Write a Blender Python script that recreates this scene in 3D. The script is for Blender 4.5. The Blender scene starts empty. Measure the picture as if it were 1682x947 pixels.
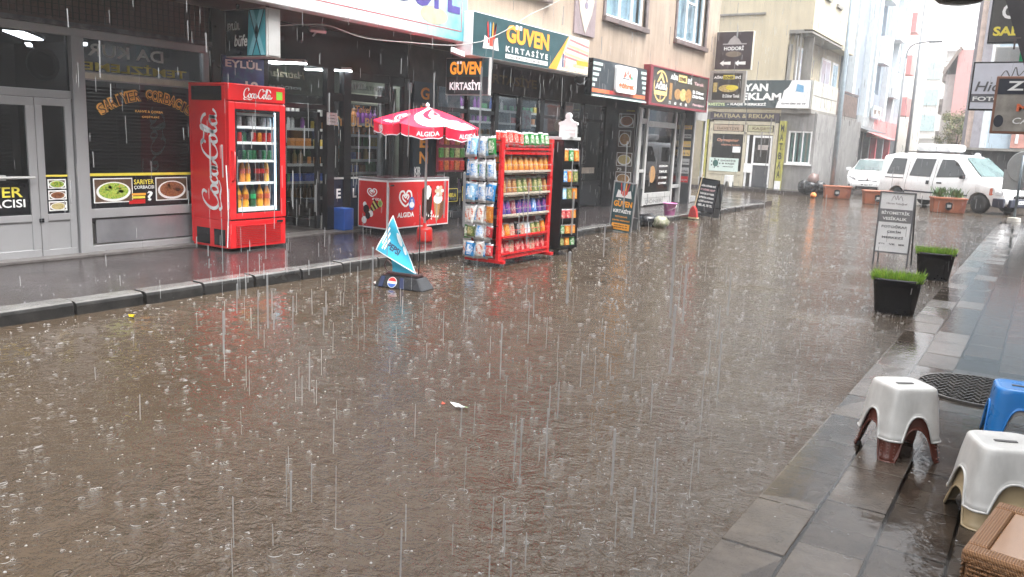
import bpy, math, random
from mathutils import Vector, Matrix, Quaternion, noise as mnoise
R = math.radians
random.seed(7)
S = bpy.context.scene
COL = S.collection
# ------------------------------------------------------------------ camera
F_PX, W_PX, H_PX, EYE = 1353.0, 1682.0, 947.0, 1.55
def _ray0(x, y): return Vector((x-W_PX/2, -(y-H_PX/2), -F_PX))
_Y = _ray0(1729, 265).normalized()
_b = _ray0(-1300, 135); _b = (_b-_b.dot(_Y)*_Y).normalized()
_X = -_b; _Z = _X.cross(_Y)
RM = Matrix((_X, _Y, _Z))
cam = bpy.data.cameras.new('camera'); camo = bpy.data.objects.new('camera', cam); COL.objects.link(camo)
cam.sensor_width = 36; cam.lens = F_PX/W_PX*36; cam.clip_start = 0.05; cam.clip_end = 2000
camo.matrix_world = Matrix.Translation((0, 0, EYE)) @ RM.to_4x4()
S.camera = camo
# ------------------------------------------------------------------ light
SUN_EL, SUN_AZ = R(66), R(90)
w = bpy.data.worlds.new('World'); S.world = w; w.use_nodes = True
nt = w.node_tree; bg = nt.nodes['Background']
sky = nt.nodes.new('ShaderNodeTexSky'); sky.sky_type = 'NISHITA'; sky.sun_disc = False
sky.sun_elevation = SUN_EL; sky.sun_rotation = SUN_AZ; sky.air_density = 1.0; sky.dust_density = 6.0; sky.ozone_density = 1.0
hs = nt.nodes.new('ShaderNodeHueSaturation'); hs.inputs['Saturation'].default_value = 0.12
nt.links.new(sky.outputs[0], hs.inputs['Color']); nt.links.new(hs.outputs[0], bg.inputs[0])
bg.inputs[1].default_value = 0.15
sl = bpy.data.lights.new('sun', 'SUN'); sl.energy = 0.7; sl.angle = R(45); sl.color = (1, .98, .95)
so = bpy.data.objects.new('sun', sl); COL.objects.link(so)
sdir = Vector((math.sin(SUN_AZ)*math.cos(SUN_EL), math.cos(SUN_AZ)*math.cos(SUN_EL), math.sin(SUN_EL)))
so.rotation_euler = sdir.to_track_quat('Z', 'Y').to_euler()
S.view_settings.view_transform = 'Standard'; S.view_settings.look = 'None'
S.view_settings.exposure = 2.35; S.view_settings.gamma = 1
S.cycles.use_denoising = True; S.cycles.max_bounces = 7; S.cycles.transparent_max_bounces = 24
S.cycles.diffuse_bounces = 3; S.cycles.glossy_bounces = 3; S.cycles.transmission_bounces = 4; S.cycles.volume_bounces = 1
S.cycles.caustics_reflective = False; S.cycles.caustics_refractive = False; S.cycles.sample_clamp_indirect = 6
# ------------------------------------------------------------------ unprojection onto real planes
CAM = Vector((0, 0, EYE))
def _ray(px, py): return RM.transposed() @ _ray0(px, py) if False else Matrix((_X, _Y, _Z)) @ _ray0(px, py)
def onX(px, py, X): d = _ray(px, py); return CAM + d*((X)/d.x)
def onY(px, py, Y): d = _ray(px, py); return CAM + d*((Y)/d.y)
def onZ(px, py, Z): d = _ray(px, py); return CAM + d*((Z-EYE)/d.z)
# ------------------------------------------------------------------ materials
MATS = {}
def new_mat(name):
    m = bpy.data.materials.new(name); m.use_nodes = True
    return m, m.node_tree, m.node_tree.nodes['Principled BSDF']
def coords(nt, scale=(1, 1, 1), kind='Object'):
    tc = nt.nodes.new('ShaderNodeTexCoord'); mp = nt.nodes.new('ShaderNodeMapping')
    mp.inputs['Scale'].default_value = scale
    nt.links.new(tc.outputs[kind], mp.inputs[0]); return mp.outputs[0]
def noise_tex(nt, vec, scale, detail=4, rough=.55):
    n = nt.nodes.new('ShaderNodeTexNoise'); n.inputs['Scale'].default_value = scale
    n.inputs['Detail'].default_value = detail; n.inputs['Roughness'].default_value = rough
    nt.links.new(vec, n.inputs['Vector']); return n.outputs['Fac']
def ramp(nt, fac, stops):
    r = nt.nodes.new('ShaderNodeValToRGB'); e = r.color_ramp.elements
    while len(e) < len(stops): e.new(.5)
    for i, (p, c) in enumerate(stops):
        e[i].position = p; e[i].color = (*c, 1) if len(c) == 3 else c
    nt.links.new(fac, r.inputs[0]); return r.outputs[0]
def math_n(nt, op, a, b=None, c=None):
    n = nt.nodes.new('ShaderNodeMath'); n.operation = op
    for i, v in enumerate((a, b, c)):
        if v is None: continue
        if isinstance(v, (int, float)): n.inputs[i].default_value = v
        else: nt.links.new(v, n.inputs[i])
    return n.outputs[0]
def bump(nt, bs, h, strength=.3, dist=.01, prev=None):
    b = nt.nodes.new('ShaderNodeBump'); b.inputs['Strength'].default_value = strength; b.inputs['Distance'].default_value = dist
    nt.links.new(h, b.inputs['Height'])
    if prev is not None: nt.links.new(prev, b.inputs['Normal'])
    nt.links.new(b.outputs[0], bs.inputs['Normal']); return b.outputs[0]
def mat(name, col, rough=.4, metal=0, var=.12, scale=6, bmp=0, bscale=60, streak=0, coat=0):
    """a painted / moulded surface with uneven tone, optional grain and run marks"""
    if name in MATS: return MATS[name]
    m, t, b = new_mat(name)
    v = coords(t); f = noise_tex(t, v, scale, 5)
    lo = [max(0, c*(1-var*1.6)) for c in col]; hi = [min(1, c*(1+var)) for c in col]
    c = ramp(t, f, [(.3, lo), (.7, hi)])
    if streak:
        v2 = coords(t, (3.5, 3.5, .4)); f2 = noise_tex(t, v2, 1.5, 6, .7)
        mx = t.nodes.new('ShaderNodeMix'); mx.data_type = 'RGBA'; mx.blend_type = 'MULTIPLY'
        t.links.new(ramp(t, f2, [(.36, (1-streak,)*3), (.60, (1, 1, 1))]), mx.inputs[7]); t.links.new(c, mx.inputs[6])
        mx.inputs[0].default_value = 1; c = mx.outputs[2]
    t.links.new(c, b.inputs['Base Color'])
    rr = math_n(t, 'MULTIPLY_ADD', noise_tex(t, v, scale*1.3, 3), .10, rough-.05); t.links.new(rr, b.inputs['Roughness'])
    b.inputs['Metallic'].default_value = metal; b.inputs['Coat Weight'].default_value = coat; b.inputs['Coat Roughness'].default_value = .08
    if bmp: bump(t, b, noise_tex(t, coords(t), bscale, 4), .5, bmp)
    MATS[name] = m; return m
def emit(name, col, strength):
    if name in MATS: return MATS[name]
    m, t, b = new_mat(name); b.inputs['Base Color'].default_value = (*col, 1)
    b.inputs['Emission Color'].default_value = (*col, 1); b.inputs['Emission Strength'].default_value = strength
    MATS[name] = m; return m
def glass(name, tint=(1, 1, 1), refl=1.0, rough=.02, ior=1.5):
    """thin pane: mirror by Fresnel, otherwise see-through with a tint; wet, so slightly wavy"""
    if name in MATS: return MATS[name]
    m = bpy.data.materials.new(name); m.use_nodes = True; t = m.node_tree; t.nodes.clear()
    o = t.nodes.new('ShaderNodeOutputMaterial'); mx = t.nodes.new('ShaderNodeMixShader')
    g = t.nodes.new('ShaderNodeBsdfGlossy'); g.inputs['Roughness'].default_value = rough; g.inputs['Color'].default_value = (.95, .97, 1, 1)
    tr = t.nodes.new('ShaderNodeBsdfTransparent'); tr.inputs['Color'].default_value = (*tint, 1)
    ge = t.nodes.new('ShaderNodeNewGeometry'); dt = t.nodes.new('ShaderNodeVectorMath'); dt.operation = 'DOT_PRODUCT'; t.links.new(ge.outputs['Normal'], dt.inputs[0]); t.links.new(ge.outputs['Incoming'], dt.inputs[1])
    cs = math_n(t, 'ABSOLUTE', dt.outputs['Value']); sch = math_n(t, 'MULTIPLY_ADD', math_n(t, 'POWER', math_n(t, 'SUBTRACT', 1.0, cs), 5.0), .96, .04)
    bp = t.nodes.new('ShaderNodeBump'); bp.inputs['Strength'].default_value = .12; bp.inputs['Distance'].default_value = .004
    t.links.new(noise_tex(t, coords(t), 3.0, 2), bp.inputs['Height']); t.links.new(bp.outputs[0], g.inputs['Normal'])
    f = math_n(t, 'MULTIPLY', sch, refl)
    t.links.new(f, mx.inputs[0]); t.links.new(tr.outputs[0], mx.inputs[1]); t.links.new(g.outputs[0], mx.inputs[2])
    t.links.new(mx.outputs[0], o.inputs[0]); MATS[name] = m; return m
def blotch(name, cols, scale=20, rough=.4, seed=0, coat=0):
    """several colours in soft patches: printed photographs, food, packaging"""
    if name in MATS: return MATS[name]
    m, t, b = new_mat(name)
    tc = t.nodes.new('ShaderNodeTexCoord'); mp = t.nodes.new('ShaderNodeMapping'); mp.inputs['Location'].default_value = (seed*3.1, seed*1.7, seed*2.3)
    t.links.new(tc.outputs['Object'], mp.inputs[0])
    f = noise_tex(t, mp.outputs[0], scale, 6, .7); n = len(cols)
    c = ramp(t, f, [(.32+.36*i/max(1, n-1), cc) for i, cc in enumerate(cols)])
    t.links.new(c, b.inputs['Base Color']); b.inputs['Roughness'].default_value = rough; b.inputs['Coat Weight'].default_value = coat
    MATS[name] = m; return m
# ------------------------------------------------------------------ mesh building
class MB:
    def __init__(s): s.v, s.f, s.m = [], [], []
    def add(s, vs, fs, m=0):
        o = len(s.v); s.v += [Vector(v) for v in vs]
        for f in fs: s.f.append([o+i for i in f]); s.m.append(m)
        return s
    def box(s, x0, x1, y0, y1, z0, z1, m=0):
        if x1 < x0: x0, x1 = x1, x0
        if y1 < y0: y0, y1 = y1, y0
        if z1 < z0: z0, z1 = z1, z0
        return s.add([(x, y, z) for x in (x0, x1) for y in (y0, y1) for z in (z0, z1)],
                     [(0, 1, 3, 2), (4, 6, 7, 5), (0, 4, 5, 1), (2, 3, 7, 6), (0, 2, 6, 4), (1, 5, 7, 3)], m)
    def obox(s, c, sz, rz=0, m=0, rx=0, ry=0):
        M = Matrix.Translation(c) @ Matrix.Rotation(rz, 4, 'Z') @ Matrix.Rotation(ry, 4, 'Y') @ Matrix.Rotation(rx, 4, 'X')
        a, b, d = [q/2 for q in sz]
        return s.add([M @ Vector((x, y, z)) for x in (-a, a) for y in (-b, b) for z in (-d, d)],
                     [(0, 1, 3, 2), (4, 6, 7, 5), (0, 4, 5, 1), (2, 3, 7, 6), (0, 2, 6, 4), (1, 5, 7, 3)], m)
    def poly(s, pts, m=0): return s.add(pts, [tuple(range(len(pts)))], m)
    def prism(s, pts, y0, y1, m=0):          # pts (x,z), counter-clockwise seen from the front (-y)
        n = len(pts); vs = [(x, y0, z) for x, z in pts]+[(x, y1, z) for x, z in pts]
        return s.add(vs, [tuple(range(n)), tuple(range(2*n-1, n-1, -1))]+[(i, i+n, (i+1) % n+n, (i+1) % n) for i in range(n)], m)
    def tube(s, pts, r, n=8, m=0, cap=True):
        pts = [Vector(p) for p in pts]; rs = r if isinstance(r, (list, tuple)) else [r]*len(pts)
        d0 = (pts[1]-pts[0]).normalized(); up = Vector((0, 0, 1)) if abs(d0.z) < .9 else Vector((1, 0, 0))
        a = d0.cross(up).normalized(); rings = []
        for i, p in enumerate(pts):
            d = ((pts[min(i+1, len(pts)-1)]-pts[max(i-1, 0)])).normalized()
            a = (a-a.dot(d)*d).normalized(); b = d.cross(a)
            rings.append([p+rs[i]*(math.cos(2*math.pi*k/n)*a+math.sin(2*math.pi*k/n)*b) for k in range(n)])
        vs = [q for rg in rings for q in rg]; fs = []
        for i in range(len(pts)-1):
            for k in range(n):
                fs.append((i*n+k, i*n+(k+1) % n, (i+1)*n+(k+1) % n, (i+1)*n+k))
        if cap: fs += [tuple(range(n-1, -1, -1)), tuple((len(pts)-1)*n+k for k in range(n))]
        return s.add(vs, fs, m)
    def lathe(s, prof, n=20, c=(0, 0, 0), m=0, axis='z'):
        vs = []; c = Vector(c)
        for r, z in prof:
            for k in range(n):
                a = 2*math.pi*k/n; x, y = r*math.cos(a), r*math.sin(a)
                vs.append(c+(Vector((x, y, z)) if axis == 'z' else Vector((x, -z, y)) if axis == 'y' else Vector((z, x, y))))
        fs = []
        for i in range(len(prof)-1):
            for k in range(n): fs.append((i*n+k, i*n+(k+1) % n, (i+1)*n+(k+1) % n, (i+1)*n+k))
        if prof[0][0] > 1e-5: fs.append(tuple(range(n-1, -1, -1)))
        if prof[-1][0] > 1e-5: fs.append(tuple((len(prof)-1)*n+k for k in range(n)))
        return s.add(vs, fs, m)
    def disc(s, x, z, rx, rz, y, n=24, m=0, t=.002):
        pts = [(x+rx*math.cos(2*math.pi*k/n), z+rz*math.sin(2*math.pi*k/n)) for k in range(n)]
        return s.prism(pts, y, y+t, m)
    def build(s, name, mats, parent=None, smooth=False, bevel=0, label=None, solid=0, sub=0):
        me = bpy.data.meshes.new(name); me.from_pydata([tuple(v) for v in s.v], [], s.f)
        if not isinstance(mats, (list, tuple)): mats = [mats]
        for q in mats: me.materials.append(q)
        me.polygons.foreach_set('material_index', s.m)
        if smooth: me.polygons.foreach_set('use_smooth', [True]*len(s.f))
        me.update()
        o = bpy.data.objects.new(name, me); COL.objects.link(o)
        if parent: o.parent = parent
        if label: o['label'] = label
        if solid: q = o.modifiers.new('s', 'SOLIDIFY'); q.thickness = solid; q.offset = 0
        if bevel: q = o.modifiers.new('b', 'BEVEL'); q.width = bevel; q.segments = 2; q.limit_method = 'ANGLE'; q.angle_limit = R(40)
        if sub: q = o.modifiers.new('u', 'SUBSURF'); q.levels = sub; q.render_levels = sub
        return o
def thing(name, label, cat, loc=(0, 0, 0), rz=0, group=None):
    o = bpy.data.objects.new(name, None); COL.objects.link(o); o.empty_display_size = .1
    o.location = loc; o.rotation_euler = (0, 0, rz); o['label'] = label; o['category'] = cat
    if group: o['group'] = group
    return o
def tag(o, label, cat, group=None):
    o['label'] = label; o['category'] = cat
    if group: o['group'] = group
    return o
def structure(o): o['kind'] = 'structure'; return o
def copy_tree(o, parent=None):
    c = o.copy(); COL.objects.link(c)
    if parent: c.parent = parent
    for ch in [q for q in o.children]: copy_tree(ch, c)
    return c
ORD = ['first', 'second', 'third', 'fourth', 'fifth', 'sixth', 'seventh', 'eighth', 'ninth', 'tenth', 'eleventh', 'twelfth', 'thirteenth', 'fourteenth']
# ------------------------------------------------------------------ lettering
_T = {}
def text_geo(s, bold=.0, res=3):
    k = (s, bold)
    if k in _T: return _T[k]
    cu = bpy.data.curves.new('t', 'FONT'); cu.body = s; cu.resolution_u = res; cu.offset = bold; cu.fill_mode = 'FRONT'
    ob = bpy.data.objects.new('t', cu); COL.objects.link(ob)
    me = ob.to_mesh(); vs = [(v.co.x, v.co.y) for v in me.vertices]; fs = [tuple(p.vertices) for p in me.polygons]
    ob.to_mesh_clear(); bpy.data.objects.remove(ob); bpy.data.curves.remove(cu)
    x0 = min(v[0] for v in vs); x1 = max(v[0] for v in vs); y0 = min(v[1] for v in vs); y1 = max(v[1] for v in vs)
    g = ([((a-x0)/(x1-x0), (b-y0)/(y1-y0)) for a, b in vs], fs); _T[k] = g; return g
def letters(mb, s, x, z, w, h, y, m=0, bold=.02, mirror=False, arc=0, shear=0, fn=None, depth=0, vertical=False):
    """text fitted into the box x..x+w, z..z+h, standing at depth y and read from the front (-y)"""
    if vertical:
        n = len(s); hh = h/n
        for i, ch in enumerate(s):
            if ch.strip(): letters(mb, ch, x, z+h-(i+1)*hh+hh*.12, w, hh*.76, y, m, bold)
        return
    vs, fs = text_geo(s, bold); out = []
    for a, b in vs:
        aa = 1-a if mirror else a
        X = x+aa*w+shear*b*h; Z = z+b*h
        if arc: t = (aa-.5)*2; Z = z+b*h*(1)+arc*(1-t*t)
        out.append(fn(X, Z) if fn else (X, y, Z))
    if mirror: fs = [tuple(reversed(f)) for f in fs]
    mb.add(out, fs, m)
    if depth:   # raised letters: a second skin behind gives them an edge
        o2 = [(Vector(p)+Vector((0, depth, 0))) for p in out]; mb.add(o2, fs, m)
def catmull(pts, k=6):
    P = [Vector(p) for p in pts]; P = [P[0]]+P+[P[-1]]; out = []
    for i in range(1, len(P)-2):
        for j in range(k):
            t = j/k; a, b, c, d = P[i-1], P[i], P[i+1], P[i+2]
            out.append(.5*((2*b)+(c-a)*t+(2*a-5*b+4*c-d)*t*t+(3*b-a-3*c+d)*t**3))
    out.append(P[-2]); return out
def stroke(mb, pts, wmax, wmin, ang, fn, m=0, k=6):
    """a pen stroke with a slanted nib; fn maps 2-D to 3-D"""
    c = catmull([(p[0], p[1], 0) for p in pts], k); nib = Vector((math.cos(ang), math.sin(ang), 0)); L = []; Rr = []
    for i, p in enumerate(c):
        d = (c[min(i+1, len(c)-1)]-c[max(i-1, 0)]).normalized(); nrm = Vector((-d.y, d.x, 0))
        wd = wmin+(wmax-wmin)*abs(nrm.dot(nib))
        if i in (0, len(c)-1): wd *= .4
        L.append(p+nrm*wd/2); Rr.append(p-nrm*wd/2)
    vs = [fn(q.x, q.y) for q in L]+[fn(q.x, q.y) for q in Rr]; n = len(c)
    mb.add(vs, [(i, i+1, n+i+1, n+i) for i in range(n-1)], m)
def cola_script(mb, fn, m=0):
    """flowing two-word script, about 4.05 wide and 1 high"""
    def C(ox):
        return [(ox+.72, .70), (ox+.80, .90), (ox+.66, 1.0), (ox+.42, .92), (ox+.2, .66), (ox+.1, .36), (ox+.16, .1), (ox+.34, .0), (ox+.56, .1), (ox+.7, .28)]
    def o(ox, w=.34, h=.46): return [(ox+w*.5, h), (ox+w*.08, h*.62), (ox+w*.12, h*.16), (ox+w*.42, 0), (ox+w*.85, h*.3), (ox+w*.9, h*.78), (ox+w*.5, h), (ox+w*.3, h*.8)]
    S_ = [C(0), o(.72), [(1.40, .38), (1.32, .47), (1.17, .36), (1.12, .14), (1.24, .01), (1.44, .14)], o(1.44),
          [(1.76, .47), (1.72, .2), (1.78, .03), (1.92, .12), (2.0, .3), (2.12, .32)],
          C(2.0), o(2.72), [(3.12, .2), (3.3, .62), (3.38, .95), (3.28, 1.0), (3.17, .6), (3.16, .16), (3.26, .02), (3.42, .16)], o(3.42),
          [(3.76, .47), (3.72, .2), (3.78, .03), (3.9, .06), (4.04, .24)],
          [(.34, .0), (.1, -.06), (.2, -.2), (.6, -.12), (.95, -.18), (1.25, -.06)],
          [(2.66, .96), (2.9, .84), (3.2, .84), (3.5, .98), (3.75, .86), (3.85, .66)],
          [(2.02, .36), (2.16, .4)]]
    for q in S_: stroke(mb, q, .135, .035, R(15), fn, m)
def heart_swirl(mb, fn, m=0, w=.12):
    """two-lobed looping heart emblem in a unit box centred on 0"""
    stroke(mb, [(0, -.5), (-.32, -.28), (-.52, .05), (-.44, .38), (-.18, .44), (0, .2), (.18, .44), (.44, .38), (.52, .05), (.32, -.28), (0, -.5)], w, w, 0, fn, m)
    stroke(mb, [(.04, -.22), (-.18, -.08), (-.27, .1), (-.18, .22), (0, .04), (.18, .22), (.27, .1), (.14, -.08)], w*.8, w*.8, 0, fn, m)
def front(x, z, w, h, y): return lambda a, b: (x+a*w, y, z+b*h)
# ================================================================== materials in use
def water_material():
    m, t, b = new_mat('muddy_rain_water')
    v = coords(t); b.inputs['IOR'].default_value = 1.45; b.inputs['Specular IOR Level'].default_value = .5
    big = noise_tex(t, v, .35, 4)
    t.links.new(ramp(t, big, [(.3, (.046, .033, .022)), (.7, (.066, .049, .034))]), b.inputs['Base Color'])
    b.inputs['Roughness'].default_value = .035
    # expanding rings where drops land: distance to scattered centres, as travelling waves that die out
    h = None
    for sc, fr, amp, seed in ((3.2, 26, .45, 0), (5.3, 20, .8, 5), (9.5, 13, .55, 11)):
        tc = coords(t); mp = t.nodes.new('ShaderNodeMapping'); mp.inputs['Location'].default_value = (seed, seed*.7, 0); t.links.new(tc, mp.inputs[0])
        vo = t.nodes.new('ShaderNodeTexVoronoi'); vo.voronoi_dimensions = '2D'; vo.inputs['Scale'].default_value = sc; vo.inputs['Randomness'].default_value = 1
        t.links.new(mp.outputs[0], vo.inputs['Vector'])
        d = vo.outputs['Distance']
        sep = t.nodes.new('ShaderNodeSeparateColor'); t.links.new(vo.outputs['Color'], sep.inputs[0])
        r0 = math_n(t, 'MULTIPLY', sep.outputs[0], .42)
        x = math_n(t, 'SUBTRACT', d, r0)
        env = math_n(t, 'MAXIMUM', math_n(t, 'SUBTRACT', 1.0, math_n(t, 'MULTIPLY', math_n(t, 'ABSOLUTE', x), 7.5)), 0)
        wv = math_n(t, 'MULTIPLY', math_n(t, 'SINE', math_n(t, 'MULTIPLY', x, fr*3)), env)
        wv = math_n(t, 'MULTIPLY', wv, math_n(t, 'MULTIPLY', sep.outputs[1], amp))
        h = wv if h is None else math_n(t, 'ADD', h, wv)
    # flow chop, coarser towards the right-hand kerb and sharper close by
    v2 = coords(t, (1.0, 1.35, 1)); chop = noise_tex(t, v2, 9.5, 3, .55); chop2 = noise_tex(t, v2, 27, 3, .6)
    se = t.nodes.new('ShaderNodeSeparateXYZ'); t.links.new(coords(t), se.inputs[0])
    side = t.nodes.new('ShaderNodeMapRange'); side.inputs[1].default_value = -5.0; side.inputs[2].default_value = -1.6; side.inputs[3].default_value = .15; side.inputs[4].default_value = 1.9
    wob = math_n(t, 'ADD', se.outputs[0], math_n(t, 'MULTIPLY', noise_tex(t, coords(t), .8, 2), 1.6))
    t.links.new(math_n(t, 'SUBTRACT', wob, .8), side.inputs[0])
    ch = math_n(t, 'MULTIPLY', math_n(t, 'ADD', math_n(t, 'MULTIPLY', chop, 5.0), math_n(t, 'MULTIPLY', chop2, 2.4)), side.outputs[0])
    ch = math_n(t, 'MULTIPLY', ch, ramp(t, noise_tex(t, coords(t), .9, 3), [(.36, (.35,)*3), (.62, (1.5,)*3)]))
    tot = math_n(t, 'ADD', math_n(t, 'MULTIPLY', h, 1.0), ch)
    bump(t, b, tot, 1.0, .0036)
    return m
M_WATER = water_material()
def stone_material(name, c1, c2, rough=.16, scale=5, speck=.5):
    m, t, b = new_mat(name); v = coords(t)
    f = noise_tex(t, v, scale, 6, .65); f2 = noise_tex(t, v, 90, 3, .7)
    mx = math_n(t, 'ADD', math_n(t, 'MULTIPLY', f, 1-speck*.4), math_n(t, 'MULTIPLY', f2, speck*.4))
    t.links.new(ramp(t, mx, [(.35, c1), (.65, c2)]), b.inputs['Base Color'])
    pud = noise_tex(t, v, 1.1, 4, .6)
    t.links.new(ramp(t, pud, [(.42, (.03,)*3), (.58, (rough*2,)*3)]), b.inputs['Roughness'])
    bump(t, b, math_n(t, 'ADD', f2, math_n(t, 'MULTIPLY', noise_tex(t, v, 14, 3), 1.5)), .35, .004); b.inputs['IOR'].default_value = 1.38
    return m
M_TILE = stone_material('wet_paving_slab', (.040, .030, .023), (.088, .070, .056), .16)
M_TILER = stone_material('wet_brown_paver', (.12, .070, .052), (.19, .115, .088), .10)
M_TILEP = stone_material('wet_pale_slab', (.075, .062, .053), (.135, .115, .10), .06)
M_LPAVE = stone_material('wet_dark_walkway', (.022, .018, .018), (.050, .042, .042), .10)
M_KERB = stone_material('wet_kerb_stone', (.012, .012, .012), (.034, .033, .032), .14)
M_KERBT = stone_material('painted_kerb_sheen', (.09, .088, .085), (.17, .165, .16), .12)  # wet sheen on the kerb tops painted in as a paler stone colour
M_JOINT = mat('joint_mud', (.012, .009, .007), .4)
# ================================================================== ground and water
g = MB().box(-72, 72, -22, 190, -.06, -.02); structure(g.build('ground', M_JOINT))
NX, NY = 1, 1
rd = MB().poly([(-60, -8, 0), (-.915, -8, 0), (-.915, 24, 0), (-60, 24, 0)])
rd.poly([(-60, 24.0, 0), (60, 24.0, 0), (60, 160, 0), (-60, 160, 0)])
structure(rd.build('flooded_road', M_WATER))
# right-hand pavement: separate slabs, each a little tilted, rows running along the street
pv = MB(); rnd = random.Random(3)
def slab(x0, x1, y0, y1, m, g=.006, base=.018):
    z = base+rnd.uniform(-.003, .003)-(.0045 if x0 > -.5 else 0); tx, ty = rnd.uniform(-.007, .007), rnd.uniform(-.006, .006)
    cx, cy = (x0+x1)/2, (y0+y1)/2; vs = []
    for dz in (0, 1):
        for (x, y) in ((x0+g, y0+g), (x1-g, y0+g), (x1-g, y1-g), (x0+g, y1-g)):
            vs.append((x+rnd.uniform(-.002, .002), y+rnd.uniform(-.002, .002), -.03 if dz == 0 else z+(x-cx)*tx+(y-cy)*ty))
    pv.add(vs, [(3, 2, 1, 0), (4, 5, 6, 7), (0, 1, 5, 4), (1, 2, 6, 5), (2, 3, 7, 6), (3, 0, 4, 7)], m)
for r_ in range(3):                                      # kerb course and two courses of long slabs
    x0 = -.915+r_*.26; y = .6+r_*.17
    while y < 23.5:
        if not (r_ >= 2 and 5.55 < y < 6.85): slab(x0, x0+.26, y, y+.49, 0 if y < 6.8 else 2)
        y += .49
r_ = 0
y = .6
while y < 23.5:
    for i in range(10):
        x0 = -.135+i*.30
        if 5.55 < y < 6.7 and i < 1: continue
        slab(x0, x0+.30, y, y+.30, (1 if (i >= 1 and rnd.random() < .9) or y > 7.2 and rnd.random() < .6 else 2) if y > 6.7 else (0 if rnd.random() < .9 else 1))
    y += .30
pvo = pv.build('pavement_slabs', [M_TILE, M_TILER, M_TILEP], bevel=.004); structure(pvo)
M_PUD = bpy.data.materials.new('clear_puddle'); M_PUD.use_nodes = True
_t = M_PUD.node_tree; _t.nodes.clear(); _o = _t.nodes.new('ShaderNodeOutputMaterial'); _mx = _t.nodes.new('ShaderNodeMixShader')
_g = _t.nodes.new('ShaderNodeBsdfGlossy'); _g.inputs['Roughness'].default_value = .03; _tr = _t.nodes.new('ShaderNodeBsdfTransparent'); _tr.inputs['Color'].default_value = (.86, .83, .8, 1)
_fr = _t.nodes.new('ShaderNodeFresnel'); _fr.inputs['IOR'].default_value = 1.36
_bp = _t.nodes.new('ShaderNodeBump'); _bp.inputs['Distance'].default_value = .002; _bp.inputs['Strength'].default_value = .9
_t.links.new(noise_tex(_t, coords(_t), 19, 4), _bp.inputs['Height']); _t.links.new(_bp.outputs[0], _g.inputs['Normal'])
_t.links.new(_fr.outputs[0], _mx.inputs[0]); _t.links.new(_tr.outputs[0], _mx.inputs[1]); _t.links.new(_g.outputs[0], _mx.inputs[2]); _t.links.new(_mx.outputs[0], _o.inputs[0])
structure(MB().poly([(-.90, .4, .0185), (2.9, .4, .0185), (2.9, 23.9, .0185), (-.90, 23.9, .0185)]).build('puddle_water', M_PUD))
# left-hand walkway: one raised sheet with worn tiles, then single kerb stones
lw = MB().box(-8.78, -6.60, -6, 24, -.02, .105); structure(lw.build('walkway', M_LPAVE))
structure(MB().box(-16, -6.9, 30.3, 31.2, -.02, .11).box(-7.1, -6.4, 30.3, 60, -.02, .11).build('far_pavement', M_LPAVE))
ks = MB(); y = -5.2; rnd = random.Random(5)
while y < 22.6:
    L = .62+rnd.uniform(-.03, .03); z = .112+rnd.uniform(-.006, .008); o = rnd.uniform(-.012, .012)
    x1 = -6.42+o; x0 = -6.60+o*.3
    ks.prism([(x0, -.03), (x1, -.03), (x1-.004, z-.03), (x1-.03, z), (x0, z+.002)], 0, 0) if False else None
    prof = [(x0, -.03), (x1+.004, -.03), (x1, z-.035), (x1-.012, z-.01), (x1-.035, z), (x0, z+.003)]
    n = len(prof); a, b = y+.012, y+L-.012
    ks.add([(px, a, pz) for px, pz in prof]+[(px, b, pz) for px, pz in prof], [tuple(range(n-1, -1, -1)), tuple(range(n, 2*n))]+[(i, (i+1) % n, (i+1) % n+n, i+n) for i in range(n)])
    ks.m[-2] = 1; ks.m[-3] = 1
    y += L
structure(ks.build('kerb', [M_KERB, M_KERBT], bevel=.006))
# stepped shop threshold along the first two shops
M_THR = mat('threshold_stone', (.12, .11, .105), .3, var=.2)
structure(MB().box(-8.78, -8.52, 2.5, 6.7, .105, .135).box(-8.78, -8.45, 6.75, 10.6, .105, .13).build('threshold', M_THR, bevel=.005))
# patterned iron manhole cover in the pavement
mh = thing('manhole_cover', 'round patterned iron manhole cover set in the wet pavement', 'manhole cover', (-.20, 6.18, .012))
M_IRON = mat('wet_cast_iron', (.11, .10, .09), .3, .5, var=.3, bmp=.002)
MB().box(-.34, .5, -.62, .56, -.02, .004).build('surround', mat('mortar_surround', (.10, .09, .08), .35, var=.3, bmp=.003), mh)
MB().lathe([(.40, .004), (.40, .012), (.0, .012)], 40).build('plate', M_IRON, mh)
mb = MB()
for i in range(-9, 10):
    for j in range(-9, 10):
        x, y = i*.042+(j % 2)*.021, j*.042
        if x*x+y*y < .36**2: mb.obox((x, y, .018), (.034, .013, .014), R(40) if (i+j) % 2 else R(-40))
mb.build('tread_pattern', M_IRON, mh); MB().lathe([(.40, .012), (.40, .022), (.375, .022), (.375, .012)], 40).build('rim', M_IRON, mh)
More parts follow.
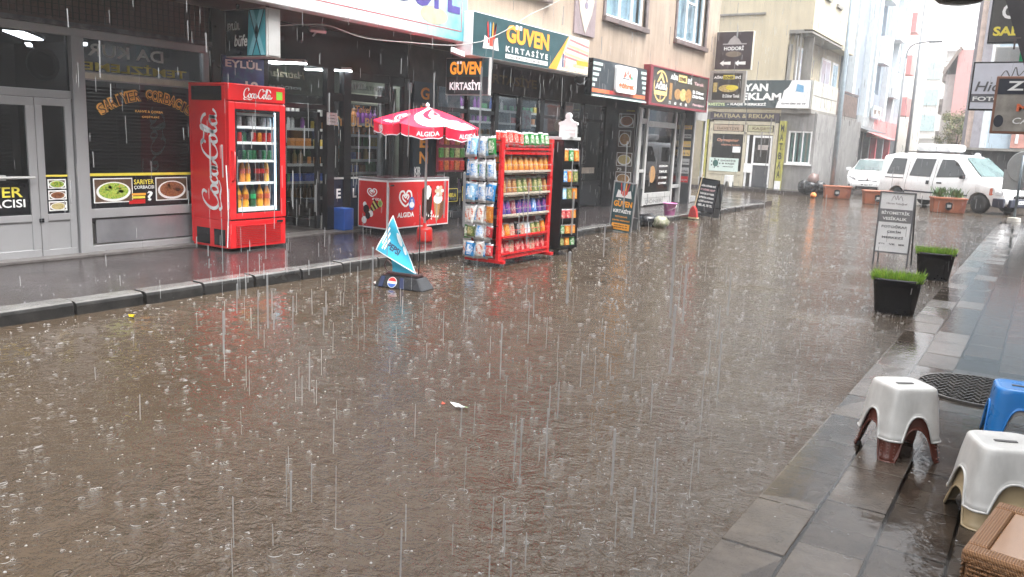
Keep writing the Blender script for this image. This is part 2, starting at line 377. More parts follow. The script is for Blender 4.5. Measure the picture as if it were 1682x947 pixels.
# ================================================================== left apartment building with its shops
M_BEIGE = mat('beige_render', (.40, .315, .245), .5, var=.1, scale=1.2, streak=.22, bmp=.003)
M_SOFF = mat('brown_soffit_boards', (.095, .045, .035), .35, var=.3, scale=3)
M_BRICK = blotch('brown_brick_cladding', [(.05, .028, .022), (.10, .05, .038), (.085, .045, .036), (.14, .085, .07)], 8, .4)
M_WHITE = mat('white_frame', (.80, .81, .82), .3, var=.05)
M_SILL = mat('dark_sill_stone', (.17, .13, .125), .4, var=.25)
M_BLACK = mat('black_paint', (.012, .013, .016), .25, var=.3)
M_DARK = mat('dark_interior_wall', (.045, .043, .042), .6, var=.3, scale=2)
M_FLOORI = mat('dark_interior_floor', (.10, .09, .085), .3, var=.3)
M_ALU = mat('grey_aluminium', (.40, .40, .41), .3, .35, var=.04, scale=2)
M_ALUW = mat('pale_aluminium', (.50, .50, .49), .3, .2, var=.08, scale=3)
M_STEEL = mat('brushed_steel', (.5, .5, .5), .25, .9)
G_DARK = glass('dark_shop_glass', (.42, .44, .46), 1.0)
G_SHOP = glass('shop_glass', (.72, .75, .76), 1.0)
G_WIN = glass('window_glass', (.80, .88, .92), 1.0)
G_CLEAR = glass('clear_glass', (.95, .97, .97), .4)
M_GOLD = mat('gold_lettering', (.88, .62, .24), .4)
M_YEL = mat('yellow_lettering', (.78, .66, .08), .4)
M_WLET = mat('white_lettering', (.82, .83, .82), .35, var=.04)
M_BLET = mat('black_lettering', (.015, .015, .018), .4)
M_ORG = mat('orange_lettering', (.88, .38, .045), .4, var=.06)
M_NAVY = mat('navy_panel', (.012, .020, .045), .25, var=.2)
M_LAMP = emit('fluorescent_tube', (1, 1, 1), 12)
bA = thing('apartment_building', 'beige rendered apartment block above the row of small shops', 'building', (-7.55, 0, 0), R(90))
# local frame: x runs along the street, z up, front is -y
def wall_holes(mb, u0, u1, z0, z1, holes, y0, y1, m=0):
    us = sorted({u0, u1, *[h[0] for h in holes], *[h[1] for h in holes]}); zs = sorted({z0, z1, *[h[2] for h in holes], *[h[3] for h in holes]})
    us = [u for u in us if u0 <= u <= u1]; zs = [z for z in zs if z0 <= z <= z1]
    for i in range(len(us)-1):
        z = 0
        while z < len(zs)-1:
            def hole(k): return any(h[0] <= (us[i]+us[i+1])/2 <= h[1] and h[2] <= (zs[k]+zs[k+1])/2 <= h[3] for h in holes)
            if hole(z): z += 1; continue
            e = z
            while e+1 < len(zs)-1 and not hole(e+1): e += 1
            mb.box(us[i], us[i+1], y0, y1, zs[z], zs[e+1], m); z = e+1
wins = []
for fl in range(2):
    zb = 3.93+fl*2.75
    for (a, b) in ((18.25, 20.1), (14.7, 16.55), (11.1, 12.5), (7.6, 9.4), (4.4, 6.2), (1.2, 3.0)):
        if a < 10 and fl == 0: continue
        wins.append((a, b, zb, zb+1.45))
mb = MB(); wall_holes(mb, -4, 21.06, 2.93, 9.0, wins, 0, .25); mb.build('wall', M_BEIGE, bA)
mb = MB().box(20.86, 21.06, .25, 6, 2.93, 9.0).box(20.9, 21.06, .4, 6, 0, 2.93).box(-4, 20.86, 5.8, 6, 0, 9.0).box(-4, 21.1, -.15, 6.1, 9.0, 9.15); mb.build('side_wall', M_BEIGE, bA)
MB().box(-4, 21.0, .251, 1.15, 2.935, 3.0).build('soffit', M_SOFF, bA)
M_CURT = mat('net_curtain', (.60, .64, .66), .7, var=.12, scale=9)
for (a, b, z0, z1) in wins:
    f = MB(); t_ = .075
    f.box(a, b, .07, .13, z0, z0+t_).box(a, b, .07, .13, z1-t_, z1).box(a, a+t_, .07, .13, z0+t_, z1-t_).box(b-t_, b, .07, .13, z0+t_, z1-t_)
    m1, m2 = a+(b-a)*.40, a+(b-a)*.70
    f.box(m1, m1+t_, .07, .13, z0+t_, z1-t_).box(m2, m2+t_, .065, .125, z0+t_, z1-t_).box(m1+t_, m2, .07, .13, z0+(z1-z0)*.62, z0+(z1-z0)*.62+.045)
    wn = f.build('window', M_WHITE, bA, bevel=.006)
    MB().box(a+t_, b-t_, .095, .100, z0+t_, z1-t_).build('pane', G_WIN, wn)
    c = MB(); n = 26; aa, bb = a+.06, b-.06
    for i in range(n):
        x0 = aa+(bb-aa)*i/n; x1 = aa+(bb-aa)*(i+1)/n; q0 = .2+.018*math.sin(i*1.9); q1 = .2+.018*math.sin((i+1)*1.9)
        c.poly([(x0, q0, z0), (x1, q1, z0), (x1, q1, z1), (x0, q0, z1)])
    c.build('curtain', M_CURT, wn)
    MB().box(a-.10, b+.10, -.09, .07, z0-.10, z0).build('window_sill', M_SILL, wn, bevel=.008)
    MB().box(a-.09, a, -.03, .04, z0, z1+.1).build('window_surround', M_SILL, wn); MB().box(b, b+.11, -.03, .04, z0, z1+.1).build('window_surround', M_SILL, wn)
# painted ornament panels beside the windows
M_ORNF = mat('dusky_mauve_panel', (.27, .215, .225), .5); M_ORNC = mat('cream_inlay', (.55, .49, .42), .5); M_ORNB = mat('violet_motif', (.24, .21, .28), .5)
for fl in range(2):
    z0 = 3.47+fl*2.75; cx = 13.88; hw = .40
    o = MB().box(cx-hw, cx+hw, -.03, 0, z0, z0+2.0).build('ornament_panel', M_ORNF, bA)
    pts = [(0, .03), (.22, .38), (.30, .62), (.22, .78), (.30, 1.05), (.22, 1.3), (.1, 1.75), (0, 1.95), (-.1, 1.75), (-.22, 1.3), (-.30, 1.05), (-.22, .78), (-.30, .62), (-.22, .38)]
    MB().prism([(cx+a, z0+b) for a, b in pts], -.040, -.031).build('inlay', M_ORNC, o)
    q = MB()
    for (a, b, r1, r2) in ((0, .78, .045, .22), (-.13, .80, .06, .05), (.13, .80, .06, .05), (0, .52, .07, .06), (0, 1.45, .2, .16), (0, 1.12, .07, .10), (-.12, 1.3, .06, .08), (.12, 1.3, .06, .08)):
        q.disc(cx+a, z0+b, r1, r2, -.044, 14, 0, .003)
    q.build('motif', M_ORNB, o)
# interior shells behind the glass
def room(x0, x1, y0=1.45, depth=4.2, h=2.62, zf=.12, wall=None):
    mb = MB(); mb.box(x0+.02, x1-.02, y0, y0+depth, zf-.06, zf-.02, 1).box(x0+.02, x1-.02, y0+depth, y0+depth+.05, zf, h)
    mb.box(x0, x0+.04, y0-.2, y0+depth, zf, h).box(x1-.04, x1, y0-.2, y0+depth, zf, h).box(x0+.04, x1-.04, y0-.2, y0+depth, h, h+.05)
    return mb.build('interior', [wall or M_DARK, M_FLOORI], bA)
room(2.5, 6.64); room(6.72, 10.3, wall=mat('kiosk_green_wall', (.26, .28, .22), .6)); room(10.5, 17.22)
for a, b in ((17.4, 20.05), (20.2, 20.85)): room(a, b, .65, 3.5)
# the pier where the shop line steps forward, and piers between shops
MB().box(6.62, 6.74, 1.10, 1.5, .12, 2.93).build('pier', M_BLACK, bA)

def shop(label, y0, X=-8.7): return thing('shopfront', label, 'shopfront', (X, 0, .0), R(90))
# ---- soup shop -----------------------------------------------------------------
s1 = shop('grey aluminium soup shop front with curved yellow lettering on its window', 0)
MB().box(2.5, 6.62, 0.0, .12, 2.50, 2.93).build('fascia', M_BRICK, s1)
gr = MB()
for i in range(60):
    gr.box(2.5+i*.07, 2.5+i*.07+.012, -.006, -.0005, 2.56, 2.93)
for j in range(6): gr.box(2.5, 6.62, -.004, .0, 2.575+j*.06, 2.583+j*.06)
gr.build('cladding_grid', mat('cladding_joint', (.032, .02, .017), .5), s1)
MB().box(2.5, 6.62, -.05, .05, 2.485, 2.535).build('flashing', mat('lead_flashing', (.12, .105, .11), .35, .4, var=.35, scale=12, bmp=.004), s1)
f = MB()
f.box(2.5, 6.60, -.02, .06, 2.40, 2.484)           # head
f.box(4.895, 5.03, -.05, .07, .12, 2.40)           # post
f.box(2.5, 4.895, -.02, .06, 1.76, 1.84)           # door transom
f.box(5.03, 6.60, -.02, .06, 1.97, 2.06)           # window transom
f.box(5.03, 6.60, -.02, .06, .50, .60)             # rail under poster
f.box(6.52, 6.60, -.018, .062, .12, 2.40); f.box(2.5, 2.6, -.018, .062, .12, 2.4)
f.box(5.03, 6.60, -.018, .062, .12, .20)
f.build('window_frame', M_ALU, s1, bevel=.006)
MB().box(5.03, 6.52, -.024, -.0205, 1.985, 2.045).build('trim_strip', mat('cream_trim', (.62, .60, .50), .35, streak=.2), s1)
MB().box(5.10, 6.50, .0, .03, .22, .48).build('kick_panel', mat('dull_steel_panel', (.32, .32, .34), .22, .5, var=.2, scale=2), s1)
MB().box(2.6, 4.895, .02, .026, 1.84, 2.40).build('transom_pane', G_DARK, s1)
MB().box(5.03, 6.52, .02, .026, 2.06, 2.40).build('transom_pane', G_DARK, s1)
MB().box(5.03, 6.52, .02, .026, .60, 1.97).build('pane', G_DARK, s1)
d = MB()
def leaf(mb, a, b, z0, z1, t=.085, y0=-.015, y1=.045):
    mb.box(a, b, y0, y1, z1-t, z1).box(a, b, y0, y1, z0, z0+t).box(a, a+t, y0, y1, z0+t, z1-t).box(b-t, b, y0, y1, z0+t, z1-t)
    mb.box(a+t, b-t, y0, y1, .50, .57)
leaf(d, 3.45, 4.50, .125, 1.755); dr = d.build('door', M_ALU, s1, bevel=.005)
MB().box(3.535, 4.415, .01, .016, .57, 1.67).build('pane', G_DARK, dr)
MB().box(3.535, 4.415, .0, .03, .21, .50).build('kick_panel', M_ALU, dr)
MB().tube([(3.5, -.07, .955), (4.44, -.07, .955)], .014, 10).box(4.1, 4.16, -.07, -.015, .93, .98).box(3.6, 3.66, -.07, -.015, .93, .98).build('handle', M_ALUW, dr)
p = MB().box(3.535, 4.40, -.006, .003, .585, .895).build('poster', M_BLACK, dr)
q = MB(); letters(q, 'SARIYER', 3.66, .755, .68, .105, -.008, 0, .015); letters(q, 'ÇORBACISI', 3.66, .635, .70, .10, -.008, 1, .015); q.build('lettering', [M_YEL, M_WLET], dr)
d = MB(); leaf(d, 4.505, 4.885, .125, 1.755, .075); dr2 = d.build('door', M_ALU, s1, bevel=.005)
MB().box(4.58, 4.81, .01, .016, .57, 1.68).build('pane', G_DARK, dr2)
MB().box(4.58, 4.81, .0, .03, .20, .50).build('kick_panel', M_ALU, dr2)
MB().box(4.485, 4.50, -.03, -.016, .49, .53).box(4.51, 4.53, -.03, -.016, .49, .53).build('latch', M_BLACK, dr2)
# food photographs
def food(parent, x, z, w, h, y, kind, rim=True):
    cols = dict(salad=[(.02, .06, .01), (.18, .34, .03), (.45, .55, .10), (.6, .12, .03)], stew=[(.03, .012, .008), (.2, .06, .03), (.34, .14, .06), (.10, .10, .03)],
                rice=[(.2, .2, .05), (.5, .4, .12), (.6, .5, .3), (.12, .2, .03)], kebab=[(.05, .02, .01), (.3, .14, .05), (.5, .3, .12), (.15, .2, .03)],
                bg=[(.03, .02, .015), (.12, .07, .04), (.05, .03, .02)])
    o = MB(); o.box(x, x+w, y, y+.003, z, z+h, 0)
    o.box(x+.012, x+w-.012, y-.002, y, z+.012, z+h-.012, 1)
    o.disc(x+w*.5, z+h*.45, w*.44, h*.40, y-.004, 26, 0); o.disc(x+w*.5, z+h*.48, w*.38, h*.33, y-.006, 26, 2)
    for k in range(7):
        a = k*2.4; o.disc(x+w*.5+math.cos(a)*w*.2, z+h*.5+math.sin(a)*h*.17, w*.10, h*.11, y-.008, 10, 2 if k % 2 else 3)
    return o.build('food_photo', [M_WLET, blotch('food_bg', cols['bg'], 20), blotch('food_'+kind, cols[kind], 60), blotch('food2_'+kind, list(reversed(cols[kind])), 90)], parent)
for i, k in enumerate(('salad', 'stew', 'rice')): food(dr2, 4.60, .60+.115*(2-i), .19, .10, -.002, k)
MB().box(4.58, 4.81, .004, .008, .575, .97).build('poster', M_BLACK, dr2)
MB().box(4.58, 4.81, .0, .004, .955, .975).build('stripe', M_YEL, dr2)
po = MB().box(5.05, 6.52, .008, .016, .605, .985).build('poster', M_BLACK, s1)
MB().box(5.05, 6.52, .003, .008, .955, .985).build('stripe', M_YEL, po)
food(po, 5.09, .66, .46, .27, .002, 'salad'); food(po, 5.84, .66, .42, .27, .002, 'stew'); food(po, 6.33, .66, .19, .25, .002, 'rice')
q = MB(); letters(q, 'SARIYER', 5.57, .855, .25, .055, .004, 0, .012); letters(q, 'ÇORBACISI', 5.57, .795, .25, .045, .004, 1, .012); letters(q, '?', 5.73, .665, .07, .11, .004, 1, .03)
q.box(5.53, 5.71, .001, .004, .73, .755, 2).box(5.54, 5.70, .001, .004, .695, .722, 0).box(5.50, 5.70, .001, .004, .635, .685, 3)
q.build('lettering', [M_YEL, M_WLET, M_ORG, mat('red_print', (.55, .02, .02), .3)], po)
# arched name on the glass: dark letters on an orange outline
def arch_text(mb, s, cx, cz, rad, span, h, y, m, bold, wl):
    n = len(s)
    for i, ch in enumerate(s):
        if ch == ' ': continue
        a = -span/2+span*(i+.5)/n; vs, fs = text_geo(ch, bold); wch = wl*(.45 if ch == 'I' else 1)
        out = []
        for u, v in vs:
            lx = (u-.5)*wch; lz = v*h
            out.append((cx+math.sin(a)*(rad+lz)+math.cos(a)*lx, y, cz+math.cos(a)*(rad+lz)-math.sin(a)*lx-rad))
        mb.add(out, fs, m)
q = MB()
arch_text(q, 'SARIYER ÇORBACISI', 5.80, 1.79, .95, 1.28, .13, .006, 0, .09, .090)
arch_text(q, 'SARIYER ÇORBACISI', 5.80, 1.797, .95, 1.28, .104, .001, 1, -.01, .066)
letters(q, 'KAHVE & ÇORBA', 5.62, 1.655, .35, .032, .005, 0, .02); letters(q, 'ÇEŞİTLERİ', 5.70, 1.60, .22, .03, .005, 0, .02)
q.build('window_lettering', [mat('orange_outline', (.98, .48, .11), .4), mat('dark_red_letters', (.07, .015, .012), .4)], s1)
q = MB(); letters(q, 'DA KUR', 5.10, 2.225, .90, .13, .012, 0, .02, mirror=True); letters(q, 'TEMİZLEME', 5.05, 2.075, 1.25, .115, .012, 1, .02, mirror=True)
q.build('mirrored_lettering', [mat('ghost_white', (.36, .39, .38), .6), mat('ghost_yellow', (.46, .40, .07), .6)], s1)
bl = MB()
for j in range(34): bl.obox(((5.03+6.5)/2, .28, .62+j*.039), (1.44, .03, .003), 0, 0, R(55))  # rows of grey horizontal slats behind the pane
for x in (5.55, 6.1): bl.box(x, x+.01, .255, .262, .6, 1.97)
bl.build('window_slats', mat('grey_slats', (.13, .13, .125), .4), s1)
bl = MB()
for j in range(28): bl.obox((4.0, .32, .60+j*.040), (.86, .03, .003), 0, 0, R(55))
bl.build('window_slats', mat('grey_slats', (.13, .13, .125), .4), s1)
MB().lathe([(.13, 0), (.165, .02), (.165, .05), (.13, .06), (.115, .03)], 28, (4.72, .22, 2.10), 0, 'y').build('fan_ring', M_ALU, s1)
fb = MB()
for k in range(6): fb.obox((4.72+.055*math.cos(k*1.05), .20, 2.10+.055*math.sin(k*1.05)), (.10, .004, .04), 0, 0, 0, -k*1.05)
fb.build('fan_blade', M_BLACK, s1)
def tube_light(X, Y, Z, L, wd, label, rz=0):
    t = thing('ceiling_light', label, 'ceiling light', (X, Y, Z), rz, 'lit tubes inside the shops')
    MB().box(-wd/2, wd/2, -L/2, L/2, 0, .04).build('housing', M_ALUW, t); MB().box(-wd*.4, wd*.4, -L*.49, L*.49, -.012, 0).build('diffuser', M_LAMP, t)
tube_light(-10.75, 5.50, 2.54, 1.0, .26, 'wide lit ceiling panel inside the soup shop above its fan', R(90-40))
tube_light(-11.4, 5.0, 2.54, .9, .1, 'lit tube at the far left of the soup shop ceiling', R(40))
tube_light(-10.9, 6.35, 2.54, .4, .07, 'short lit tube behind the mirrored lettering of the soup shop', R(60))
tube_light(-12.0, 6.2, 2.54, .5, .08, 'small lit tube beside the fan of the soup shop', R(60))
# ---- kiosk ---------------------------------------------------------------------
s2 = shop('black framed kiosk front with gold name lettering on its glass and an open door', 0)
MB().box(6.74, 10.3, .0, .10, 2.41, 2.93).build('fascia', M_BLACK, s2)
f = MB()
for a, b in ((7.42, 7.5), (8.54, 8.68), (8.87, 9.02), (9.84, 9.92), (10.2, 10.32)): f.box(a, b, -.03, .07, .12, 2.41)
f.box(7.5, 8.54, -.02, .06, 1.83, 1.90)
f.box(8.68, 8.87, -.02, .06, 1.97, 2.08); f.box(9.02, 9.84, -.02, .06, 1.99, 2.09); f.box(9.92, 10.2, -.02, .06, 2.27, 2.41); f.box(9.02, 9.84, -.02, .06, 2.29, 2.41)
f.build('window_frame', M_BLACK, s2, bevel=.005)
MB().box(9.02, 9.84, -.03, -.005, .86, .885).box(8.68, 8.87, -.03, -.005, .86, .885).build('sill', M_ALUW, s2)
MB().box(7.5, 8.54, .02, .025, 1.90, 2.41).build('transom_pane', G_SHOP, s2)
MB().box(8.68, 8.87, .02, .025, 2.08, 2.41).box(9.02, 9.84, .02, .025, 2.11, 2.29).build('transom_pane', G_SHOP, s2)
MB().box(8.68, 8.87, .02, .025, .885, 1.97).build('pane', G_SHOP, s2)
MB().box(9.02, 9.84, .02, .025, .885, 1.97).box(9.92, 10.2, .02, .025, .12, 2.27).build('pane', G_SHOP, s2)
MB().box(8.68, 8.87, -.01, .03, .14, .86).box(9.02, 9.84, -.01, .03, .14, .86).build('kick_panel', M_NAVY, s2)
q = MB(); letters(q, 'E', 8.74, .58, .09, .14, -.013, 0, .03); letters(q, 'L', 9.08, .58, .08, .14, -.013, 0, .03); letters(q, 'Y  Ü', 9.2, .58, .5, .14, -.013, 0, .03)
letters(q, 'EYLÜL BÜFE', 8.69, 1.62, 1.14, .17, .012, 1, .02)
for k, t_ in enumerate(('hos', 'geldiniz')): pass
letters(q, 'Tekel', 9.12, 1.83, .33, .10, .012, 1, .015, shear=.3)
q.build('lettering', [M_WLET, M_GOLD], s2)
q = MB(); letters(q, 'Hatıralar', 7.55, 2.22, .62, .10, .03, 0, .01, mirror=True, shear=-.2); letters(q, 'FOTOĞRAF', 7.55, 2.07, .55, .055, .03, 1, .02, mirror=True)
letters(q, 'KIRTASİYE', 9.1, 2.16, .62, .09, .03, 1, .02, mirror=True)
q.build('mirrored_lettering', [mat('ghost_gold', (.16, .13, .07), .6), mat('ghost_grey', (.2, .2, .19), .6)], s2)
n = MB().box(8.52, 8.72, -.045, -.04, 1.63, 1.80).build('paper_notice', M_WLET, s2)
q = MB()
for i, t_ in enumerate(('TOPLANMAZ', 'KAPIMIZ', 'YAN TARAFTA')): letters(q, t_, 8.545, 1.755-i*.045, .14, .018, -.0465, 0, .01)
q.build('lettering', M_BLET, n)
bp = MB().box(6.78, 7.42, -.03, .0, 1.70, 2.405).build('blue_panel', [blotch('blue_print', [(.01, .02, .10), (.02, .06, .22), (.02, .16, .25)], 3)], s2)
q = MB(); letters(q, 'EYLÜL', 6.82, 2.27, .56, .11, -.033, 0, .03); letters(q, '18', 7.12, 1.99, .2, .13, -.033, 0, .03); q.build('lettering', M_WLET, bp)
d = MB(); d.box(8.44, 8.50, .07, .13, .15, 1.80).box(8.44, 8.50, .75, .81, .15, 1.80).box(8.44, 8.50, .13, .75, 1.72, 1.80).box(8.44, 8.50, .13, .75, .15, .27).box(8.44, 8.50, .13, .75, .50, .56)
dr = d.build('door', M_BLACK, s2, bevel=.004); MB().box(8.465, 8.47, .13, .75, .56, 1.72).build('pane', G_SHOP, dr)
MB().tube([(8.42, .68, .9), (8.42, .68, 1.3)], .012, 8).build('handle', M_STEEL, dr)
# pale curtain behind the right pane
c = MB(); n = 24
for i in range(n):
    x0 = 9.86+.42*i/n; x1 = 9.86+.42*(i+1)/n
    c.poly([(x0, .22+.02*math.sin(i*1.7), .2), (x1, .22+.02*math.sin((i+1)*1.7), .2), (x1, .22+.02*math.sin((i+1)*1.7), 2.26), (x0, .22+.02*math.sin(i*1.7), 2.26)])
c.build('curtain', mat('grey_drape', (.42, .42, .43), .7), s2)
_p = onZ(464, 103, 2.40); tube_light(_p.x, _p.y, 2.41, .62, .16, 'long lit ceiling panel just inside the kiosk door', R(-90+35))
_p = onZ(524, 115, 2.40); tube_light(_p.x, _p.y, 2.41, .40, .14, 'lit ceiling panel deeper inside the kiosk behind its transom', R(-90+35))
_p = onZ(557, 116, 2.40); tube_light(_p.x, _p.y, 2.41, .35, .14, 'short lit panel above the gold lettering of the kiosk', R(-90+35))
tube_light(-8.93, 9.45, 2.50, 1.1, .10, 'long unseen tube added behind the fascia to light the kiosk window shelf')  # unseen lamp added so the bottles in the kiosk window are lit
tube_light(-9.4, 8.05, 2.52, .9, .10, 'unseen tube added inside the open kiosk door to light its shelves')  # another added lamp, out of sight, brightening the goods seen through the doorway
tube_light(-9.2, 13.2, 2.5, 1.2, .12, 'long unseen tube added to light the middle of the stationery shop')  # added lamp hidden behind the fascia to brighten the stationery room
tube_light(-9.15, 15.6, 2.5, .9, .12, 'unseen tube added to light the right half of the stationery shop')  # hidden lamp added to brighten the right side of the stationery room
tube_light(-9.65, 16.55, 2.5, .5, .12, 'small lit tube inside the stationery shop behind its glass', R(0))
# shelves of goods inside
GOODS = [mat('pack_'+n_, c_, .3, var=.2, scale=30) for n_, c_ in (('red', (.38, .03, .03)), ('blue', (.04, .1, .4)), ('yellow', (.55, .4, .05)), ('white', (.6, .6, .58)), ('green', (.05, .25, .08)), ('orange', (.55, .2, .03)), ('black', (.03, .03, .03)), ('purple', (.22, .05, .28)), ('amber', (.25, .12, .03)))]
pack_meshes = {}
def pack(kind, mi):
    if (kind, mi) in pack_meshes: return pack_meshes[(kind, mi)]
    mb = MB()
    if kind == 'bottle': mb.lathe([(.0, 0), (.033, 0), (.036, .01), (.036, .13), (.03, .155), (.014, .18), (.013, .21), (.016, .21), (.016, .228), (0, .228)], 12)
    elif kind == 'box': mb.box(-.045, .045, -.04, .04, 0, .13)
    else: mb.lathe([(0, 0), (.03, 0), (.033, .008), (.033, .105), (.028, .115), (0, .115)], 12)
    o = mb.build('packet', GOODS[mi], smooth=(kind != 'box')); me = o.data; bpy.data.objects.remove(o); pack_meshes[(kind, mi)] = me; return me
def shelf_unit(label, X, Y, w, rz, levels, depth=.3, group='goods on the dim shelves', glabel='small packet standing on the dim shelves inside the kiosk', seed=1, mat_=None, fill=.85, step=.10, kinds=('box', 'can', 'bottle')):
    t = thing('display_shelf', label, 'shelf', (X, Y, 0), rz)
    zt = levels[-1]+.3
    MB().box(-w/2, w/2, depth-.02, depth, .12, zt).box(-w/2-.02, -w/2, 0, depth, .12, zt).box(w/2, w/2+.02, 0, depth, .12, zt).build('shelf_frame', M_BLACK if not mat_ else mat_, t)
    rn = random.Random(seed)
    for z in levels:
        MB().box(-w/2, w/2, 0, depth-.02, z-.02, z).box(-w/2, w/2, -.012, 0, z-.03, z+.012).build('shelf', M_ALUW, t)
        x = -w/2+.06; mi = rn.randrange(9); kd = rn.choice(kinds)
        while x < w/2-.05:
            if rn.random() < .3: mi = rn.randrange(9); kd = rn.choice(kinds)
            if rn.random() < fill:
                o = bpy.data.objects.new('packet', pack(kd, mi)); COL.objects.link(o)
                M = Matrix.Translation((X, Y, 0)) @ Matrix.Rotation(rz, 4, 'Z'); o.location = M @ Vector((x, depth*.4+rn.uniform(-.03, .03), z)); o.rotation_euler = (0, 0, rz+rn.uniform(-.15, .15))
                tag(o, glabel, 'packet', group)
            x += step*rn.uniform(.9, 1.25)
    return t
shelf_unit('dark shelf stacked with goods seen through the open kiosk door', -10.05, 9.35, 1.7, R(90), [.45, .72, 1.0, 1.28, 1.56, 1.8], seed=2)
shelf_unit('shelf of bottles behind the gold lettered kiosk window', -9.08, 9.66, .96, R(90), [.92, 1.12, 1.32, 1.50, 1.67], depth=.2, seed=4, step=.075, glabel='small bottle on the shelf behind the gold lettered kiosk window', group='bottles behind the kiosk window', kinds=('bottle', 'can'))
shelf_unit('low shelf of packets just inside the kiosk door on its left', -9.9, 7.75, .9, R(90), [.35, .7, 1.05, 1.4], seed=6, glabel='packet on the low shelf left of the kiosk door', group='packets left of the kiosk door')
bb = MB().box(-.13, .13, -.1, .1, 0, .32).build('crate', mat('blue_plastic', (.02, .10, .42), .3), bevel=.012); bb.location = (-8.60, 8.78, .13); tag(bb, 'blue plastic crate standing at the foot of the kiosk window', 'crate')
# ---- stationery shop -------------------------------------------------------------
s3 = shop('dark stationery shop front with ghosted gold lettering over black framed glass', 0)
MB().box(10.32, 17.25, .0, .10, 2.35, 2.93).build('fascia', mat('dark_brown_fascia', (.035, .026, .022), .3, var=.4), s3)
q = MB(); letters(q, 'KIRTASİYE', 12.3, 2.52, 1.9, .22, -.004, 0, .03); q.build('lettering', mat('worn_gold', (.17, .115, .05), .5, var=.4), s3)
f = MB()
for a, b in ((11.0, 11.08), (11.9, 11.96), (12.75, 12.87), (13.6, 13.68), (14.35, 14.5), (15.3, 15.36), (16.15, 16.22), (17.15, 17.25)): f.box(a, b, -.03, .06, .12, 2.35)
f.box(11.08, 12.75, -.02, .05, 1.95, 2.02).box(14.5, 17.15, -.02, .05, 1.98, 2.04).box(14.5, 17.15, -.02, .05, .62, .70).box(11.08, 12.75, -.02, .05, .12, .24)
f.build('window_frame', M_BLACK, s3, bevel=.005)
for a, b in ((11.08, 11.9), (11.96, 12.75), (12.87, 13.6), (13.68, 14.35)): MB().box(a, b, .02, .025, .14, 2.35).build('pane', G_SHOP, s3)
for a, b in ((14.5, 15.3), (15.36, 16.15), (16.22, 17.15)): MB().box(a, b, .02, .025, .70, 2.35).build('pane', G_SHOP, s3)
MB().box(14.5, 17.15, -.0, .04, .14, .62).build('kick_panel', mat('dark_kick', (.03, .033, .038), .2), s3)
po = MB().box(10.40, 10.98, -.06, -.0, .35, 2.38).build('pillar_panel', mat('slate_blue_panel', (.02, .035, .05), .3), s3)
q = MB(); letters(q, 'GÜVEN', 10.56, 1.05, .22, 1.28, -.063, 0, .03, vertical=True); letters(q, 'KIR', 10.44, .90, .16, .13, -.063, 1, .03)
q.box(10.60, 10.66, -.066, -.0635, 2.0, 2.05, 1).box(10.69, 10.75, -.066, -.0635, 2.0, 2.05, 1)
q.build('lettering', [M_ORG, M_WLET], po)
q = MB()
for (x, z, w_, h_) in ((11.35, .42, .35, .22), (11.85, .42, .12, .25)):
    q.box(x, x+w_, -.004, 0, z, z+.008).box(x, x+w_, -.004, 0, z+h_, z+h_+.008).box(x, x+.008, -.004, 0, z, z+h_).box(x+w_, x+w_+.008, -.004, 0, z, z+h_)
letters(q, 'TABELA', 11.39, .5, .27, .07, -.003, 0, .02)
q.build('yellow_outline_print', M_YEL, s3)
q = MB(); letters(q, 'Cafe', 15.0, 1.5, .5, .14, .015, 0, .02, shear=.2); q.disc(15.2, 1.85, .2, .12, .013, 20, 1); q.box(16.3, 16.9, .012, .015, .85, .98, 1)
q.build('window_print', [mat('rose_print', (.45, .16, .17), .4), mat('cream_print', (.42, .36, .30), .5)], s3)
p = MB().box(13.75, 14.1, .03, .035, 1.75, 2.1).build('poster', blotch('poster_red', [(.5, .05, .04), (.6, .5, .45), (.3, .03, .03)], 6), s3)
p = MB().box(11.4, 11.75, .03, .035, 1.9, 2.3).build('poster', blotch('poster_pale', [(.3, .3, .28), (.5, .45, .4), (.15, .2, .2)], 6), s3)
shelf_unit('stationery shelf with coloured packs behind the umbrella', -9.15, 11.45, .9, R(90), [.85, 1.05, 1.25, 1.45], seed=8, depth=.2, step=.085, glabel='coloured pack on the stationery shelf behind the umbrella', group='packs behind the umbrella', kinds=('box',))
shelf_unit('dark shelf of stationery deep behind the shop glass', -9.55, 14.3, 2.9, R(90), [.5, 1.0, 1.3, 1.6, 1.85, 2.1], seed=9, step=.13, glabel='pack on the dark shelf deep in the stationery shop', group='packs deep in the stationery shop')
shelf_unit('wall shelf of small goods right of the glass door of the stationery shop', -9.15, 16.55, 1.1, R(90), [.7, 1.05, 1.4, 1.75], seed=10, step=.13, glabel='small item on the wall shelf right of the stationery door', group='items right of the stationery door')
# hanging board of toys seen under the umbrella
tb = thing('toy_display', 'hanging board of bright small toys beside the umbrella pole', 'display board', (-8.50, 11.22, .95), R(90))
MB().box(-.36, .36, 0, .03, 0, .88).build('board', mat('pink_board', (.30, .04, .08), .4), tb)
rn = random.Random(4)
for j, cset in enumerate((((.6, .03, .02), (.6, .15, .03)), ((.1, .3, .06), (.5, .5, .2)), ((.55, .05, .12), (.6, .2, .05)), ((.25, .08, .4), (.5, .1, .4)))):
    mb = MB()
    for i in range(5): mb.obox((-.29+i*.145, -.02, .11+j*.21), (.11+rn.uniform(-.02, .02), .035, .16), 0, i % 2, 0, rn.uniform(-.08, .08))
    mb.build('toy_row', [mat('toy_a%d' % j, cset[0], .3, var=.4, scale=40), mat('toy_b%d' % j, cset[1], .3, var=.4, scale=40)], tb, bevel=.01)
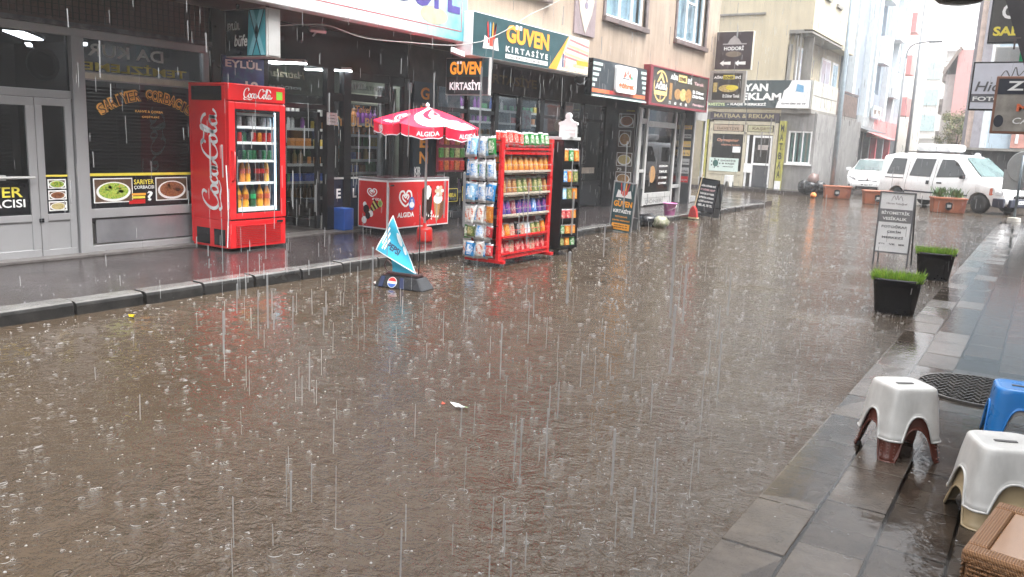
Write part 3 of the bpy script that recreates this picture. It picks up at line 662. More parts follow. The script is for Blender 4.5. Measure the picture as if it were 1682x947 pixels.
# ---- doner shops where the line steps forward -----------------------------------
s4 = shop('grey framed doner shop front with a wide glass door under the maroon edged sign', 0, -7.9)
MB().box(17.35, 20.1, 0, .08, 2.35, 2.93).build('fascia', mat('slate_fascia', (.05, .055, .06), .35), s4)
f = MB(); f.box(17.35, 17.5, -.03, .07, .12, 2.35).box(17.76, 17.86, -.03, .07, .12, 2.35).box(19.45, 19.55, -.03, .07, .12, 2.35).box(20.0, 20.1, -.03, .07, .12, 2.35)
f.box(17.5, 17.76, -.02, .06, 2.0, 2.12).box(17.86, 19.45, -.02, .06, 1.95, 2.08).box(17.86, 19.45, -.02, .06, .30, .42).box(19.55, 20.0, -.02, .06, .5, .58).box(17.5, 17.76, -.02, .06, .9, .97)
f.build('window_frame', M_ALUW, s4, bevel=.006)
MB().box(17.5, 17.76, .02, .025, .14, 2.0).box(17.5, 17.76, .02, .025, 2.12, 2.35).build('pane', G_DARK, s4)
MB().box(17.86, 19.45, .02, .025, .42, 1.95).build('pane', G_DARK, s4); MB().box(17.86, 19.45, .02, .025, 2.08, 2.35).build('transom_pane', G_DARK, s4)
MB().box(19.55, 20.0, .02, .025, .58, 2.35).build('pane', G_SHOP, s4)
MB().box(17.86, 19.45, -.01, .03, .14, .30).build('kick_panel', M_ALUW, s4)
q = MB(); letters(q, 'DÖNER', 18.0, .17, 1.0, .11, -.013, 0, .02)
for k in range(4): letters(q, ('DÜRÜM', 'TAVUK', 'ET DÖNER', 'ÇORBA')[k], 18.75, 1.02-k*.14, .5, .06, .015, 1, .03)
q.disc(18.35, .85, .18, .2, .016, 20, 2)
q.build('window_print', [mat('grey_print', (.2, .2, .2), .4), M_WLET, blotch('food_kebab', [(.05, .02, .01), (.3, .14, .05), (.5, .3, .12), (.15, .2, .03)], 60)], s4)
# poster column facing down the street on the pier
pc = thing('poster_column', 'tall pier poster of doner sandwiches facing down the street', 'poster', (-8.12, 17.24, .55), 0)
MB().box(-.22, .20, -.03, 0, 0, 1.75).build('board', mat('brown_poster', (.06, .048, .04), .3, var=.3), pc)
for i, k in enumerate(('kebab', 'rice', 'kebab', 'stew')): food(pc, -.20, .06+i*.43, .38, .30, -.033, k) if i != 2 else food(pc, -.18, .06+i*.43, .30, .36, -.033, k)
q = MB(); letters(q, '15 ₺' if False else '75', -.18, .385, .12, .06, -.036, 0, .02); letters(q, 'DÖNER', -.02, 1.70, .2, .035, -.036, 1, .02); q.build('lettering', [M_WLET, M_YEL], pc)
MB().box(.23, .235, 0, .1, 0, .1).build('edge', M_ALUW, pc)
MB().box(17.25, 17.35, -.0, .9, .1, 2.93).build('pier', mat('charcoal_pier', (.035, .037, .042), .3, var=.3), s4)
MB().box(20.1, 20.18, -.25, .3, .1, 2.93).build('pier', mat('slate_fascia', (.05, .055, .06), .35), s4)
pc = thing('price_column', 'narrow price list column of stacked plates beside the dark stair doorway', 'poster', (-7.78, 20.095, .6), 0)
MB().box(-.11, .11, -.02, 0, 0, 1.75).build('board', mat('slate_board', (.09, .09, .095), .35), pc)
q = MB()
for i, (t_, m_) in enumerate((('ÇİĞ KÖFTE', 2), ('AYRAN', 1), ('ŞALGAM', 1), ('75 TL', 3), ('DÜRÜM', 0), ('AĞRI', 1), ('EVİ', 0))):
    q.box(-.10, .10, -.024, -.021, .04+i*.22, .04+i*.22+(.15 if i < 5 else .1), m_ if m_ != 0 else 3); letters(q, t_, -.08, .07+i*.22, .16, .05, -.027, 1 if m_ in (2, 0) else 4, .02)
q.build('price_plates', [M_WLET, mat('pale_plate', (.5, .5, .5), .4), mat('red_print', (.55, .02, .02), .3), M_GOLD, M_BLET], pc)
st = shop('narrow dark stair entrance with a small green sign at the end of the beige block', 0, -7.65)
MB().box(20.18, 21.02, 0, .08, 2.2, 2.93).box(20.18, 20.25, 0, .06, .12, 2.2).box(20.92, 21.02, 0, .06, .12, 2.2).build('door_frame', M_ALUW, st)
MB().box(20.25, 20.92, .5, .54, .12, 2.2).build('door', mat('dark_green_door', (.035, .05, .045), .3), st)
q = MB().box(20.45, 20.7, .49, .497, 1.38, 1.52).build('exit_plate', mat('green_plate', (.04, .4, .15), .4), st)
mb = MB()
for i in range(3): mb.box(20.25, 20.92, .1+i*.13, .48, .12+i*.15, .27+i*.15)
mb.build('step', mat('grey_step', (.30, .30, .30), .3), st, bevel=.01)
# ================================================================== signs on the facade
def board(name, label, X, y0, y1, z0, z1, thick, matf, mate, group=None):
    t = thing(name, label, 'sign', (X, y0, z0), R(90), group)
    w_, h_ = y1-y0, z1-z0
    MB().box(.0, w_, .004, thick, 0, h_).build('casing', mate, t, bevel=.006)
    MB().box(.012, w_-.012, 0, .004, .012, h_-.012).build('sign_face', matf, t)
    return t, w_, h_
# kiosk banner
def banner_mat():
    m, t, b = new_mat('printed_banner'); v = coords(t)
    se = t.nodes.new('ShaderNodeSeparateXYZ'); t.links.new(v, se.inputs[0])
    f = math_n(t, 'ADD', math_n(t, 'MULTIPLY', math_n(t, 'SUBTRACT', se.outputs[0], 1.9), .45), math_n(t, 'MULTIPLY', math_n(t, 'SUBTRACT', noise_tex(t, v, 1.4, 4), .5), 1.1))
    f = math_n(t, 'SUBTRACT', f, math_n(t, 'MULTIPLY', se.outputs[2], .32))
    t.links.new(ramp(t, f, [(.05, (.72, .75, .78)), (.4, (.50, .66, .68)), (.75, (.12, .40, .45))]), b.inputs['Base Color']); b.inputs['Roughness'].default_value = .25
    return m
t, w_, h_ = board('shop_sign', 'large pale banner sign with violet letters fading to teal above the kiosk', -7.36, 6.05, 10.02, 2.885, 4.35, .19, banner_mat(), M_WHITE)
q = MB(); letters(q, 'EYLÜL', .45, .36, 1.75, .62, -.004, 0, .03); letters(q, 'BÜFE', 2.38, .36, 1.40, .62, -.004, 0, .03)
q.box(.1, w_-.14, -.003, 0, .135, .147, 1).box(w_-.152, w_-.14, -.003, 0, .147, 1.3, 1).disc(1.05, .30, .22, .07, -.004, 20, 2)
q.disc(3.2, .28, .3, .12, -.0025, 24, 3)
q.build('lettering', [mat('violet_letters', (.09, .075, .30), .4), mat('dull_red_line', (.45, .12, .14), .4), mat('red_print', (.55, .02, .02), .3), mat('sand_print', (.45, .45, .33), .4)], t)
# stationery sign
TEAL = mat('dark_teal_face', (.026, .075, .085), .3, var=.12)
t, w_, h_ = board('shop_sign', 'long dark teal stationery sign with orange capitals and a picture of books', -7.2, 9.94, 13.5, 2.70, 3.32, .30, TEAL, M_WHITE)
def open_book(q, x, z, s, y, m0):
    q.poly([(x-s*.5, y, z), (x-s*.4, y, z+s*.45), (x, y, z+s*.30), (x, y, z+.02*s)], m0); q.poly([(x, y, z+.02*s), (x, y, z+s*.30), (x+s*.4, y, z+s*.45), (x+s*.5, y, z)], m0)
    for i, (dx, lean, mm) in enumerate(((-.16, -.08, 2), (-.05, -.02, 3), (.06, .04, 1), (.16, .12, 4), (.1, .18, 2))):
        q.poly([(x+s*(dx-.035), y-.002, z+s*.2), (x+s*(dx+.035), y-.002, z+s*.2), (x+s*(dx+lean+.035), y-.002, z+s*.85), (x+s*(dx+lean), y-.002, z+s*.95), (x+s*(dx+lean-.035), y-.002, z+s*.85)], mm)
    q.box(x-.10*s, x+.12*s, y-.005, y-.003, z+.12*s, z+.42*s, 4)
ICON = [M_WLET, M_ORG, mat('red_print', (.55, .02, .02), .3), mat('sky_print', (.15, .35, .55), .4), mat('coral_print', (.65, .10, .06), .4)]
q = MB(); open_book(q, .46, .13, .42, -.006, 0); q.build('book_emblem', ICON, t)
q = MB(); letters(q, 'GUVEN', .86, .285, 1.28, .265, -.006, 0, .045); q.box(1.115, 1.185, -.008, -.003, .50, .565, 1).box(1.225, 1.295, -.008, -.003, .50, .565, 1)
letters(q, 'K I R T A S İ Y E', .86, .145, 1.26, .115, -.006, 1, .03)
q.box(.86, 2.12, -.006, -.003, .05, .115, 1); letters(q, '0 0542 854 21 04 - 0544 549 24 26', .89, .065, 1.2, .036, -.0085, 2, .01)
q.build('lettering', [M_ORG, M_WLET, M_BLET], t)
q = MB(); q.poly([(2.16, -.004, .02), (2.42, -.004, .02), (2.80, -.004, .52), (2.78, -.004, .60)][:4], 0)
q.poly([(2.42, -.005, .02), (3.54, -.005, .02), (3.54, -.005, .60), (2.80, -.005, .60)], 1)
rn = random.Random(2)
for i in range(8): 
    z = .20+i*.048; q.poly([(2.62+i*.03, -.007, z), (3.52, -.007, z-.06), (3.52, -.007, z-.03), (2.62+i*.03, -.007, z+.03)], 2+i % 3)
q.box(2.95, 3.5, -.009, -.006, .05, .10, 2).box(3.0, 3.4, -.009, -.006, .11, .16, 4).box(3.1, 3.52, -.010, -.006, .16, .24, 5).box(2.60, 2.64, -.009, -.006, .08, .30, 6).box(2.67, 2.71, -.009, -.006, .08, .28, 3)
q.build('printed_picture', [M_ORG, blotch('paper_print', [(.5, .35, .25), (.7, .6, .5), (.4, .45, .4)], 5), M_WLET, mat('rose_book', (.5, .18, .2), .4), mat('cream_book', (.6, .5, .3), .4), M_ORG, mat('navy_print', (.03, .06, .2), .4)], t)
# restaurant sign with white plate
t, w_, h_ = board('shop_sign', 'dark restaurant sign with a raised white plate and an orange lower band', -7.4, 14.05, 16.5, 2.42, 3.09, .15, mat('ink_face', (.03, .038, .045), .3), M_BLACK)
q = MB()
for i in range(5):
    z = .16+i*.098; q.box(.02, .12+i*.07, -.003, 0, z, z+.055, 0); q.box(w_-.10-(i)*.035-.05, w_-.02, -.003, 0, z, z+.055, 0)
q.box(.015, .75, -.003, 0, .055, .125, 1).box(.75, 1.7, -.003, 0, .055, .125, 2).box(1.7, w_-.02, -.003, 0, .055, .125, 1).box(.0, w_, -.03, 0, -.02, .012, 0)
q.build('stripes', [mat('pale_mint', (.55, .68, .64), .4), mat('orange_red', (.75, .16, .06), .4), mat('deep_red', (.45, .03, .03), .4)], t)
pl = MB(); pts = []
for cx, cz, a0 in ((1.78, .57, 0), (1.02, .57, 90), (1.02, .17, 180), (1.78, .17, 270)):
    for k in range(5): a = R(a0+k*22.5); pts.append((cx+.09*math.cos(a), cz+.06*math.sin(a)))
pl.prism(pts, -.05, 0); plo = pl.build('name_plate', M_WHITE, t)
q = MB(); letters(q, 'şöhret', 1.04, .17, .70, .14, -.054, 0, .055)
q.poly([(1.22, -.053, .40), (1.30, -.053, .56), (1.36, -.053, .46), (1.42, -.053, .60), (1.48, -.053, .46), (1.54, -.053, .54), (1.60, -.053, .40), (1.50, -.053, .42), (1.42, -.053, .50), (1.32, -.053, .42)], 1)
q.box(1.2, 1.5, -.053, -.051, .385, .40, 2).disc(1.62, .42, .05, .035, -.053, 12, 3)
q.build('lettering', [mat('orange_red', (.75, .16, .06), .4), mat('brick_print', (.5, .15, .1), .4), M_BLET, mat('mint_print', (.1, .5, .3), .4)], plo)
# doner sign
t, w_, h_ = board('shop_sign', 'charcoal doner shop sign with a maroon frame and a round emblem', -7.4, 16.65, 20.2, 2.38, 3.22, .15, mat('charcoal_face', (.055, .052, .048), .35), mat('maroon_frame', (.25, .03, .045), .3))
MB().box(0, w_, -.02, 0, h_-.035, h_).box(0, w_, -.02, 0, 0, .05).box(0, .14, -.02, 0, .05, h_-.035).box(w_-.03, w_, -.02, 0, .05, h_-.035).build('frame', mat('maroon_frame', (.25, .03, .045), .3), t, bevel=.004)
q = MB()
for k in range(36):
    a0, a1 = 2*math.pi*k/36, 2*math.pi*(k+1)/36
    if 12 < k < 16 or 0 <= k < 2: continue
    q.poly([(.62+.38*math.cos(a0), -.004, .43+.34*math.sin(a0)), (.62+.38*math.cos(a1), -.004, .43+.34*math.sin(a1)), (.62+.34*math.cos(a1), -.004, .43+.30*math.sin(a1)), (.62+.34*math.cos(a0), -.004, .43+.30*math.sin(a0))][::-1], 1)
q.poly([(.40, -.005, .50), (.62, -.005, .74), (.84, -.005, .50), (.74, -.005, .52), (.62, -.005, .62), (.50, -.005, .52)][::-1], 1)
letters(q, 'AĞRI', .32, .36, .62, .17, -.006, 0, .05); q.box(.28, .98, -.005, -.003, .24, .33, 1); q.box(.61, .64, -.005, -.003, .10, .24, 1)
letters(q, 'AĞRI', 1.14, .62, .42, .14, -.005, 0, .04); q.box(1.62, 2.12, -.004, -.002, .60, .76, 1); letters(q, 'DÖNER', 1.66, .625, .42, .11, -.007, 2, .04); letters(q, 'EVİ', 2.18, .60, .26, .15, -.005, 0, .04)
for k, (x, z) in enumerate(((2.6, .60), (2.55, .40), (2.55, .30), (2.6, .10))): letters(q, ('Tavuk', 'Et Döner', 'Dürüm', 'Porsiyon')[k], x, z, .75-.1*(k == 0), .075, -.005, 3 if k in (0, 3) else 0, .05)
for k in range(4): letters(q, ('75', '60', '45', '80')[k], 1.12+k*.33, .08, .12, .065, -.005, 0, .03)
q.build('lettering', [M_WLET, M_GOLD, M_BLET, mat('pink_print', (.6, .4, .42), .4)], t)
q = MB(); q.box(1.12, 1.28, -.004, 0, .18, .54, 0)
for k in range(3): q.disc(1.62+k*.33, .32, .2, .12+.02*k, -.005-.002*k, 20, k % 2)
q.build('food_photo', [blotch('food_kebab', [(.05, .02, .01), (.3, .14, .05), (.5, .3, .12), (.15, .2, .03)], 60), blotch('food_gold', [(.3, .2, .06), (.55, .42, .15), (.7, .6, .4)], 30)], t)
# projecting signs (facing down the street)
def proj_sign(label, x0, x1, Y, z0, z1, th, m_face, m_edge, nb=True):
    t = thing('projecting_sign', label, 'sign', (x0, Y, z0), 0, 'signs projecting over the pavement')
    w_, h_ = x1-x0, z1-z0
    MB().box(0, w_, 0, th, 0, h_).build('casing', m_edge, t, bevel=.006)
    MB().box(.012, w_-.012, -.003, 0, .012, h_-.012).build('sign_face', m_face, t)
    return t, w_, h_
t, w_, h_ = proj_sign('black lightbox sign with crossed blue ribbons hanging over the red drinks fridge', -8.20, -7.5, 6.46, 2.33, 2.86, .20, mat('ink_navy_face', (.012, .018, .028), .25), M_ALUW)
q = MB(); letters(q, 'EYLÜL', .05, .30, .21, .095, -.006, 0, .03); letters(q, 'büfe', .16, .12, .22, .13, -.006, 0, .02, shear=.15)
q.poly([(.38, -.006, .02), (.69, -.006, .02), (.69, -.006, .51), (.42, -.006, .51)], 1)
for pts_ in (((.40, .02), (.47, .02), (.67, .51), (.60, .51)), ((.62, .02), (.68, .02), (.50, .51), (.43, .51))): q.poly([(a, -.009, b) for a, b in pts_], 2)
for pts_ in (((.47, .02), (.485, .02), (.685, .51), (.67, .51)), ((.60, .02), (.615, .02), (.44, .51), (.425, .51))): q.poly([(a, -.012, b) for a, b in pts_], 3)
q.build('lettering', [M_WLET, mat('turquoise_print', (.08, .38, .45), .35), mat('light_turquoise', (.25, .60, .68), .35), mat('deep_teal_line', (.01, .06, .09), .35)], t)
MB().box(w_, w_+.012, .02, .18, .02, h_-.02).build('side_panel', M_ALUW, t); MB().tube([(.1, .1, h_), (.1, .1, h_+.12)], .02).tube([(.6, .1, h_), (.6, .1, h_+.12)], .02).build('bracket', M_BLACK, t)
t, w_, h_ = proj_sign('small two part stationery sign orange over white letters hung below the teal sign', -7.94, -7.14, 10.3, 2.16, 2.71, .07, mat('ink_face', (.03, .038, .045), .3), M_ALUW)
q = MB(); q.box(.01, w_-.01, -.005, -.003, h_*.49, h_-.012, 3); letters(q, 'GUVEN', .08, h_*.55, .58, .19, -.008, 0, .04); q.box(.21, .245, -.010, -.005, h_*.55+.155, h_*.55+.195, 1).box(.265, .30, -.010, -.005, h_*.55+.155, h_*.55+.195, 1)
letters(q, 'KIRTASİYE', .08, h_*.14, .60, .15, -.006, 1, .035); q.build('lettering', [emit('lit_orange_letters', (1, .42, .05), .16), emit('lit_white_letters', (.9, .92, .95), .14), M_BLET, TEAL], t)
MB().tube([(.1, .03, h_), (.1, .03, h_+.22)], .012).tube([(.7, .03, h_), (.7, .03, h_+.22)], .012).build('bracket', M_BLACK, t)
PLUM = mat('plum_brown_face', (.055, .040, .045), .3)
t, w_, h_ = proj_sign('plum brown square sign with a dome emblem and two white arrows at the block corner', -7.50, -6.56, 20.8, 3.47, 4.40, .12, PLUM, mat('cream_trim', (.62, .60, .50), .35, streak=.2))
q = MB(); letters(q, 'HODORİ', .22, .47, .50, .12, -.006, 1, .03)
q.poly([(.30, -.005, .63), (.36, -.005, .74), (.47, -.005, .83), (.58, -.005, .74), (.66, -.005, .63)][::-1], 0); q.box(.18, .78, -.006, -.004, .61, .635, 0); q.disc(.47, .38, .2, .07, -.005, 20, 2)
for x in (.14, .52): q.poly([(x, -.006, .16), (x+.10, -.006, .23), (x+.10, -.006, .19), (x+.28, -.006, .20), (x+.28, -.006, .12), (x+.10, -.006, .13), (x+.10, -.006, .09)][::-1], 1)
q.build('lettering', [mat('pale_grey_print', (.4, .38, .38), .4), M_WLET, mat('bronze_print', (.2, .16, .12), .4)], t)
t, w_, h_ = proj_sign('small dark doner sign in a pale frame hung below the plum brown sign', -7.40, -6.50, 20.3, 2.64, 3.40, .10, mat('charcoal_face', (.055, .052, .048), .35), mat('grey_trim', (.3, .29, .27), .4))
MB().box(0, w_, -.02, 0, h_-.06, h_).box(0, w_, -.02, 0, 0, .06).box(0, .08, -.02, 0, .06, h_-.06).box(w_-.08, w_, -.02, 0, .06, h_-.06).build('frame', mat('grey_trim', (.3, .29, .27), .4), t)
q = MB(); letters(q, 'AĞRI', .10, .57, .22, .08, -.006, 0, .05); q.box(.34, .62, -.006, -.003, .56, .66, 1); letters(q, 'DÖNER', .36, .57, .24, .075, -.009, 2, .04); letters(q, 'EVİ', .64, .57, .14, .08, -.006, 0, .05)
q.box(.10, .20, -.005, -.003, .25, .48, 3); q.disc(.48, .34, .24, .09, -.006, 20, 3); q.disc(.58, .36, .16, .06, -.008, 20, 1); letters(q, 'Et Döner Tavuk', .36, .12, .42, .08, -.006, 0, .03)
q.build('lettering', [M_WLET, M_YEL, M_BLET, blotch('food_gold', [(.3, .2, .06), (.55, .42, .15), (.7, .6, .4)], 30)], t)
# floodlights and cables under the soffit
def flood(x, y, z, rz, label):
    t = thing('floodlight', label, 'floodlight', (x, y, z), rz, 'floodlights under the overhang')
    MB().box(-.11, .11, -.02, .02, -.05, .05).build('housing', M_ALU, t, bevel=.006); MB().box(-.095, .095, -.024, -.0205, -.04, .04).build('glass_face', M_ALUW, t); MB().tube([(0, .02, 0), (0, .12, .08)], .01).build('bracket', M_ALU, t); return t
o = flood(-8.05, 7.75, 2.80, R(90), 'small unlit floodlight under the brown soffit above the kiosk door'); o.rotation_euler = (R(-60), 0, R(70))
o = flood(-7.32, 9.75, 2.72, R(60), 'small unlit floodlight beside the white end of the teal sign'); o.rotation_euler = (R(-35), R(15), R(60))
def cable(label, pts, r=.006, m=None):
    o = MB().tube(catmull(pts, 8), r, 6).build('cable', m or mat('grey_cable', (.4, .4, .38), .4), smooth=True); tag(o, label, 'cable'); return o
cable('pale cable drooping under the kiosk banner to the teal sign', [onX(455, 42, -7.7), onX(500, 40, -7.6), onX(540, 42, -7.5), onX(600, 62, -7.45), onX(680, 70, -7.4), onX(745, 74, -7.3), onX(790, 68, -7.15)])
cable('thin pale wire running from the teal sign up across the beige wall', [onX(790, 68, -7.15), onX(830, 50, -7.17), onX(870, 24, -7.3), onX(900, 10, -7.45), onX(925, -4, -7.5)])
cable('loop of dark cable hanging below the right end of the teal sign', [onX(950, 120, -7.35), onX(945, 132, -7.35), onX(952, 138, -7.35), onX(962, 133, -7.35), onX(963, 122, -7.35)], .008, M_BLACK)
# ================================================================== fridge
RED = mat('fridge_red', (.62, .012, .016), .22, var=.06, scale=1.5, coat=.5)
RED2 = mat('freezer_red', (.55, .018, .02), .25, var=.06, scale=2)
fr = thing('drinks_fridge', 'tall red glass door drinks fridge with white script lettering on the walkway', 'fridge', (-7.88, 6.235, .107), R(90))
FW, FD, FH = .83, .72, 1.93
t = .045
body = MB().box(0, FW, .06, FD, FH-.03, FH).box(0, FW, FD-.03, FD, .06, FH-.03).box(0, FW, .06, FD-.03, .03, .36)
body.box(0, t, .06, FD-.03, .36, FH-.03).box(FW-t, FW, .06, FD-.03, .36, FH-.03).box(t, FW-t, .06, FD-.03, FH-.26, FH-.03)
fb = body.build('cabinet', RED, fr, bevel=.008)
MB().box(.0, FW, .0, .058, FH-.20, FH-.004).build('canopy_panel', RED, fr, bevel=.012)
MB().box(.0, FW, .01, .058, .035, .36).build('kick_grille', RED, fr, bevel=.01)
q = MB()
for j in range(11): q.box(.08, FW-.08, .0, .012, .08+j*.021, .09+j*.021)
q.build('grille_slats', mat('deep_fridge_red', (.40, .01, .012), .3), fr, bevel=.002)
MB().box(FW-.14, FW-.05, .0, .012, .31, .335).build('badge', M_BLACK, fr)
dz0, dz1 = .375, FH-.21
d = MB().box(0, .085, 0, .055, dz0, dz1).box(FW-.085, FW, 0, .055, dz0, dz1).box(.085, FW-.085, 0, .055, dz1-.08, dz1).box(.085, FW-.085, 0, .055, dz0, dz0+.07)
dd = d.build('door', RED, fr, bevel=.008)
MB().box(.085, FW-.085, .02, .026, dz0+.07, dz1-.08).build('pane', G_CLEAR, dd)
MB().box(.085, .11, .004, .05, dz0+.07, dz1-.08).box(FW-.11, FW-.085, .004, .05, dz0+.07, dz1-.08).box(.11, FW-.11, .004, .05, dz1-.10, dz1-.08).box(.11, FW-.11, .004, .05, dz0+.07, dz0+.085).build('gasket', M_BLACK, dd)
MB().tube([(.035, -.0, .82), (.035, -.045, .84), (.035, -.045, 1.15), (.035, 0, 1.17)], .013, 8).build('handle', RED, dd, smooth=True)
MB().box(t, FW-t, FD-.035, FD-.031, .38, FH-.26).box(t, t+.002, .07, FD-.04, .38, FH-.26).box(FW-t-.002, FW-t, .07, FD-.04, .38, FH-.26).build('liner', mat('fridge_liner', (.10, .13, .17), .35), fr)
MB().box(FW-t-.055, FW-t-.02, .065, .09, .45, 1.62).build('light_strip', emit('fridge_light', (.6, .85, 1), 1.2), fr)
SH = [.50, .80, 1.06, 1.27, 1.45, 1.60]
for i, z in enumerate(SH[1:]): MB().box(t+.004, FW-t-.06, .08, FD-.06, z-.012, z-.004).box(t+.004, FW-t-.06, .068, .08, z-.026, z+.004).build('wire_shelf', M_WHITE, fr)
MB().box(t, FW-t, .07, FD-.05, .44, .50).build('deck', M_WHITE, fr)
# openings in the side wall of the fridge and its tall script
for (a, b, c, e) in ((.10, .30, .06, .25), (.38, .62, .06, .25), (.12, .66, FH-.20, FH-.04)): MB().box(-.004, .0, a, b, c, e).build('vent_opening', M_BLACK, fr)
q = MB(); cola_script(q, lambda a, b: (FW*0+.20+a*.105, -.004, FH-.155+b*.11)); q.build('front_script', M_WLET, fr)
q = MB(); cola_script(q, lambda a, b: (-.004, .21+b*.29, .46+a*.29)); q.build('side_script', mat('silver_script', (.72, .72, .74), .3), fr)
q = MB().box(FW-.14, FW-.05, -.003, .0, FH-.155, FH-.06).build('green_sticker', mat('lime_sticker', (.25, .6, .05), .4), fr)
MB().tube([(-.012, .05, 1.0), (-.02, .02, .7), (-.01, .03, .4), (-.014, .05, .05)], .006, 6).build('power_cord', M_WHITE, fr)
fm = Matrix.Translation((-7.88, 6.235, .107)) @ Matrix.Rotation(R(90), 4, 'Z')
def put(o, x, y, z, label, cat_, group):
    o.location = fm @ Vector((x, y, z)); o.rotation_euler = (0, 0, R(90)+random.uniform(-.3, .3)); tag(o, label, cat_, group)
CANM = {n_: mat('can_'+n_, c_, .25, .4, var=.2, scale=40) for n_, c_ in (('red', (.5, .02, .02)), ('green', (.02, .12, .05)), ('silver', (.5, .5, .52)), ('black', (.03, .03, .035)), ('orange', (.6, .2, .02)), ('yellow', (.6, .45, .06)))}
def can(c_):
    r = .031; return MB().lathe([(0, 0), (.024, 0), (r, .01), (r, .10), (.026, .115), (0, .113)], 16, m=0).build('drink_can', CANM[c_], smooth=True)
def bottle(kind, h=.27):
    s_ = h/.27; liq = {'orange': (.80, .36, .03), 'cola': (.06, .015, .01), 'green': (.02, .09, .035), 'fruit': (.75, .26, .05), 'clear': (.5, .55, .5)}[kind]
    o = MB().lathe([(0, 0), (.036*s_, 0), (.041*s_, .01), (.041*s_, .07), (.036*s_, .09), (.041*s_, .12), (.041*s_, .165), (.03*s_, .205), (.014*s_, .24), (.014*s_, .25)], 18).build('drink_bottle', mat('juice_'+kind, liq, .12, coat=.6, var=.1), smooth=True)
    lab = {'orange': (.55, .12, .02), 'cola': (.5, .01, .01), 'green': (.02, .35, .12), 'fruit': (.6, .1, .05), 'clear': (.1, .3, .5)}[kind]
    MB().lathe([(.0385*s_, .10), (.0435*s_, .10), (.0435*s_, .155), (.0385*s_, .155)], 18).build('bottle_label', mat('bottlelabel_'+kind, lab, .35, var=.3, scale=60), o)
    MB().lathe([(0, .25), (.016*s_, .25), (.016*s_, .272), (0, .272)], 12).build('cap', mat('cap_'+kind, {'orange': (.6, .25, .02), 'green': (.02, .3, .1)}.get(kind, (.7, .7, .7)), .3), o)
    return o
for i, k in enumerate(('orange', 'orange', 'orange', 'green', 'orange', 'fruit')):
    s_ = .36 if k != 'green' else .37
    put(bottle(k, .27), .115+i*.108, .15, .50, '%s large bottle from left on the bottom shelf of the red fridge' % ORD[i], 'bottle', 'bottles in the red fridge')
for i, (x, k) in enumerate(((.10, 'fruit'), (.30, 'fruit'), (.38, 'orange'), (.52, 'cola'), (.59, 'cola'), (.66, 'orange'))):
    put(bottle(k, .22), x, .16, .80, '%s bottle from left on the second shelf up in the fridge' % ORD[i], 'bottle', 'bottles in the red fridge')
for lv, cs in ((1.06, ['green']*2+['black']*1+['green']*3+['black']+['green']*2), (1.27, ['red', 'red', 'red', 'green', 'black', 'red', 'orange', 'red', 'red']), (1.45, ['green', 'silver', 'silver', 'black', 'silver', 'silver', 'black', 'silver', 'silver']), (1.60, [])):
    for i, c_ in enumerate(cs):
        nm = {1.06: 'third', 1.27: 'fourth', 1.45: 'top filled'}[lv]
        put(can(c_), .095+i*.073, .13+.01*(i % 2), lv, '%s can, %s from left on the %s shelf up in the fridge' % (c_, ORD[i], nm), 'can', 'cans in the red fridge')
bx = MB().box(-.13, .13, -.02, .1, 0, .12).build('carton', mat('carton_red', (.45, .05, .03), .4, var=.4, scale=20)); put(bx, .50, .25, 1.60, 'red carton on the highest shelf of the red fridge', 'carton', None); bx.rotation_euler = (0, 0, R(90))
# ================================================================== ice cream freezer
fz = thing('ice_cream_freezer', 'red and white chest freezer for ice cream under the umbrella', 'freezer', (-7.93, 9.0, .112), R(90))
L_, D_, H_ = 1.45, .58, .77
MB().box(0.02, L_-.02, .02, D_-.02, 0.10, H_-.02).build('cabinet', M_WHITE, fz, bevel=.01)
MB().box(.06, L_-.06, .06, D_-.06, 0.0, .10).build('plinth', M_BLACK, fz)
f = MB()
for (a, b, c, e) in ((0, L_, .06, .10), (0, L_, H_-.05, H_)): f.box(a, b, .006, .02, c, e); f.box(.006, .02, .02, D_, c, e)
f.box(0.006, .045, .006, .02, .10, H_-.05).box(L_-.035, L_, .006, .02, .10, H_-.05).box(.006, .02, .02, .06, .10, H_-.05).box(.006, .02, D_-.035, D_, .10, H_-.05)
f.build('trim_frame', M_WHITE, fz, bevel=.004)
MB().box(.026, L_-.018, .003, .0055, .08, H_-.028).build('front_panel', RED2, fz); MB().box(.003, .0055, .026, D_-.018, .08, H_-.028).build('end_panel', RED2, fz)
MB().box(.0, L_, 0, D_, H_, H_+.03).build('lid_frame', mat('grey_lid', (.30, .30, .31), .25, .3), fz, bevel=.006); MB().box(.05, L_-.05, .05, D_-.05, H_+.03, H_+.038).build('glass_lid', mat('dark_glass_lid', (.09, .03, .035), .08, var=.2), fz)
q = MB(); heart_swirl(q, lambda a, b: (.40+a*.26, .001, .50+b*.24), 0); letters(q, 'ALGIDA', .22, .22, .38, .075, .001, 0, .03); q.box(.06, .14, .0015, .003, .685, .705, 1)
q.disc(.54, .42, .07, .10, -.001, 24, 2).disc(.54, .40, .055, .045, -.003, 24, 0); letters(q, '55', .515, .435, .05, .05, -.004, 0, .02)
q.build('front_print', [M_WLET, M_BLACK, mat('blue_badge', (.03, .12, .45), .3)], fz)
q = MB(); heart_swirl(q, lambda a, b: (.0015, .30-a*.17, .58+b*.12), 0); letters(q, 'ALGIDA', .22, .47, .18, .032, 0, 0, .03, fn=lambda X, Z: (.0015, .52-X, Z))
q.build('end_print', [M_WLET], fz)
def cone_pic(mb, fn, m0):
    pass
q = MB()   # chocolate ice cream and nut cone pictures
q.prism([(.78, .22), (.90, .14), (1.0, .18), (1.03, .45), (1.0, .66), (.88, .69), (.78, .62)], .001, .004, 0)
q.prism([(.84, .52), (.92, .46), (.98, .52), (1.0, .62), (.94, .68), (.86, .66)], -.002, .001, 1)
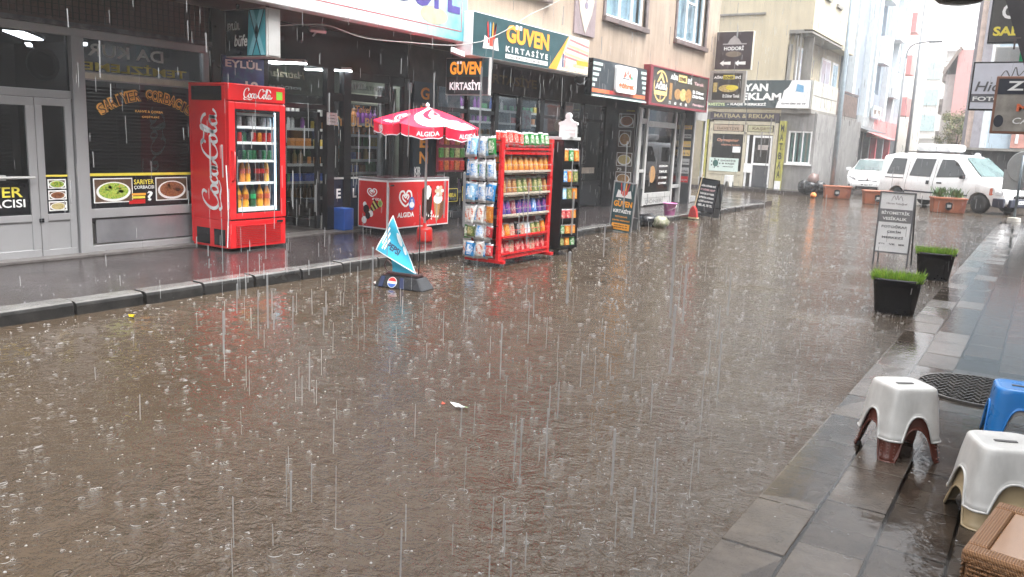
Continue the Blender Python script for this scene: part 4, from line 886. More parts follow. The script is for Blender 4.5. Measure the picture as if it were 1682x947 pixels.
for k in range(14):
    a = k*2.399; rr = .06+.01*k; q.prism([(.93+math.cos(a)*rr*1.2, .16+abs(math.sin(a))*rr*.5), (.95+math.cos(a)*rr*1.3, .15+abs(math.sin(a))*rr*.6), (.94+math.cos(a)*rr*1.4, .19+abs(math.sin(a))*rr*.7)], -.001, .001, 1)
q.prism([(1.13, .12), (1.18, .14), (1.28, .44), (1.06, .44)], .001, .004, 2)
q.prism([(1.18, .14), (1.26, .16), (1.36, .30), (1.34, .44), (1.24, .42)], -.0005, .0025, 3)
q.disc(1.17, .47, .11, .08, -.002, 20, 1).disc(1.19, .58, .08, .08, -.004, 18, 4)
for k in range(6): a = k*1.05; q.disc(1.19+.08*math.cos(a), .59+.06*math.sin(a), .035, .028, -.007-.001*k, 12, 4 if k % 2 else 1)
q.build('product_picture', [mat('dark_chocolate', (.03, .012, .008), .25), M_WLET, mat('wafer', (.42, .22, .08), .5, var=.3, scale=60), mat('milk_chocolate', (.16, .06, .03), .3, var=.4, scale=50), mat('cream_nut', (.62, .5, .36), .4, var=.2, scale=50)], fz)
q = MB()
def ez(y_, z_): return (.0005, D_-y_, z_)
for k in range(6):
    u = k/6; x0, z0 = .24+.13*u, .30+.13*u; q.poly([(.001, D_-(x0+.04*(.5+u)), z0-.035*(.5+u)), (.001, D_-(x0-.03*(.5+u)), z0+.05*(.5+u)), (.001, D_-(x0-.03*(.5+u)+.018), z0+.05*(.5+u)+.018), (.001, D_-(x0+.04*(.5+u)+.018), z0-.035*(.5+u)+.018)], k % 2)
q.prism([(0, 0)]*0 or [(0, 0), (0, 0), (0, 0)], 0, 0) if False else None
for (yy, zz, r_, m_) in ((.13, .17, .05, 2), (.20, .24, .05, 3), (.17, .33, .06, 3), (.26, .27, .045, 2), (.14, .40, .035, 2), (.44, .43, .045, 0), (.44, .43, .03, 4)):
    q.add([(.0004-.0004*m_, D_-yy+r_*math.cos(a*.523), zz+r_*1.1*math.sin(a*.523)) for a in range(12)], [tuple(range(12))], m_)
q.build('end_product_picture', [mat('pistachio', (.45, .55, .12), .4), M_BLACK, M_WLET, mat('dark_chocolate', (.03, .012, .008), .25), mat('pistachio_dark', (.2, .3, .05), .4)], fz)
# ================================================================== umbrella
um = thing('beach_umbrella', 'pink red and white printed umbrella standing by the ice cream freezer', 'umbrella', (-7.07, 8.79, .106))
RIM, APEX, RAD = 1.555, 1.80, .735
UR = mat('umbrella_pink_red', (.84, .022, .065), .35, var=.05); UW = mat('umbrella_white', (.85, .82, .84), .35, var=.03)
c = MB(); nseg, nr = 8, 10
tilt = Matrix.Rotation(R(3), 4, 'Y')
def um_pt(a, r):   # a in segments
    r = max(.02, r)
    k = math.floor(a); f_ = a-k; th0 = 2*math.pi*k/nseg+.2; th1 = th0+2*math.pi/nseg
    p0 = Vector((math.cos(th0), math.sin(th0))); p1 = Vector((math.cos(th1), math.sin(th1))); p = p0.lerp(p1, f_)
    scallop = .985-.0*f_; sag = .045*math.sin(math.pi*f_)*r
    z = RIM+.03+(APEX-RIM-.03)*(1-r**1.35)-sag*.9
    v = tilt @ Vector((p.x*RAD*r, p.y*RAD*r, z-RIM)); return v+Vector((0, 0, RIM))
sub = 8
for k in range(nseg):
    for i in range(nr):
        for j in range(sub):
            a0, a1 = k+j/sub, k+(j+1)/sub; a1 = a1-1e-6; r0, r1 = i/nr, (i+1)/nr
            c.add([um_pt(a0, r0), um_pt(a0, r1), um_pt(a1, r1), um_pt(a1, r0)], [(0, 1, 2, 3)])
co = c.build('canopy', UR, um, smooth=True)
v_ = MB()
for k in range(nseg):
    for j in range(sub):
        a0, a1 = k+j/sub+.0, k+(j+1)/sub-1e-6
        if j == 0: a0 += .03
        if j == sub-1: a1 -= .03
        p0, p1 = um_pt(a0, 1), um_pt(a1, 1); dz = .125
        n0 = Vector((p0.x, p0.y, 0)).normalized()*.02; q0 = p0-Vector((0, 0, dz+.01*math.sin(j*2)))-n0*math.sin(j); q1 = p1-Vector((0, 0, dz+.01*math.sin((j+1)*2)))-n0*math.sin(j+1)
        v_.add([p0, q0, q1, p1], [(0, 1, 2, 3)], 0); v_.add([q0+n0*.1, q0-Vector((0, 0, .012))+n0*.1, q1-Vector((0, 0, .012))+n0*.1, q1+n0*.1], [(0, 1, 2, 3)], 1)
vo = v_.build('valance', [UR, UW], um, smooth=True)
# prints: surface points lifted off the cloth
def on_canopy(ang, r, lift=.008):
    a = (ang-.2)/(2*math.pi)*nseg; p = um_pt(a % nseg, min(r, .995)); return p+Vector((0, 0, lift))
def cprint(mb, ca, cr, sx, sz, strokes_fn, m=0):
    """ca centre angle, cr centre radius; local (a,b): a across, b outwards->down the slope (b=+ towards apex)"""
    strokes_fn(mb, lambda a, b: on_canopy(ca+(a*sx)/max(.15, (cr-b*sz/RAD)*RAD), cr-b*sz/RAD), m)
q = MB()
# big crescent swirl on the side facing the street
CA = R(-36)
def swirl(mb, fn, m):
    out = catmull([(-.95, -.25, 0), (-.85, .25, 0), (-.3, .62, 0), (.3, .55, 0), (.55, .2, 0)], 12); inn = catmull([(-.95, -.25, 0), (-.45, -.0, 0), (-.05, .25, 0), (.25, .3, 0), (.55, .2, 0)], 12)
    n = len(out); steps = 6
    for i in range(n-1):
        for s_ in range(steps):
            g_ = [out[i].lerp(inn[i], s_/steps), out[i].lerp(inn[i], (s_+1)/steps), out[i+1].lerp(inn[i+1], (s_+1)/steps), out[i+1].lerp(inn[i+1], s_/steps)]
            mb.add([fn(p.x, p.y) for p in g_], [(0, 1, 2, 3)], m)
stroke(q, [(.45, .66), (-.1, .70), (-.62, .46), (-.78, .06), (-.5, -.26), (.05, -.40), (.75, -.46), (1.1, -.44)], .36, .20, R(60), lambda a, b: on_canopy(CA+a*.70, .58-b*.75), 0, 10)
stroke(q, [(.0, .34), (-.24, .16), (-.08, -.06), (.35, -.16), (.95, -.26)], .24, .12, R(60), lambda a, b: on_canopy(CA+a*.70, .58-b*.75), 0, 10)
stroke(q, [(.0, .32), (.2, .22), (.3, .05)], .12, .05, R(0), lambda a, b: on_canopy(CA+a*.62, .56-b*.75), 0, 10)
HA = R(-98)
heart_swirl(q, lambda a, b: on_canopy(HA+a*.40, .66-b*.30), 0, .10)
vs, fs = text_geo('ALGIDA', .03)
q.add([on_canopy(HA-.27+u*.5, .93-v*.09) for u, v in vs], fs, 0)
q.build('canopy_print', UW, co)
q = MB()
for cang in (R(-52), R(-5)):
    q.add([(lambda p: Vector((p.x*1.03, p.y*1.03, p.z-.105+v*.06)))(on_canopy(cang-.17+u*.40, 1, 0)) for u, v in vs], fs, 0)
heart_swirl(q, lambda a, b: (lambda p: Vector((p.x*1.03, p.y*1.03, p.z-.065+b*.09)))(on_canopy(R(-108)+a*.1, 1, 0)), 0, .12)
q.build('valance_print', UW, vo)
r_ = MB()
for k in range(nseg):
    th = 2*math.pi*k/nseg+.2; pts = [Vector((math.cos(th)*RAD*x, math.sin(th)*RAD*x, 0)) for x in (.03, .35, .7, .99)]
    pts = [um_pt(k, x)-Vector((0, 0, .012)) for x in (.03, .35, .7, .99)]
    MB().tube(pts, .004, 6).build('rib', M_WHITE, um)
MB().tube([(0, 0, .05), (0, 0, APEX+.03)], .016, 12).build('pole', M_WHITE, um, smooth=True)
MB().lathe([(.022, 0), (.03, .02), (.02, .045), (0, .06)], 12, (0.0, 0, APEX+.005)).build('finial', M_WHITE, um, smooth=True)
MB().lathe([(0, 0), (.10, 0), (.11, .03), (.105, .17), (.09, .20), (.03, .21), (.022, .26), (0, .26)], 20).build('base', mat('umbrella_base_red', (.55, .02, .015), .3), um, smooth=True)
# ================================================================== snack bags
def bag_mesh(name, w_, h_, t_, m1, m2):
    mb = MB(); nx, nz = 8, 9
    for side in (1, -1):
        vs = []
        for j in range(nz+1):
            for i in range(nx+1):
                u, v = i/nx*2-1, j/nz*2-1
                puff = (max(0, 1-abs(u)**3)*max(0, 1-abs(v)**4))**.6
                zz = v*h_/2; xx = u*w_/2*(1-.08*(1-v*v)*(1))+.003*math.sin(v*9+u*3)
                crz = .004*math.sin(u*14)*(abs(v) > .8)
                vs.append((xx, -side*(puff*t_/2+.001)+crz, zz+.004*math.sin(u*7+1)*(v > .9)))
        fs = []
        ms = []
        for j in range(nz):
            for i in range(nx):
                a = j*(nx+1)+i; f_ = (a, a+1, a+nx+2, a+nx+1); fs.append(f_ if side == 1 else tuple(reversed(f_)))
                lab = side == 1 and 2 <= j <= 6 and 1 <= i <= 6 and not (j in (2, 6) and i in (1, 6)); crimp = j in (0, nz-1); ms.append(2 if crimp else (1 if lab else 0))
        o = len(mb.v); mb.v += [Vector(v) for v in vs]
        for f_, m_ in zip(fs, ms): mb.f.append([o+k for k in f_]); mb.m.append(m_)
    o = mb.build(name, [m1, m2, m_crimp], smooth=True); me = o.data; bpy.data.objects.remove(o); return me
m_crimp = mat('foil_crimp', (.55, .55, .56), .25, .5)
def foil(n_, c1, c2, c3=None): return blotch('foil_'+n_, [c1, c1, c2, c3 or c1], 28, .22, seed=len(n_), coat=.3)
BAGS = {}
def bag(kind, c1, c2, w_=.12, h_=.17, t_=.05, c3=None):
    if kind not in BAGS: BAGS[kind] = bag_mesh('snack_bag', w_, h_, t_, foil(kind, c1, tuple(q*.6 for q in c1)), foil(kind+'_label', c2, c3 or c1, c2))
    o = bpy.data.objects.new('snack_bag', BAGS[kind]); COL.objects.link(o); return o
# ------------------------------------------------ red snack rack
rk = thing('snack_rack', 'red wheeled two sided rack full of snack bags at the kerb', 'display rack', (-5.46, 8.24, 0), R(90))
RR = mat('rack_red_paint', (.62, .015, .02), .28, var=.08, coat=.3)
RWH = mat('rack_shelf_cream', (.52, .46, .38), .35, var=.15)
W_ = 1.15; Hh = 1.56
for x in (0, W_):
    MB().box(x-.032, x+.032, 0, .045, .09, Hh).build('post', RR, rk, bevel=.004)
    MB().box(x-.03, x+.03, -.07, .50, .05, .09).build('foot', RR, rk, bevel=.004)
    MB().box(x-.025, x+.025, .40, .44, .09, Hh-.02).build('post', RR, rk, bevel=.004)
    for yy in (-.04, .46):
        wh = MB().lathe([(0, -.012), (.030, -.012), (.034, -.006), (.034, .006), (.030, .012), (0, .012)], 16, (x, yy, .034), 0, 'y').build('caster', mat('caster_rubber', (.12, .12, .12), .4), rk, smooth=True)
        MB().box(x-.018, x+.018, yy-.015, yy+.015, .045, .06).box(x-.02, x+.02, yy-.018, yy-.012, .02, .06).build('fork', M_STEEL, wh)
ROWS = [1.40, 1.13, .86, .60, .335, .13]
for i, z in enumerate(ROWS):
    s_ = MB().box(.03, W_-.03, -.01, .015, z+.015, z+.04).box(.03, W_-.03, .015, .38, z-.012, z-.004)
    s_.build('shelf', RWH if i in (1, 2, 3) else RR, rk, bevel=.002)
    s_ = MB()
    for k in range(9): s_.tube([(.07+k*.127, -.012, z+.035), (.07+k*.127, -.018, z+.105)], .0025, 5)
    s_.tube([(.03, -.018, z+.105), (W_-.03, -.018, z+.105)], .003, 6); s_.build('wire_guard', RR if i in (4, 5) else M_STEEL, rk)
MB().box(.03, W_-.03, .20, .205, .1, Hh-.1).build('back_board', mat('rack_back', (.25, .02, .02), .4), rk)
MB().box(.03, W_-.03, .005, .03, Hh-.20, Hh-.17).box(.03, W_-.03, .005, .03, .09, .12).box(.03, W_-.03, .2, .24, .05, .09).build('rail', RR, rk)
rm = Matrix.Translation((-5.46, 8.24, 0)) @ Matrix.Rotation(R(90), 4, 'Z')
def hang(o, x, y, z, ry, rx, label, group, rz=R(90), M=rm):
    o.location = M @ Vector((x, y, z)); o.rotation_euler = (rx, ry, rz+random.uniform(-.12, .12)); tag(o, label, 'snack bag', group)
KINDS_ = [
 (0, ['red', 'red', 'red', 'red', 'green', 'green', 'green', 'green', 'green']), (1, ['orange']*9), (2, ['brown', 'brown', 'brown', 'olive', 'olive', 'brown', 'olive', 'olive', 'brown']),
 (3, ['indigo', 'indigo', 'maroon', 'indigo', 'indigo', 'indigo', 'blue', 'indigo', 'indigo']), (4, ['cream', 'orange', 'cream', 'black', 'cream', 'white', 'olive', 'olive', 'orange']), (5, ['scarlet', 'scarlet', 'cream', 'scarlet', 'scarlet', 'scarlet', 'cream', 'scarlet', 'scarlet'])]
BC = {'red': ((.55, .04, .03), (.7, .6, .5)), 'green': ((.03, .22, .05), (.7, .7, .6)), 'orange': ((.62, .19, .02), (.62, .40, .12)), 'brown': ((.28, .10, .04), (.5, .32, .12)), 'olive': ((.13, .18, .05), (.5, .42, .2)),
      'indigo': ((.05, .04, .22), (.30, .08, .2)), 'maroon': ((.25, .02, .05), (.4, .3, .3)), 'blue': ((.03, .16, .5), (.5, .55, .7)), 'cream': ((.50, .42, .33), (.4, .1, .06)), 'black': ((.03, .03, .03), (.4, .4, .4)),
      'white': ((.68, .70, .72), (.3, .4, .5)), 'scarlet': ((.5, .03, .04), (.55, .4, .35))}
rown = ['top', 'second', 'third', 'fourth', 'fifth', 'bottom']
for ri, ks_ in KINDS_:
    for i, k in enumerate(ks_):
        big = ri < 4
        for layer in (0, 1):
            if layer == 1 and ri in (4, 5): continue
            o = bag(k, *BC[k]); o.scale = (1.05, 1, (1.05 if ri == 0 else 1.38) if big else 1.12)
            z = ROWS[ri]+(.112 if big else .092)+random.uniform(-.006, .012)+(.03 if ri == 0 else 0)
            lab = 'bag, %s from left, %s of the %s row of the red rack' % (ORD[i], 'front' if not layer else 'back', rown[ri])
            hang(o, .09+i*.122+random.uniform(-.008, .008), .06+layer*.07, z, random.uniform(-.07, .07), R(-10)+random.uniform(-.06, .06), '%s %s' % (k, lab), 'snack bags on the red rack')
# blue and white bags hanging on the end of the rack that faces down the street
eb = MB()
for z in (1.52, 1.26, 1.0, .72, .50, .26): eb.tube([(-.03, .02, z), (-.03, .50, z)], .006, 6)
eb.build('end_rail', M_BLACK, rk)
E0 = ['bluewhite', 'paleblue', 'bluewhite', 'azure', 'greenwhite']
BC.update({'bluewhite': ((.70, .74, .78), (.04, .25, .62)), 'paleblue': ((.25, .50, .75), (.75, .78, .8)), 'azure': ((.03, .25, .60), (.72, .75, .8)), 'greenwhite': ((.6, .66, .66), (.03, .25, .10)), 'whitered': ((.72, .72, .7), (.5, .12, .05))})
for ri, (z, ks_) in enumerate(((1.43, ['bluewhite', 'paleblue', 'azure', 'bluewhite', 'paleblue', 'green']), (1.17, ['azure', 'bluewhite', 'greenwhite', 'bluewhite', 'greenwhite', 'bluewhite']), (.90, ['azure', 'paleblue', 'azure', 'bluewhite', 'azure', 'azure']), (.63, ['whitered', 'whitered', 'bluewhite', 'whitered', 'whitered', 'orange']), (.42, ['green', 'olive', 'green', 'bluewhite', 'whitered', 'scarlet']), (.20, ['whitered', 'azure', 'paleblue', 'whitered', 'azure', 'scarlet']))):
    for i, k in enumerate(ks_):
        kk = k+'_tall'; c1, c2 = BC[k]
        if kk not in BAGS: BAGS[kk] = bag_mesh('snack_bag', .125, .25 if ri < 4 else .19, .06, foil(kk, c1, tuple(q*.6 for q in c1)), foil(kk+'_label', c2, c1, c2))
        o = bpy.data.objects.new('snack_bag', BAGS[kk]); COL.objects.link(o)
        o.location = (-5.90+i*.068+random.uniform(-.01, .01), 8.24-.055-.035*(i % 2), z+random.uniform(-.015, .015)); o.rotation_euler = (R(-6)+random.uniform(-.1, .1), random.uniform(-.12, .12), random.uniform(-.35, .35)); o.scale = (1, 1, 1 if ri < 4 else .85)
        tag(o, '%s bag, %s from left in the %s row on the rack end' % ({'bluewhite': 'white and blue', 'paleblue': 'pale blue', 'azure': 'azure blue', 'greenwhite': 'white and green', 'whitered': 'white and red'}.get(k, k), ORD[i], rown[ri]), 'snack bag', 'bags hanging on the rack end')
# ------------------------------------------------ black seed rack
bk = thing('snack_stand', 'narrow black wheeled snack stand with a white topper beside the red rack', 'display stand', (-5.52, 9.72, 0), R(74))
MB().box(0, .36, .02, .34, .07, 1.56).build('cabinet', M_BLACK, bk, bevel=.006)
for x in (.04, .32):
    for y in (.06, .30): MB().lathe([(0, -.012), (.030, -.012), (.032, .0), (.030, .012), (0, .012)], 14, (x, y, .032), 0, 'y').box(x-.015, x+.015, y-.02, y+.02, .055, .07).build('caster', M_BLACK, bk)
MB().box(0, .03, -.04, .02, .10, 1.56).box(.33, .36, -.04, .02, .10, 1.56).build('side_rail', M_BLACK, bk)
bkm = Matrix.Translation((-5.52, 9.72, 0)) @ Matrix.Rotation(R(74), 4, 'Z')
for i, z in enumerate((1.27, .99, .76, .50, .29, .13)):
    MB().box(.03, .33, -.035, .02, z-.03, z-.02).box(.03, .33, -.04, -.034, z-.03, z+.012).build('tray', M_BLACK, bk)
    for k in range(3):
        kind = [['orange', 'green', 'orange', 'orange'], ['azure', 'orange', 'olive', 'orange'], ['paleblue', 'olive', 'orange', 'orange'], ['scarlet', 'scarlet', 'orange', 'scarlet'], ['green', 'orange', 'orange', 'olive'], ['olive', 'orange', 'green', 'orange']][i][k]
        c1, c2 = BC[kind]; kk = kind+'_small'
        if kk not in BAGS: BAGS[kk] = bag_mesh('snack_bag', .105, .20, .035, foil(kk, c1, tuple(q*.6 for q in c1)), foil(kk+'_label', c2, c1, c2))
        o = bpy.data.objects.new('snack_bag', BAGS[kk]); COL.objects.link(o); s_ = 1 if i < 3 else .78
        o.scale = (1, 1, s_)
        o.location = bkm @ Vector((.078+k*.102, -.012, z-.018+.095*s_)); o.rotation_euler = (R(-5), random.uniform(-.05, .05), R(74))
        tag(o, '%s packet, %s from left in the %s tray of the black stand' % (kind if kind not in ('azure', 'paleblue') else 'blue', ORD[k], rown[i]), 'snack packet', 'packets on the black stand')
MB().box(.0, .36, .0, .30, 1.56, 1.60).build('top_tray', mat('white_tray', (.6, .6, .6), .4), bk, bevel=.004)
tp = MB(); tp.prism([(-.13, 0), (.13, 0), (.13, .16), (.145, .16), (.145, .19), (.06, .215), (.045, .24), (-.045, .24), (-.06, .215), (-.145, .19), (-.145, .16), (-.13, .16)], -.02, .02)
tp.lathe([(0, -.02), (.045, -.02), (.045, .02), (0, .02)], 20, (0, 0, .275), 0, 'y'); tp.box(-.125, .125, -.026, -.0205, .10, .106).box(-.125, .125, -.026, -.0205, .055, .06)
o = tp.build('header_board', M_WHITE, bk, bevel=.004); o.location = (.16, .05, 1.60); o.rotation_euler = (0, 0, R(-74))
# ================================================================== stools
def stool_mesh(name, H_, wt, wb, arch_h, arch_w, m, parent=None, lip=True):
    """moulded plastic stool: rounded square plan flaring downwards with an arch cut in each side"""
    mb = MB(); N = 96; rows = 12
    def rad(th, s, ex):   # superellipse radius, side half-length s
        c_, s_ = abs(math.cos(th)), abs(math.sin(th)); return s/((c_**ex+s_**ex)**(1/ex))
    def zbot(th):
        ph = ((th+math.pi/4) % (math.pi/2))-math.pi/4      # 0 at the middle of a side
        x = ph/(math.pi/4)
        return arch_h*max(0, 1-(abs(x)/arch_w)**2.6)**.5 if abs(x) < arch_w else 0
    def flute(th, f):
        ph = (th % (math.pi/2))-math.pi/4; return 1+.035*math.exp(-(ph/.11)**2)*f
    rings = []
    for j in range(rows+1):
        f = j/rows; rg = []
        for k in range(N):
            th = 2*math.pi*k/N; zb = zbot(th); z = H_-.012-(H_-.012-zb)*f; g_ = (H_-z)/H_
            s = (wt+(wb-wt)*g_)/2; r = rad(th, s, 5-1.5*g_)*flute(th, min(1, g_*3)*(1-g_*.3))
            if f > .93: r += .007
            rg.append((r*math.cos(th), r*math.sin(th), z))
        rings.append(rg)
    top = []
    for (sc, z) in ((.0, H_-.006), (.35, H_-.005), (.62, H_-.004), (.80, H_), (.93, H_), (.985, H_-.004)):
        top.append([(rad(2*math.pi*k/N, wt/2, 5)*sc*math.cos(2*math.pi*k/N), rad(2*math.pi*k/N, wt/2, 5)*sc*math.sin(2*math.pi*k/N), z) for k in range(N)])
    allr = top+rings; vs = [p for rg in allr for p in rg]; fs = []
    for i in range(len(allr)-1):
        for k in range(N): fs.append((i*N+k, i*N+(k+1) % N, (i+1)*N+(k+1) % N, (i+1)*N+k))
    fs = [tuple(reversed(f_)) for f_ in fs]
    mb.add(vs, fs); o = mb.build(name, m, parent, smooth=True, solid=.005)
    if lip:
        lb = MB(); pts = rings[-1]+[rings[-1][0]]
        lb.tube([Vector(p) for p in pts], .0055, 6, cap=False); lb.build('rim', m, o, smooth=True)
        gp = MB(); gp.box(-.045, .045, -.010, .010, H_-.004, H_+.0015); gp.build('grip_slot', mat('slot_shadow', (.10, .10, .10), .5), o)
    return o
P_WHITE = mat('worn_white_plastic', (.60, .60, .585), .3, var=.10, scale=7, streak=.2)
P_BROWN = mat('brown_plastic', (.11, .030, .020), .25, var=.15, coat=.3)
P_BEIGE = mat('beige_plastic', (.42, .33, .20), .35, var=.15)
P_BLUE = mat('blue_stool_plastic', (.015, .20, .58), .28, var=.08, coat=.2)
ST = (-.49, 4.58)
o = stool_mesh('stool', .27, .24, .335, .17, .68, P_BROWN); o.location = (*ST, .02); o.rotation_euler = (0, 0, R(40)); tag(o, 'dark brown plastic stool standing on the wet paving under a white stool', 'stool', 'stacked plastic stools')
bd = MB(); rn = random.Random(3)
for s_ in range(4):
    for i in range(3):
        for j in range(7):
            if rn.random() < .3: continue
            a = R(45+90*s_+(i-1)*9); z = .02+j*.016; g_ = (.27-z)/.27; r_ = (.24+.095*g_)/2*1.235; bd.obox((r_*math.cos(a), r_*math.sin(a), z), (.006, .006, .004), a)
bd.build('embossed_dots', mat('brown_emboss', (.20, .08, .06), .3), o)
o = stool_mesh('stool', .265, .245, .325, .13, .55, P_WHITE); o.location = (*ST, .125); o.rotation_euler = (R(-1), R(1), R(40)); tag(o, 'white plastic stool stacked on the dark brown stool', 'stool', 'stacked plastic stools')
ST2 = (-.005, 3.98)
o = stool_mesh('stool', .22, .26, .35, .12, .7, P_BEIGE); o.location = (*ST2, .02); o.rotation_euler = (0, 0, R(22)); tag(o, 'beige plastic stool on the wet paving under a white stool beside the wicker table', 'stool', 'stacked plastic stools')
o = stool_mesh('stool', .265, .25, .345, .13, .62, P_WHITE); o.location = (*ST2, .105); o.rotation_euler = (0, R(-1), R(22)); tag(o, 'white plastic stool stacked on the beige stool beside the wicker table', 'stool', 'stacked plastic stools')
o = stool_mesh('stool', .30, .25, .31, .20, .62, P_BLUE); o.location = (.02, 5.25, .02); o.rotation_euler = (0, 0, R(8)); tag(o, 'blue plastic stool behind the white stools at the right edge', 'stool')
o = stool_mesh('stool', .26, .22, .28, .17, .6, P_WHITE, lip=False); o.location = (.02, 5.25, .018); o.rotation_euler = (0, 0, R(8)); tag(o, 'white stool nested inside the blue stool', 'stool')
o = stool_mesh('stool', .33, .22, .28, .2, .6, mat('orange_brown_plastic', (.28, .12, .05), .35)); o.location = (.20, 4.72, .02); o.rotation_euler = (0, 0, R(10)); tag(o, 'orange brown plastic stool at the right edge between the blue and white stools', 'stool')
# ------------------------------------------------ wicker table
wt = thing('wicker_table', 'tan plastic wicker cube table in the bottom right corner', 'table', (.20, 2.87, .02), R(-9))
def wicker(name, c1, c2, sc=1.0):
    m, t_, b = new_mat(name)
    v = coords(t_, (1, 1, 1)); se = t_.nodes.new('ShaderNodeSeparateXYZ'); t_.links.new(v, se.inputs[0])
    u = math_n(t_, 'ADD', se.outputs[0], se.outputs[1]); 
    a = math_n(t_, 'SINE', math_n(t_, 'MULTIPLY', u, 420*sc)); b_ = math_n(t_, 'SINE', math_n(t_, 'MULTIPLY', math_n(t_, 'ADD', se.outputs[2], math_n(t_, 'SUBTRACT', se.outputs[0], se.outputs[1])), 420*sc))
    h = math_n(t_, 'MULTIPLY', a, b_); t_.links.new(ramp(t_, math_n(t_, 'MULTIPLY_ADD', h, .5, .5), [(.2, c1), (.7, c2)]), b.inputs['Base Color']); b.inputs['Roughness'].default_value = .32
    bump(t_, b, h, .8, .003); return m
M_WK = wicker('woven_plastic', (.15, .072, .033), (.33, .175, .085)); M_WKT = mat('tan_table_top', (.27, .135, .055), .22, var=.06, coat=.3)
TW, TH = .23, .385
MB().box(-TW, TW, -TW, TW, .0, TH-.03).build('base', M_WK, wt, bevel=.02)
mb = MB(); 
mb.box(-TW-.01, TW+.01, -TW-.01, -TW+.05, TH-.045, TH).box(-TW-.01, TW+.01, TW-.05, TW+.01, TH-.045, TH).box(-TW-.01, -TW+.05, -TW+.05, TW-.05, TH-.045, TH).box(TW-.05, TW+.01, -TW+.05, TW-.05, TH-.045, TH)
mb.build('rim', M_WK, wt, bevel=.01); MB().box(-TW+.05, TW-.05, -TW+.05, TW-.05, TH-.03, TH-.006).build('table_top', M_WKT, wt, bevel=.003)
# ribbon weave strands on the near faces
wv = MB()
for face in range(2):
    for j in range(26):
        z = .012+j*.0142
        pts = []
        for i in range(31):
            s_ = -TW+.01+i*(2*TW-.02)/30; off = TW+.004+.0035*math.sin(i*math.pi+j*math.pi)*(1 if (i+j) % 2 else -1)+.003*((i+j) % 2)
            pts.append((s_, -off, z) if face == 0 else (-off, s_, z))
        wv.tube(pts, .0055, 4, cap=False)
wv.build('weave', M_WK, wt, smooth=True)
# ------------------------------------------------ grass pots
M_POT = mat('black_pot_plastic', (.012, .012, .015), .22, var=.3, streak=.2); M_GR = mat('grass_blade', (.17, .36, .02), .45, var=.35, scale=30); M_GR2 = mat('grass_blade_pale', (.33, .48, .05), .45, var=.3, scale=30); M_SOIL = mat('dark_soil', (.02, .015, .01), .6)
def pot(x, y, label, s_, seed, rz):
    t_ = thing('grass_planter', label, 'planter', (x, y, .0), rz, 'black grass planters')
    prof = [(.0, .0), (.175, .0), (.182, .02), (.222, .325), (.24, .325), (.242, .35), (.222, .352), (.215, .33), (.0, .328)]
    mb = MB(); n = 32; vs = []
    def sq(a): c_, s2 = abs(math.cos(a)), abs(math.sin(a)); return 1/((c_**4+s2**4)**.25)
    for r_, z in prof:
        for k in range(n): a = 2*math.pi*k/n; vs.append((r_*sq(a)*math.cos(a)*s_, r_*sq(a)*math.sin(a)*.72*s_, z*s_))
    mb.add(vs, [(i*n+k, i*n+(k+1) % n, (i+1)*n+(k+1) % n, (i+1)*n+k) for i in range(len(prof)-1) for k in range(n)])
    mb.build('pot', M_POT, t_, smooth=True, bevel=0)
    MB().box(-.19*s_, .19*s_, -.13*s_, .13*s_, .29*s_, .325*s_).build('soil', M_SOIL, t_)
    rn = random.Random(seed); g_ = MB()
    for i in range(1500):
        x0, y0 = rn.uniform(-.225, .225)*s_, rn.uniform(-.16, .16)*s_; a = rn.uniform(0, 6.28); h = rn.uniform(.045, .10)*(1.5 if rn.random() < .04 else 1); lean = rn.uniform(.0, .035); w2 = .0022
        edge = max(abs(x0)/.225, abs(y0)/.16)**3*.045; ox, oy = (x0*edge*3, y0*edge*3)
        dx, dy = math.cos(a)*lean+ox, math.sin(a)*lean+oy; px_, py_ = -math.sin(a)*w2, math.cos(a)*w2; z0 = .33*s_
        p0 = Vector((x0, y0, z0)); p1 = p0+Vector((dx*.4, dy*.4, h*.6)); p2 = p0+Vector((dx, dy, h)); w_ = Vector((px_, py_, 0))
        g_.add([p0-w_, p0+w_, p1+w_*.8, p1-w_*.8, p2], [(0, 1, 2, 3), (3, 2, 4)], 0 if rn.random() < .6 else 1)
    o = g_.build('grass', [M_GR, M_GR2], t_); o['kind'] = 'stuff'
pot(-1.13, 8.88, 'black tapered pot of bright green grass nearest to the stools', 1.0, 1, R(4)); pot(-1.09, 11.72, 'black tapered pot of bright green grass beside the white folding sign', 1.0, 2, R(3))
